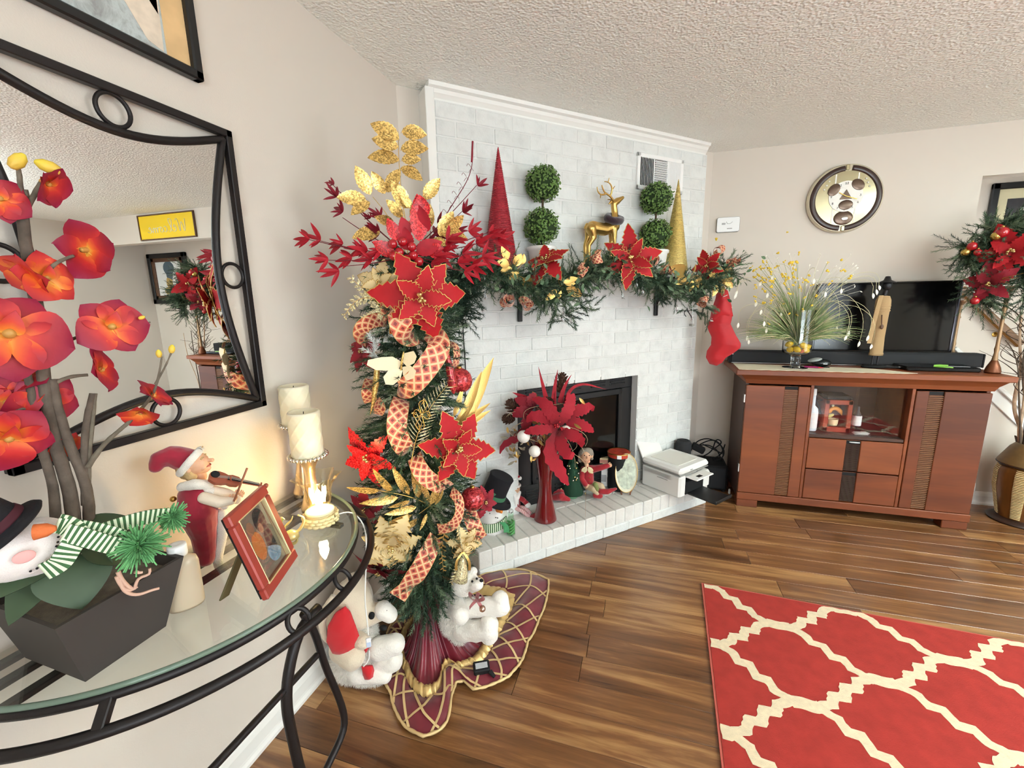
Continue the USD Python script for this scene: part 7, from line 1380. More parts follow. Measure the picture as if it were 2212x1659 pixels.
# ---- bottlebrush tree
P = onh(1236, 1073); V = VP(P); k = px2m(P); A_ = V(1232, 985)
bt_ = thing('bottlebrush_tree', 'small green bottlebrush tree with tiny silver balls on the hearth', 'mini tree', P)
part(bt_, 'base', lathe([(0, HT), (.034, HT), (.032, HT+.012), (.012, HT+.02), (0, HT+.022)], 24, P*[1, 1, 0]), PM('mini_tree_base', (120, 170, 130), .6), True)
H_ = A_[2]-HT; brs = []
for i in range(2600):
    t = q.uniform(.05, 1); a = q.uniform(0, 6.283); R_ = 29*k*(1-t)**.75+.006; c = P*[1, 1, 0]+[0, 0, HT+H_*t]; d = np.array([math.cos(a), math.sin(a), .35]); brs.append((c, c+d*R_*q.uniform(.85, 1.05)))
Vv = np.array([[c+[.0006, 0, 0], c+[-.0006, 0, .0006], c+[0, 0, -.0007], e] for c, e in brs]).reshape(-1, 3); kk = np.arange(len(brs))*4
part(bt_, 'bristles', (Vv, np.vstack([np.stack([kk, kk+1, kk+3], 1), np.stack([kk+1, kk+2, kk+3], 1), np.stack([kk+2, kk, kk+3], 1)])), PM('bristle_green', (34, 84, 54), .7, var=.3, vs=40), False, kind='stuff')
part(bt_, 'core', lathe([(0, HT+.01), (24*k, HT+.03), (18*k, HT+H_*.4), (9*k, HT+H_*.75), (0, HT+H_*.97)], 20, P*[1, 1, 0]), PM('bristle_core', (28, 62, 42), .9), True)
for i in range(16):
    t = q.uniform(.08, .85); a = q.uniform(3.2, 6.2)+.3; R_ = 29*k*(1-t)**.75+.006; part(bt_, 'bauble', ell(P*[1, 1, 0]+[R_*math.cos(a), R_*math.sin(a), HT+H_*t+.01], .0062, 1), M_silver if i % 2 else M_bead, True)
# ---- red cloth boots lying by the vase
P = onh(1212, 1082); V = VP(P); k = px2m(P)
bo = thing('red_slipper', 'pair of crumpled red velvet doll boots lying behind the red vase', 'slipper', P)
part(bo, 'boot', fuzz(blob([((V(1198, 1074), 7*k), (V(1212, 1072, .02), 9*k)), ((V(1212, 1074, .02), 8*k), (V(1228, 1079, .03), 4.5*k))], .008, 4), .004, 40, 5), M_red, True); part(bo, 'boot', fuzz(blob([((V(1196, 1066, -.04), 7*k), (V(1212, 1064, -.03), 8*k)), ((V(1212, 1064, -.03), 8*k), (V(1222, 1070, -.03), 4*k))], .008, 4), .004, 40, 6), M_red, True)
# ---- elf doll
P = onh(1290, 1072); V = VP(P); k = px2m(P); r, u, n = facing(P)
el_ = thing('elf_doll', 'elf doll with grey hair and a red buttoned jacket sitting by the green tree', 'doll', P)
bb = lambda x, y, rr, o=0: (V(x, y, o), rr*k)
part(el_, 'jacket', fuzz(blob([(bb(1270, 1018, 12), bb(1270, 1040, 13)), (bb(1262, 1014, 8), bb(1282, 1012, 8))], .008, 5), .002, 60), M_red, True)
hd_ = part(el_, 'head', blob([(bb(1264, 990, 10.5), bb(1266, 983, 11)), (bb(1268, 988, 3, .036), bb(1269, 989, 2.4, .044)), (bb(1266, 1000, 4.5), bb(1268, 1008, 5)), (bb(1252, 988, 2.6), bb(1249, 986, 1.6)), (bb(1278, 987, 2.6), bb(1280, 985, 1.6)), (bb(1264, 996, 5, .012), bb(1270, 996, 5, .012))], .005, 5), M_skin, True)
for x in (1263, 1273): part(hd_, 'eye', ell(V(x, 984, .037), .0035, 1), M_blackm, True)
part(hd_, 'smile', tube(spl([V(1262, 995, .037), V(1268, 998, .042), V(1273, 994, .037)], 8), .0015, 5), MATS['lip_red'], True)
part(hd_, 'hair', fuzz(blob([(bb(1262, 978, 10.5, -.01), bb(1272, 977, 9.5, -.01)), (bb(1255, 980, 6, -.012), bb(1253, 994, 5.5, -.012)), (bb(1277, 980, 5, -.012), bb(1278, 990, 3.5, -.014))], .006, 4), .004, 80, 8), PM('grey_hair', (150, 138, 124), .8, bump=.5, bs=200), True)
part(el_, 'collar', join(*[tf(leaf(.06, .034, 5, .1, .2, th=.003), basis(r*s*.5-u*.9, n), V(1269+s*2, 1008, .036)) for s in (-1, 1)]), M_cream, True)
part(el_, 'jacket_sleeve', blob([(bb(1280, 1014, 7.5, .01), bb(1298, 1010, 6.5, .02)), (bb(1298, 1010, 6.5, .02), bb(1312, 1006, 5.5, .02))], .007, 4), M_red, True); part(el_, 'jacket_sleeve', blob([(bb(1259, 1018, 7, .01), bb(1256, 1034, 6, .03)), (bb(1256, 1034, 6, .03), bb(1264, 1046, 5.5, .05))], .007, 4), M_red, True)
fd_keep = fd; fd = el_
hand(V(1313, 1006, .02), r*.9+u*.15, n, .026, M_skin); hand(V(1265, 1048, .05), r*.6-u*.6, n, .024, M_skin)
fd = fd_keep
for y in (1022, 1032, 1040): part(el_, 'button', ell(V(1274, y, .042), (.0055, .0055, .003), 1), M_bead, True)
part(el_, 'trousers', blob([(bb(1268, 1048, 9), bb(1282, 1056, 7, .05)), (bb(1282, 1056, 7, .05), bb(1290, 1066, 5.5, .06)), (bb(1276, 1046, 9), bb(1298, 1050, 7, .03)), (bb(1298, 1050, 7, .03), bb(1304, 1060, 5.5, .04))], .008, 4), PM('tan_cloth', (196, 172, 140), .9), True)
part(el_, 'cuff', fuzz(blob([(bb(1286, 1046, 5, .05), bb(1290, 1058, 4, .06))], .006, 3), .002, 60), PM('moss_green', (126, 132, 78), .9), True)
for pts in (((1286, 1070), (1296, 1071), (1290, 1060)), ((1298, 1062), (1312, 1062), (1330, 1056))): part(el_, 'boot', blob([(bb(*pts[0], 6, .06), bb(*pts[1], 6, .06)), (bb(*pts[1], 6, .06), bb(*pts[2], 2.5, .05))], .006, 4), M_red, True)
# ---- cream carton and pennant behind the doll
P = onh(1302, 1048); V = VP(P); r, u, n = facing(P); Rf = np.stack([r, u, n], 1)
ct = thing('gift_carton', 'small white printed carton standing behind the elf doll', 'box', P)
part(ct, 'carton', cbox(P+u*.08+r*.005, (.055, .16, .04), .003, Rf), M_whitep); part(ct, 'printed_panel', cbox(P+u*.06+r*.005+n*.0205, (.034, .05, .0008), .0003, Rf), PM('print_grey', (176, 178, 180), .7))
bx2 = thing('label_box', 'flat cream box with a pink printed label behind the elf doll head', 'box', V(1304, 1000, -.06)); part(bx2, 'box', cbox(P+u*.185+r*.0, (.12, .045, .05), .003, Rf), M_cream); part(bx2, 'label_print', cbox(P+u*.185+n*.0256, (.07, .022, .0006), .0002, Rf), PM('label_pink', (206, 140, 124), .6))
cn = thing('cone_hat_elf', 'second small santa hat with white trim behind the grey haired elf', 'hat', V(1283, 980, -.08)); part(cn, 'hat', blob([((V(1281, 985, -.07), .026), (V(1284, 972, -.07), .012))], .006, 3), M_red, True); part(cn, 'trim', ribbon(spl([V(1276, 992, -.04), V(1283, 978, -.03), V(1291, 992, -.04)], 12), n*.4+u, .018, .004), M_white, True); part(cn, 'support', tube([V(1282, 988, -.07), np.array([*V(1282, 988, -.07)[:2], HT])], .02, 10), MATS['moss_green'], True)
wr_ = thing('white_ribbon', 'curved white ribbon standing between the elf doll and the oval plate', 'ribbon', onh(1325, 1045)); V2 = VP(onh(1325, 1045)); part(wr_, 'band', ribbon(spl([V2(1304, 1012), V2(1308, 1030), V2(1318, 1042), V2(1328, 1045)], 16), n, .05, .003), M_whitep, True); part(wr_, 'red_back', puff(V2, [(1318, 1012), (1332, 1010), (1334, 1036), (1322, 1034)], .04, .01), M_red, True)
# ---- drum-shaped box with red top
P = wall(2.118, ond(1336, 1010, 2.118)@DT, HT); V = VP(P); k = px2m(P); zt = V(1336, 975)[2]
dr_ = thing('drum_box', 'dark round box with a red and gold patterned lid behind the oval plate', 'box', P)
part(dr_, 'drum', lathe([(0, HT), (.066, HT), (.07, HT+.01), (.07, zt-.02), (.066, zt-.012), (0, zt-.012)], 36, P*[1, 1, 0]), M_blackm, True); part(dr_, 'lid', lathe([(.072, zt-.03), (.076, zt-.028), (.076, zt-.002), (.07, zt), (0, zt)], 36, P*[1, 1, 0]), PM('drum_red', (178, 60, 40), .35, var=.4, vs=26), True)
part(dr_, 'lid_rim', lathe([(.0765, zt-.006), (.079, zt-.002), (.0765, zt+.002), (.074, zt)], 36, P*[1, 1, 0]), M_gold, True); part(dr_, 'buckle', tf(cbox((0, 0, 0), (.03, .025, .006), .002), Rf, P+[0, 0, zt-HT-.015]+n*.078), M_whitep)
# ---- oval plate on a little easel
P = onh(1352, 1064); V = VP(P); k = px2m(P); r, u, n = facing(P)
pl3 = thing('oval_plate', 'oval cream plate with a grey green relief on a small wooden easel', 'plate', P)
th_ = np.linspace(0, 2*math.pi, 48, endpoint=False); c = V(1353, 1021, .0); RR = np.stack([r, u*.97-n*.2, n*.97+u*.2], 1)
part(pl3, 'plate', tf(tf(lathe([(0, 0), (.8, .0), (1.0, .010), (1.0, .013), (.8, .006), (0, .006)], 48), None, None, np.array([23*k, 42*k, 1])), RR, c), PM('plate_cream', (226, 222, 198), .35), True)
part(pl3, 'relief', fuzz(tf(tf(lathe([(0, .0105), (.5, .0095), (.86, .0075)], 48), None, None, np.array([23*k, 42*k, 1])), RR, c), .004, 38, 2), PM('plate_relief', (196, 204, 184), .35, var=.25, vs=40), True)
part(pl3, 'gilt_rim', tf(tube(np.array([[23*k*math.cos(a), 42*k*math.sin(a), .012] for a in np.linspace(0, 2*math.pi, 49)]), .0022, 6, False), RR, c), M_gilt, True)
for s in (-1, 1): part(pl3, 'easel_leg', tube(spl([V(1353+s*12, 1058, .02), V(1352+s*10, 1064, .03), V(1352+s*9, 1068, .045)], 8), .005, 8), PM('easel_wood', (120, 76, 56), .5) if s < 0 else MATS['easel_wood'], True)
part(pl3, 'easel_back', bar(V(1353, 1000, -.02), np.array([*V(1362, 1062, -.08)[:2], HT+.004]), .02, .008, .002), MATS['easel_wood'])

# ---- printer on the right end of the hearth
A, L0, R0_ = onz(1467, 1079, HT), onz(1388, 1047, HT), onz(1557, 1065, HT)
uu = (L0-A)/np.linalg.norm(L0-A); vv_ = np.cross([0, 0, 1], uu); vv_ = vv_ if vv_@(R0_-A) > 0 else -vv_; mid = uu*.0+vv_
LU, LV = .30, .35; Hb = .215
def pb(a0, a1, b0, b1, z0, z1, ch=.006): return cbox(A+uu*(a0+a1)/2+vv_*(b0+b1)/2+[0, 0, (z0+z1)/2], (abs(a1-a0), abs(b1-b0), z1-z0), ch, np.stack([uu, vv_, [0, 0, 1]], 1) if np.cross(uu, vv_)[2] > 0 else np.stack([uu, -vv_, [0, 0, 1]], 1))
pr_ = thing('printer', 'white printer with its rear tray raised and black paper tray out on the hearth', 'printer', A+uu*.15+vv_*.17)
M_print = PM('printer_white', (236, 234, 228), .42)
part(pr_, 'body', join(pb(0, LU, 0, .07, 0, .15, .012), pb(.06, LU, .07, LV, 0, .15, .012), pb(.0, .06, .27, LV, .0, .12, .012), pb(.06, LU, .0, LV, .10, .15, .01)), M_print)
part(pr_, 'scanner_lid', pb(-.004, LU+.004, -.004, LV-.03, .155, .20, .016), M_print); part(pr_, 'lid_panel', pb(.05, LU-.03, .05, LV-.09, .199, .203, .004), PM('lid_cream', (226, 222, 212), .5))
part(pr_, 'seam', pb(0, LU, 0, LV-.035, .15, .156, .001), MATS['grey_plastic'])
part(pr_, 'control_panel', tf(pb(-.075, .012, .07, .26, .128, .138, .004), None, None), M_print); part(pr_, 'display', pb(-.055, -.030, .12, .165, .1375, .139, .0008), M_blackm)
part(pr_, 'output_bay', pb(.0, .065, .07, .27, .01, .10, .004), M_blackm)
part(pr_, 'paper_tray', join(pb(-.20, .05, .085, .265, .012, .022, .003), pb(-.20, -.19, .085, .265, .012, .034, .003)), PM('tray_black', (30, 30, 31), .5))
part(pr_, 'rear_tray', cbox(A+uu*(LU+.03)+vv_*.12+[0, 0, .235], (.012, .22, .13), .003, np.stack([uu, vv_, [0, 0, 1]], 1)@rot([0, 1, 0], .5)), M_print)
for i in range(6): part(pr_, 'side_vent', pb(.02+.012*i, .026+.012*i, LV-.001, LV+.002, .02, .08, .0006), MATS['grey_plastic'])
part(pr_, 'front_badge', pb(-.0055, -.003, .10, .125, .175, .181, .0004), MATS['grey_plastic']); part(pr_, 'side_label', pb(.09, .17, -.0055, -.003, .10, .103, .0004), MATS['grey_plastic'])
# ---- speaker, cables, dark block in the corner
P = wall(2.075, 2.50, HT); zt = VP(P)(1473, 950)[2]
sp = thing('smart_speaker', 'small black rounded speaker behind the printer', 'speaker', P)
part(sp, 'body', lathe([(0, HT), (.05, HT), (.055, HT+.01), (.055, zt-.02), (.045, zt-.003), (0, zt)], 36, P*[1, 1, 0]), M_soft, True); part(sp, 'top_ring', lathe([(.03, zt-.0015), (.034, zt), (.030, zt+.0005)], 30, P*[1, 1, 0]), M_blackm, True)
P = ony(1528, 985, 3.47); V = VP(P); P0 = np.array([P[0], P[1], 0])
sw_ = thing('subwoofer', 'black block on the floor standing for the shadow between the printer and the cabinet', 'speaker', (.5, 3.40, 0))  # gap is mostly shadow; a black block stands for it
part(sw_, 'box', box2((.425, 3.34, .012), (.628, 3.56, .20), .012), M_blackm); part(sw_, 'front_grille', box2((.44, 3.332, .03), (.613, 3.34, .185), .004), M_soft); [part(sw_, 'foot', lathe([(0, 0), (.014, 0), (.014, .014), (0, .014)], 12, (x, y, 0)), M_blackm) for x in (.445, .608) for y in (3.36, 3.54)]
cc = thing('cable_coil', 'tangle of black cables looped above the dark block by the wall', 'cables', (P[0], P[1], .20))
for i, pts in enumerate(([(1492, 975), (1505, 955), (1530, 948), (1552, 958), (1564, 975), (1558, 990), (1540, 995)], [(1500, 968), (1520, 956), (1545, 952), (1560, 968), (1562, 985)], [(1518, 960), (1540, 970), (1560, 980)], [(1520, 985), (1540, 968), (1552, 950), (1556, 952), (1540, 970)], [(1510, 962), (1530, 962), (1550, 975), (1556, 988)], [(1538, 990), (1552, 985), (1566, 960)])):
    part(cc, 'cable', tube(spl([V(*p, .03-.012*i) for p in pts], 26), .0045, 7), M_blackm, True)
r, u, n = facing(P); part(cc, 'power_brick', cbox(V(1508, 968, .05), (.10, .05, .05), .008, np.stack([r*.9-u*.4, u*.9+r*.4, n], 1)), M_blackm); part(cc, 'drop_cable', tube(spl([V(1555, 988), V(1562, 1000), V(1560, 1020)], 10), .004, 6), M_blackm, True)
P = onz(1575, 1066, 0); solo('plastic_peg', lathe([(0, 0), (.007, 0), (.008, .004), (.008, .03), (.005, .036), (0, .037)], 14, P), M_whitep, 'tiny white plastic peg standing on the floor left of the cabinet', 'peg', True)
# ================================================================== rug, tree skirt and plush animals
RO = onz(1515, 1262, 0); ra_ = math.radians(-2.8); RX = np.array([math.cos(ra_), math.sin(ra_), 0]); RY = np.array([-math.sin(ra_), math.cos(ra_), 0])
RW, RL_ = 2.4, 1.7
M_rug = PM('rug_red', (160, 46, 38), .98, var=.1, vs=22, bump=.7, bs=240); M_rugc = PM('rug_cream', (222, 204, 172), .98, var=.08, vs=60, bump=.8, bs=240); M_rugb = PM('rug_binding', (190, 92, 80), .9)
rg = thing('area_rug', 'red area rug with a cream stepped trellis pattern', 'rug', RO)
full = sbox(0, -RL_, RW, 0); links = []
step = [(0, 0), (.05, .006), (.090, .030), (.104, .070), (.143, .074), (.157, .126), (.196, .130), (.210, .170), (.25, .194), (.3, .2)]
def rl(x, y): return [(x, y)]
rq = np.random.default_rng(3)
for i in range(-1, 9):
    for j in range(-1, 10):
        if (i+j) % 2: continue
        for sx, sy in ((1, 1), (1, -1)):
            L = LineString([(i*.3+.0+sx*a+.0, -j*.2-.012+sy*b*1.0) for a, b in step]); links.append(L.buffer(.0178, cap_style=2, join_style=2, mitre_limit=2.5))
        links.append(sbox(i*.3-.04, -j*.2-.012-.02, i*.3+.04, -j*.2-.012+.02).buffer(.006))
pat = unary_union(links).intersection(full.buffer(-.010)); pat = pat.segmentize(.012)
def wobble(g):
    from shapely.ops import transform
    return transform(lambda x, y, z=None: (x+.0022*np.sin(np.asarray(y)*700+np.asarray(x)*350), y+.0022*np.sin(np.asarray(x)*640-np.asarray(y)*260)), g)
pat = wobble(pat).buffer(0); field = full.buffer(-.008).difference(pat)
def rugm(g, h, z0): v, f = extr(g, h, z0); return RO+v[:, :1]*RX+v[:, 1:2]*RY+np.outer(v[:, 2], [0, 0, 1]), f
part(rg, 'field', rugm(field, .010, .001), M_rug, False); part(rg, 'trellis', rugm(pat, .0112, .001), M_rugc, False)
part(rg, 'binding', rugm(full.difference(full.buffer(-.0085)), .0085, .0005), M_rugb, False)

# ---- tree skirt: satin centre, gold ruffle, quilted burgundy border with gold ribbons and rope edge
out = np.array([onz(*p, .008)[:2] for p in ((845, 1500), (858, 1545), (880, 1578), (915, 1597), (950, 1585), (968, 1560), (975, 1510), (985, 1480), (1005, 1478), (1020, 1495), (1060, 1486), (1100, 1468), (1122, 1440), (1140, 1390), (1165, 1340), (1182, 1290), (1185, 1258), (1140, 1238), (1070, 1230))]+[None]*0)
back = np.array([(-.86, 1.80), (-.98, 1.70), (-1.03, 1.52), (-1.0, 1.36), (-.94, 1.24)])
ol = np.vstack([out, back]); c2 = TX[:2]; ang = np.arctan2(ol[:, 1]-c2[1], ol[:, 0]-c2[0]); rad = np.hypot(ol[:, 0]-c2[0], ol[:, 1]-c2[1]); o_ = np.argsort(ang); ang, rad = ang[o_], rad[o_]
NA = 220; ta = np.linspace(-math.pi, math.pi, NA, endpoint=False); Ro = np.interp(ta, np.r_[ang-2*math.pi, ang, ang+2*math.pi], np.r_[rad, rad, rad])
def ring(fr): return Ro*fr
def sheet(fs, zf, seed, amp):
    V = []
    for fr in fs:
        r_ = ring(fr); x = c2[0]+r_*np.cos(ta); y = c2[1]+r_*np.sin(ta); z = zf(fr, r_)+amp*(meshkit.fbm(np.stack([x*9, y*9, 0*x+seed], 1), 3, seed)-.35)*np.ones(NA); V.append(np.stack([x, y, np.maximum(z, .003+.001*seed)], 1))
    V = np.vstack(V); F = []
    for i in range(len(fs)-1):
        for j in range(NA): p, q_ = i*NA+j, i*NA+(j+1) % NA; F += [[p, p+NA, q_+NA], [p, q_+NA, q_]]
    F = np.array(F); n = len(V); return np.vstack([V, V-[0, 0, .0015]]), np.vstack([F, F[:, ::-1]+n])
M_burg = PM('burgundy_quilt', (110, 24, 38), .38, var=.22, vs=16, bump=.3, bs=40, sheen=.4); M_satin = PM('burgundy_satin', (112, 12, 34), .28, var=.15, vs=8, sheen=.3); M_gruf = PM('gold_ruffle', (222, 188, 124), .35, metal=.35, bump=.3, bs=50, stretch=(3, 3, 1)); M_rope = PM('gold_rope', (222, 192, 138), .5, metal=.3)
sk_ = thing('tree_skirt', 'burgundy tree skirt with gold ribbon lattice, gold ruffle and rope edge spread round the tree', 'tree skirt', TX)
fold = .012*np.sin(ta*13)+.008*np.sin(ta*29+1)
def hz_b(fr, r_): return .012+.026*np.sin(np.clip((fr-.6)/.4, 0, 1)*math.pi)+.4*fold*(1.1-fr)
Bm = sheet(np.linspace(.58, 1, 14), hz_b, 2, .028); part(sk_, 'quilted_border', Bm, M_burg, True)
def hz_c(fr, r_): return .016+.36*np.clip(1-fr/.60, 0, 1)**1.9+fold*(1.2-fr*1.2)*1.4
Cm = sheet(np.linspace(.12, .60, 16), hz_c, 3, .014); part(sk_, 'satin_centre', Cm, M_satin, True)
ruf2 = .008*np.sin(ta*97)+.005*np.sin(ta*61+1)
Gm = sheet(np.linspace(.555, .68, 6), lambda fr, r_: .026+.02*np.sin((fr-.555)/.125*math.pi)+ruf2*(.4+(fr-.555)*4), 4, .010); part(sk_, 'gold_ruffle', Gm, M_gruf, True)
edge = Bm[0][13*NA:14*NA]+[0, 0, .004]; part(sk_, 'rope_edge', tube(np.vstack([edge, edge[:1]]), .0055+.001*np.sin(np.arange(NA+1)*2.1), 8, False), M_rope, True)
from scipy.interpolate import RegularGridInterpolator
Zg = Bm[0][:14*NA].reshape(14, NA, 3); fs_ = np.linspace(.58, 1, 14)
def on_border(fr, a): j = ((a+math.pi)/(2*math.pi)*NA) % NA; j0, t = int(j) % NA, j-int(j); fi = np.interp(fr, fs_, np.arange(14)); i0 = min(int(fi), 12); u = fi-i0; P = lambda i, jj: Zg[i, jj % NA]; return (P(i0, j0)*(1-u)+P(i0+1, j0)*u)*(1-t)+(P(i0, j0+1)*(1-u)+P(i0+1, j0+1)*u)*t+np.array([0, 0, .004])
for k in range(24):
    a0 = -math.pi+k*2*math.pi/24
    for s in (-1, 1):
        P = np.array([on_border(f_, a0+s*(f_-.68)*.95) for f_ in np.linspace(.69, .99, 14)]); N = np.cross(np.gradient(P, axis=0), [0, 0, 1.]); part(sk_, 'gold_ribbon', ribbon(P, N, .0085, .001), M_rope, True)
# ---- power adapter on the skirt
P = onz(1040, 1442, .055); r, u, n = facing(P); ad = thing('power_adapter', 'black power adapter with a grey label lying on the tree skirt', 'adapter', P-[0, 0, .012]); Rz = rot([0, 0, 1], .5)@rot([1, 0, 0], .25)
part(ad, 'housing', cbox(P, (.062, .042, .026), .004, Rz), M_blackm); part(ad, 'label_plate', cbox(P+Rz@np.array([0, .0, .0135]), (.046, .022, .0006), .0002, Rz), PM('label_grey', (176, 178, 180), .5)); part(ad, 'plug_nose', tube([P+Rz@np.array([.03, -.02, 0]), P+Rz@np.array([.045, -.04, -.006])], [.009, .006], 10), M_blackm, True)

# ---- plush toys at the foot of the tree
M_fluff = PM('fluffy_white', (236, 230, 220), .98, sheen=.6, var=.05, vs=12, bump=1.0, bs=150); M_fluffb = PM('plush_cream', (222, 206, 182), .98, sheen=.5, bump=.7, bs=250); M_felt = PM('bright_red_felt', (198, 24, 34), .85, bump=.3, bs=60, sheen=.4)
P = np.array([-.985, 1.235, 0]); V = VP(P); k = px2m(P+[0, 0, .2]); r, u, n = facing(P)
dg = thing('plush_dog', 'white plush dog with bright red felt ears sitting under the table edge', 'plush toy', P)
bb = lambda x, y, rr, o=0: (V(x, y, o), rr*k)
dgB = part(dg, 'body', dgm := fuzz(blob([(bb(772, 1405, 46), bb(790, 1432, 40, .02)), (bb(760, 1425, 42), bb(812, 1440, 32, .04)), (bb(775, 1360, 34), bb(772, 1405, 46))], .012, 5), .007, 28, 1), M_fluff, True); part(dgB, 'fur', fur(dgm, 9000, .016, .0022, 1), M_fluff, False, kind='stuff')
part(dg, 'paw', fuzz(blob([(bb(812, 1440, 28, .05), bb(848, 1428, 22, .09)), (bb(770, 1452, 22, .06), bb(830, 1458, 17, .10))], .010, 4), .006, 32, 2), M_fluff, True)
part(dg, 'paw', fuzz(blob([(bb(820, 1400, 24, .07), bb(852, 1392, 22, .09))], .010, 4), .005, 32, 3), M_fluff, True)
part(dg, 'arm', fuzz(blob([(bb(738, 1400, 26, .05), bb(762, 1420, 24, .09)), (bb(770, 1380, 16, .06), bb(784, 1386, 15, .09))], .010, 4), .005, 32, 4), M_fluffb, True)
hd_ = part(dg, 'head', fuzz(blob([(bb(758, 1290, 38), bb(775, 1322, 36, .02)), (bb(768, 1258, 22, -.02), bb(770, 1290, 34)), (bb(790, 1330, 24, .03), bb(832, 1318, 17, .06)), (bb(832, 1318, 17, .06), bb(842, 1330, 14, .06)), (bb(740, 1320, 36, -.02), bb(740, 1355, 30, -.02))], .010, 5), .003, 50, 5), M_fluffb, True)
part(hd_, 'muzzle', fuzz(blob([(bb(828, 1318, 19, .065), bb(842, 1328, 16, .07))], .008, 4), .002, 60, 6), M_fluff, True)
part(hd_, 'eye', tf(ell((0, 0, 0), (6.5*k, 8*k, 5*k), 2), np.stack([r, u, n], 1), V(803, 1330, .075)), M_blackm, True); part(hd_, 'nose', ell(V(828, 1356, .075), (8*k, 6*k, 5*k), 2), M_blackm, True)
part(hd_, 'brow_stitch', tube([V(836, 1318, .092), V(833, 1322, .093)], .0015, 5), M_blackm)
ear = [(742, 1280), (752, 1290), (762, 1315), (772, 1345), (768, 1370), (755, 1380), (735, 1382), (715, 1374), (704, 1350), (706, 1320), (722, 1292)]
part(dg, 'ear', fuzz(puff(V, ear, .05, .012, .5, off=.085), .003, 24, 7), M_felt, True); part(dg, 'ear_trim', fuzz(tube(spl([V(722, 1288, .055), V(702, 1318, .055), V(697, 1352, .055), V(708, 1380, .06), V(738, 1388, .07)], 24), .013, 10), .003, 60), M_fluffb, True)
part(dg, 'red_vest', fuzz(puff(V, [(778, 1398), (800, 1395), (806, 1412), (796, 1422), (782, 1424)], .05, .012, .5, off=.10), .002, 40), M_felt, True)
part(dg, 'neck_bow', puff(V, [(780, 1362), (796, 1358), (790, 1374), (782, 1378)], .03, .01, .5, off=.08), M_felt, True)
P = onz(1012, 1385, .05); P = np.array([P[0], P[1]-.0, .035]); V = VP(P); k = px2m(P+[0, 0, .1]); r, u, n = facing(P)
br = thing('plush_bear', 'white plush bear with a pink ribbon and bell lying on the tree skirt', 'plush toy', P)
brB = part(br, 'body', brm := fuzz(blob([(bb(985, 1300, 27), bb(1000, 1340, 33)), (bb(972, 1325, 22), bb(975, 1350, 22)), (bb(1000, 1340, 33), bb(990, 1365, 24))], .010, 5), .005, 34, 8), M_fluff, True); part(brB, 'fur', fur(brm, 7000, .012, .0020, 2), M_fluff, False, kind='stuff')
part(br, 'leg', fuzz(blob([(bb(1010, 1312, 20, .03), bb(1078, 1310, 19, .07)), (bb(1080, 1295, 18, .06), bb(1084, 1312, 17, .07))], .009, 4), .004, 36, 9), M_fluff, True)
part(br, 'leg', fuzz(blob([(bb(1000, 1362, 22, .04), bb(1054, 1360, 22, .09)), (bb(1056, 1350, 20, .09), bb(1056, 1372, 19, .09))], .009, 4), .004, 36, 10), M_fluff, True)
part(br, 'arm', fuzz(blob([(bb(984, 1300, 16, .03), bb(994, 1328, 19, .09))], .009, 4), .004, 36, 11), M_fluff, True)
hd_ = part(br, 'head', fuzz(blob([(bb(1000, 1262, 25, .03), bb(1012, 1258, 22, .04)), (bb(1018, 1266, 14, .06), bb(1032, 1262, 12, .08)), (bb(986, 1245, 11, .02), bb(984, 1242, 10, .02)), (bb(1020, 1236, 10, .02), bb(1022, 1234, 9, .02))], .009, 5), .003, 44, 12), M_fluff, True)
part(hd_, 'eye', ell(V(1020, 1256, .09), .0045, 1), M_blackm, True); part(hd_, 'nose', ell(V(1040, 1254, .10), (.008, .007, .006), 2), M_blackm, True); part(hd_, 'eye', ell(V(1030, 1250, .085), .0045, 1), M_blackm, True)
pk = PM('dusty_pink_ribbon', (176, 104, 104), .45, sheen=.3)
for s in (-1, 1): part(br, 'bow_loop', ribbon(spl([V(1030, 1296, .11), V(1026+s*10, 1282, .125), V(1030+s*14, 1292, .12), V(1032, 1298, .11)], 14), n*.6+r*.4, .02), pk, True)
part(br, 'bow_tail', ribbon(spl([V(1030, 1296, .11), V(1018, 1308, .115), V(1014, 1314, .11)], 8), u, .016), pk, True); part(br, 'bow_tail', ribbon(spl([V(1031, 1297, .11), V(1038, 1308, .118), V(1042, 1316, .115)], 8), r, .014), pk, True)
part(br, 'jingle_bell', ell(V(1042, 1315, .125), 6.5*k, 3), PM('bell_copper', (206, 170, 150), .2, metal=.9), True)
part(br, 'foot_seam', tube(np.array([V(1058+10*math.cos(a), 1362+13*math.sin(a), .115+.004*math.cos(a)) for a in np.linspace(0, 6.28, 24)]), .0012, 5, False), M_fluffb, True)

# ================================================================== evergreen garland on the candlesticks, twig vase at the right edge
W0 = np.array([1.965, 3.22, 1.50]); V = VP(W0); kw = px2m(W0); r, u, n = facing(W0); q = np.random.default_rng(77)
gr = thing('evergreen_swag', 'evergreen swag with red flowers laid over the tall brass candlestick', 'garland', V(2140, 570))
pth = np.vstack([spl([V(2085, 530), V(2115, 560), V(2150, 560), V(2190, 545), V(2225, 560), V(2262, 590)], 60), spl([V(2110, 570), V(2118, 610), V(2125, 650)], 24), spl([V(2130, 540), V(2150, 500), V(2185, 490), V(2220, 500)], 30), spl([V(2215, 570), V(2222, 620), V(2225, 650)], 20)])
tips = {0: [], 1: [], 2: []}
for i in range(900): gtip(pth[q.integers(0, len(pth))]+n*.01, 1.15, q)
for kk_, m in ((0, M_needle), (1, M_needle2), (2, M_needled)): part(gr, 'foliage', join(*tips[kk_]), m, False, kind='stuff')
part(gr, 'vine', tube(pth[:60], .006, 8), M_twig, True)
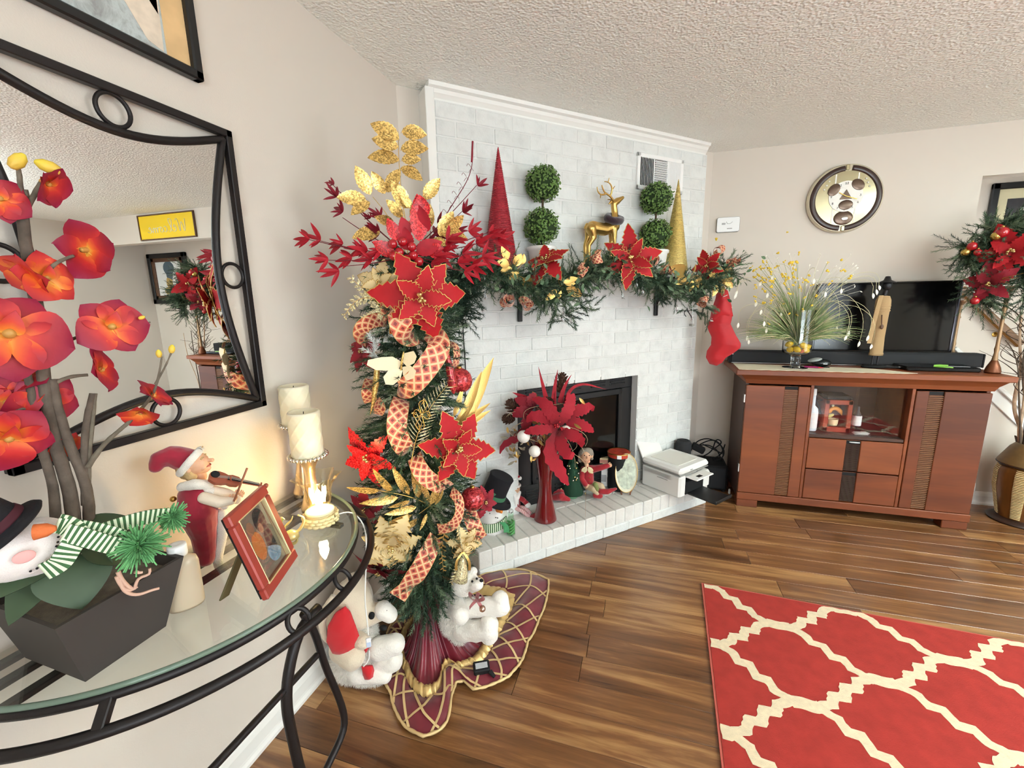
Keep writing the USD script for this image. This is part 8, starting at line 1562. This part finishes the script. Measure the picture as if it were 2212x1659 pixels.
poinsettia('red poinsettia at the right end of the evergreen swag', V(2186, 545, .10), .32, r*-.2+n, seed=61, roll=.3, edge=False, petals=(5, 4)); poinsettia('dark red poinsettia lower on the swag beside the television', V(2140, 612, .10), .24, r*-.3-u*.1+n, M_pdk, (5, 4), False, 62)
M_gball = PM('gold_ball', (206, 176, 96), .15, metal=.9); M_rball = PM('red_ball', (168, 20, 30), .12, coat=.8)
for px, py, rr, m, lb in ((2100, 532, 9, M_rball, 'red ball at the upper left of the evergreen swag'), (2086, 545, 8, M_gball, 'gold ball at the left tip of the evergreen swag'), (2112, 545, 7, M_rball, 'smaller red ball right of the other one on the swag'), (2165, 502, 11, M_rball, 'red ball with a gold side at the top of the swag'), (2152, 510, 9, M_gball, 'gold ball at the top of the evergreen swag'), (2106, 650, 8, M_rball, 'red ball low on the swag drop by the television')):
    c = V(px, py, .12); t = thing('ball_ornament', lb, 'ornament', c); part(t, 'ball', ell(c, rr*kw, 3), m, True); part(t, 'cap', lathe([(0, rr*kw), (.006, rr*kw-.001), (.006, rr*kw+.006), (0, rr*kw+.007)], 10, c), M_gold, True)
gq = thing('gold_twig_pick', 'thin gold twigs sticking out of the swag above the candlestick', 'twig', V(2140, 600, .1))
for a, b_ in (((2120, 612), (2212, 590)), ((2130, 600), (2180, 612)), ((2140, 606), (2200, 600))): part(gq, 'twig', tube([V(*a, .1), V(*b_, .14)], [.003, .001], 6), M_gold)
# twig vase
VB = onz(2205, 1128, 0); VB = np.array([VB[0]+.0, VB[1]+.02, 0]); V = VP(VB); kv = px2m(VB+[0, 0, .4]); r, u, n = facing(VB)
M_bam = usdkit.material(stage, '/World/Looks/bamboo_panel', {'tc': ('texture_coordinate', {}), 'm': ('mapping', {'scale': (20, 20, 4)}), 'n': ('noise_texture', {'scale': 1.0, 'detail': 4}), 'r': ('rgb_ramp', {'ramp': [(.3, lin((86, 50, 18))), (.6, lin((122, 76, 30))), (.8, lin((146, 98, 48)))]}), 'p': ('principled_bsdf', {'roughness': .35})}, [('tc.object', 'm.vector'), ('m.vector', 'n.vector'), ('n.fac', 'r.fac'), ('r.color', 'p.base_color')], surface='p.BSDF')
M_reed = PM('woven_reed', (212, 188, 136), .6); M_vdark = PM('vase_dark_wood', (52, 34, 26), .4); M_olive = PM('vase_collar', (110, 84, 48), .45, var=.2, vs=20)
tvz = thing('floor_vase', 'tall bamboo floor vase with woven reed bands and a dark foot at the right edge', 'vase', VB)
zv = lambda y: V(2205, y)[2]; z1_, z2_, z3_ = zv(1100), zv(1000), zv(962)
bp = [(0, .02), (.095, .02), (.10, .03), (.118, z1_*.5+.08), (.138, .22), (.142, .32), (.135, z2_-.03), (.122, z2_), (0, z2_)]
bp = [(a, z) for a, z in bp]; part(tvz, 'body', lathe(bp, 48, VB*[1, 1, 0]), M_bam, True)
part(tvz, 'foot', lathe([(0, 0), (.14, 0), (.145, .012), (.12, .024), (.09, .03), (0, .03)], 48, VB*[1, 1, 0]), M_vdark, True)
part(tvz, 'collar', lathe([(.11, z2_-.005), (.142, z2_), (.144, z2_+.008), (.10, z3_-.01), (.075, z3_+.02), (.066, z3_+.02), (.085, z3_-.02), (0, z2_)], 48, VB*[1, 1, 0]), M_olive, True); part(tvz, 'collar_rim', lathe([(.140, z2_-.008), (.147, z2_-.002), (.140, z2_+.004)], 48, VB*[1, 1, 0]), M_vdark, True)
zs_ = np.array([z for a, z in bp[2:-1]]); rs_ = np.array([a for a, z in bp[2:-1]])
va = math.atan2(n[1], n[0])
for j, a0 in enumerate((va-.15, va-1.25, va+1.0, va+2.2, va-2.4)):
    for z in np.arange(.04, z2_-.02, .0105):
        R_ = np.interp(z, zs_, rs_)+.003; part(tvz, 'reed', tube([(VB[0]+R_*math.cos(a), VB[1]+R_*math.sin(a), z) for a in np.linspace(a0-.2, a0+.2, 7)], .0042, 5), M_reed, True) if j < 3 else None
tq_ = thing('birch_twigs', 'pale birch twigs and dark branches standing in the bamboo floor vase', 'branches', np.array([VB[0], VB[1], z2_])); M_birch = PM('birch_bark', (206, 176, 146), .75, var=.25, vs=30, bump=.4, bs=80); M_bdark = PM('dark_branch', (86, 70, 56), .8, var=.2, vs=30)
for i, (pts, rr, m) in enumerate(([[(2200, 985), (2205, 930), (2192, 890), (2196, 840), (2204, 800), (2203, 740), (2206, 680)], .011, M_birch], [[(2206, 985), (2202, 930), (2212, 870), (2216, 800), (2222, 720), (2220, 660)], .010, M_birch], [[(2204, 985), (2203, 900), (2201, 850), (2198, 790), (2180, 745), (2172, 735)], .006, M_bdark], [[(2210, 985), (2218, 900), (2230, 800), (2238, 700)], .010, M_birch], [[(2200, 985), (2195, 950), (2193, 942), (2204, 960)], .006, M_bdark], [[(2208, 985), (2228, 880), (2250, 790), (2262, 720)], .006, M_bdark], [[(2212, 985), (2240, 900), (2285, 820), (2310, 730)], .005, M_birch], [[(2208, 985), (2215, 880), (2210, 780), (2225, 690), (2215, 640)], .007, M_bdark])):
    part(tq_, 'twig', fuzz(tube(spl([V(*p, .02*(i % 3)-.02) for p in pts], 30), np.linspace(rr, rr*.5, 30), 9), .0016, 40, i), m, True)
part(tq_, 'side_twigs', join(*[tube(spl([p0 := V(q.uniform(2195, 2235), q.uniform(660, 860), q.uniform(-.05, .05)), p0+r*q.normal(0, .05)+u*.06, p0+r*q.normal(0, .10)+u*.14], 10), np.linspace(.003, .001, 10), 5) for _ in range(40)]), M_bdark, True, kind='stuff')
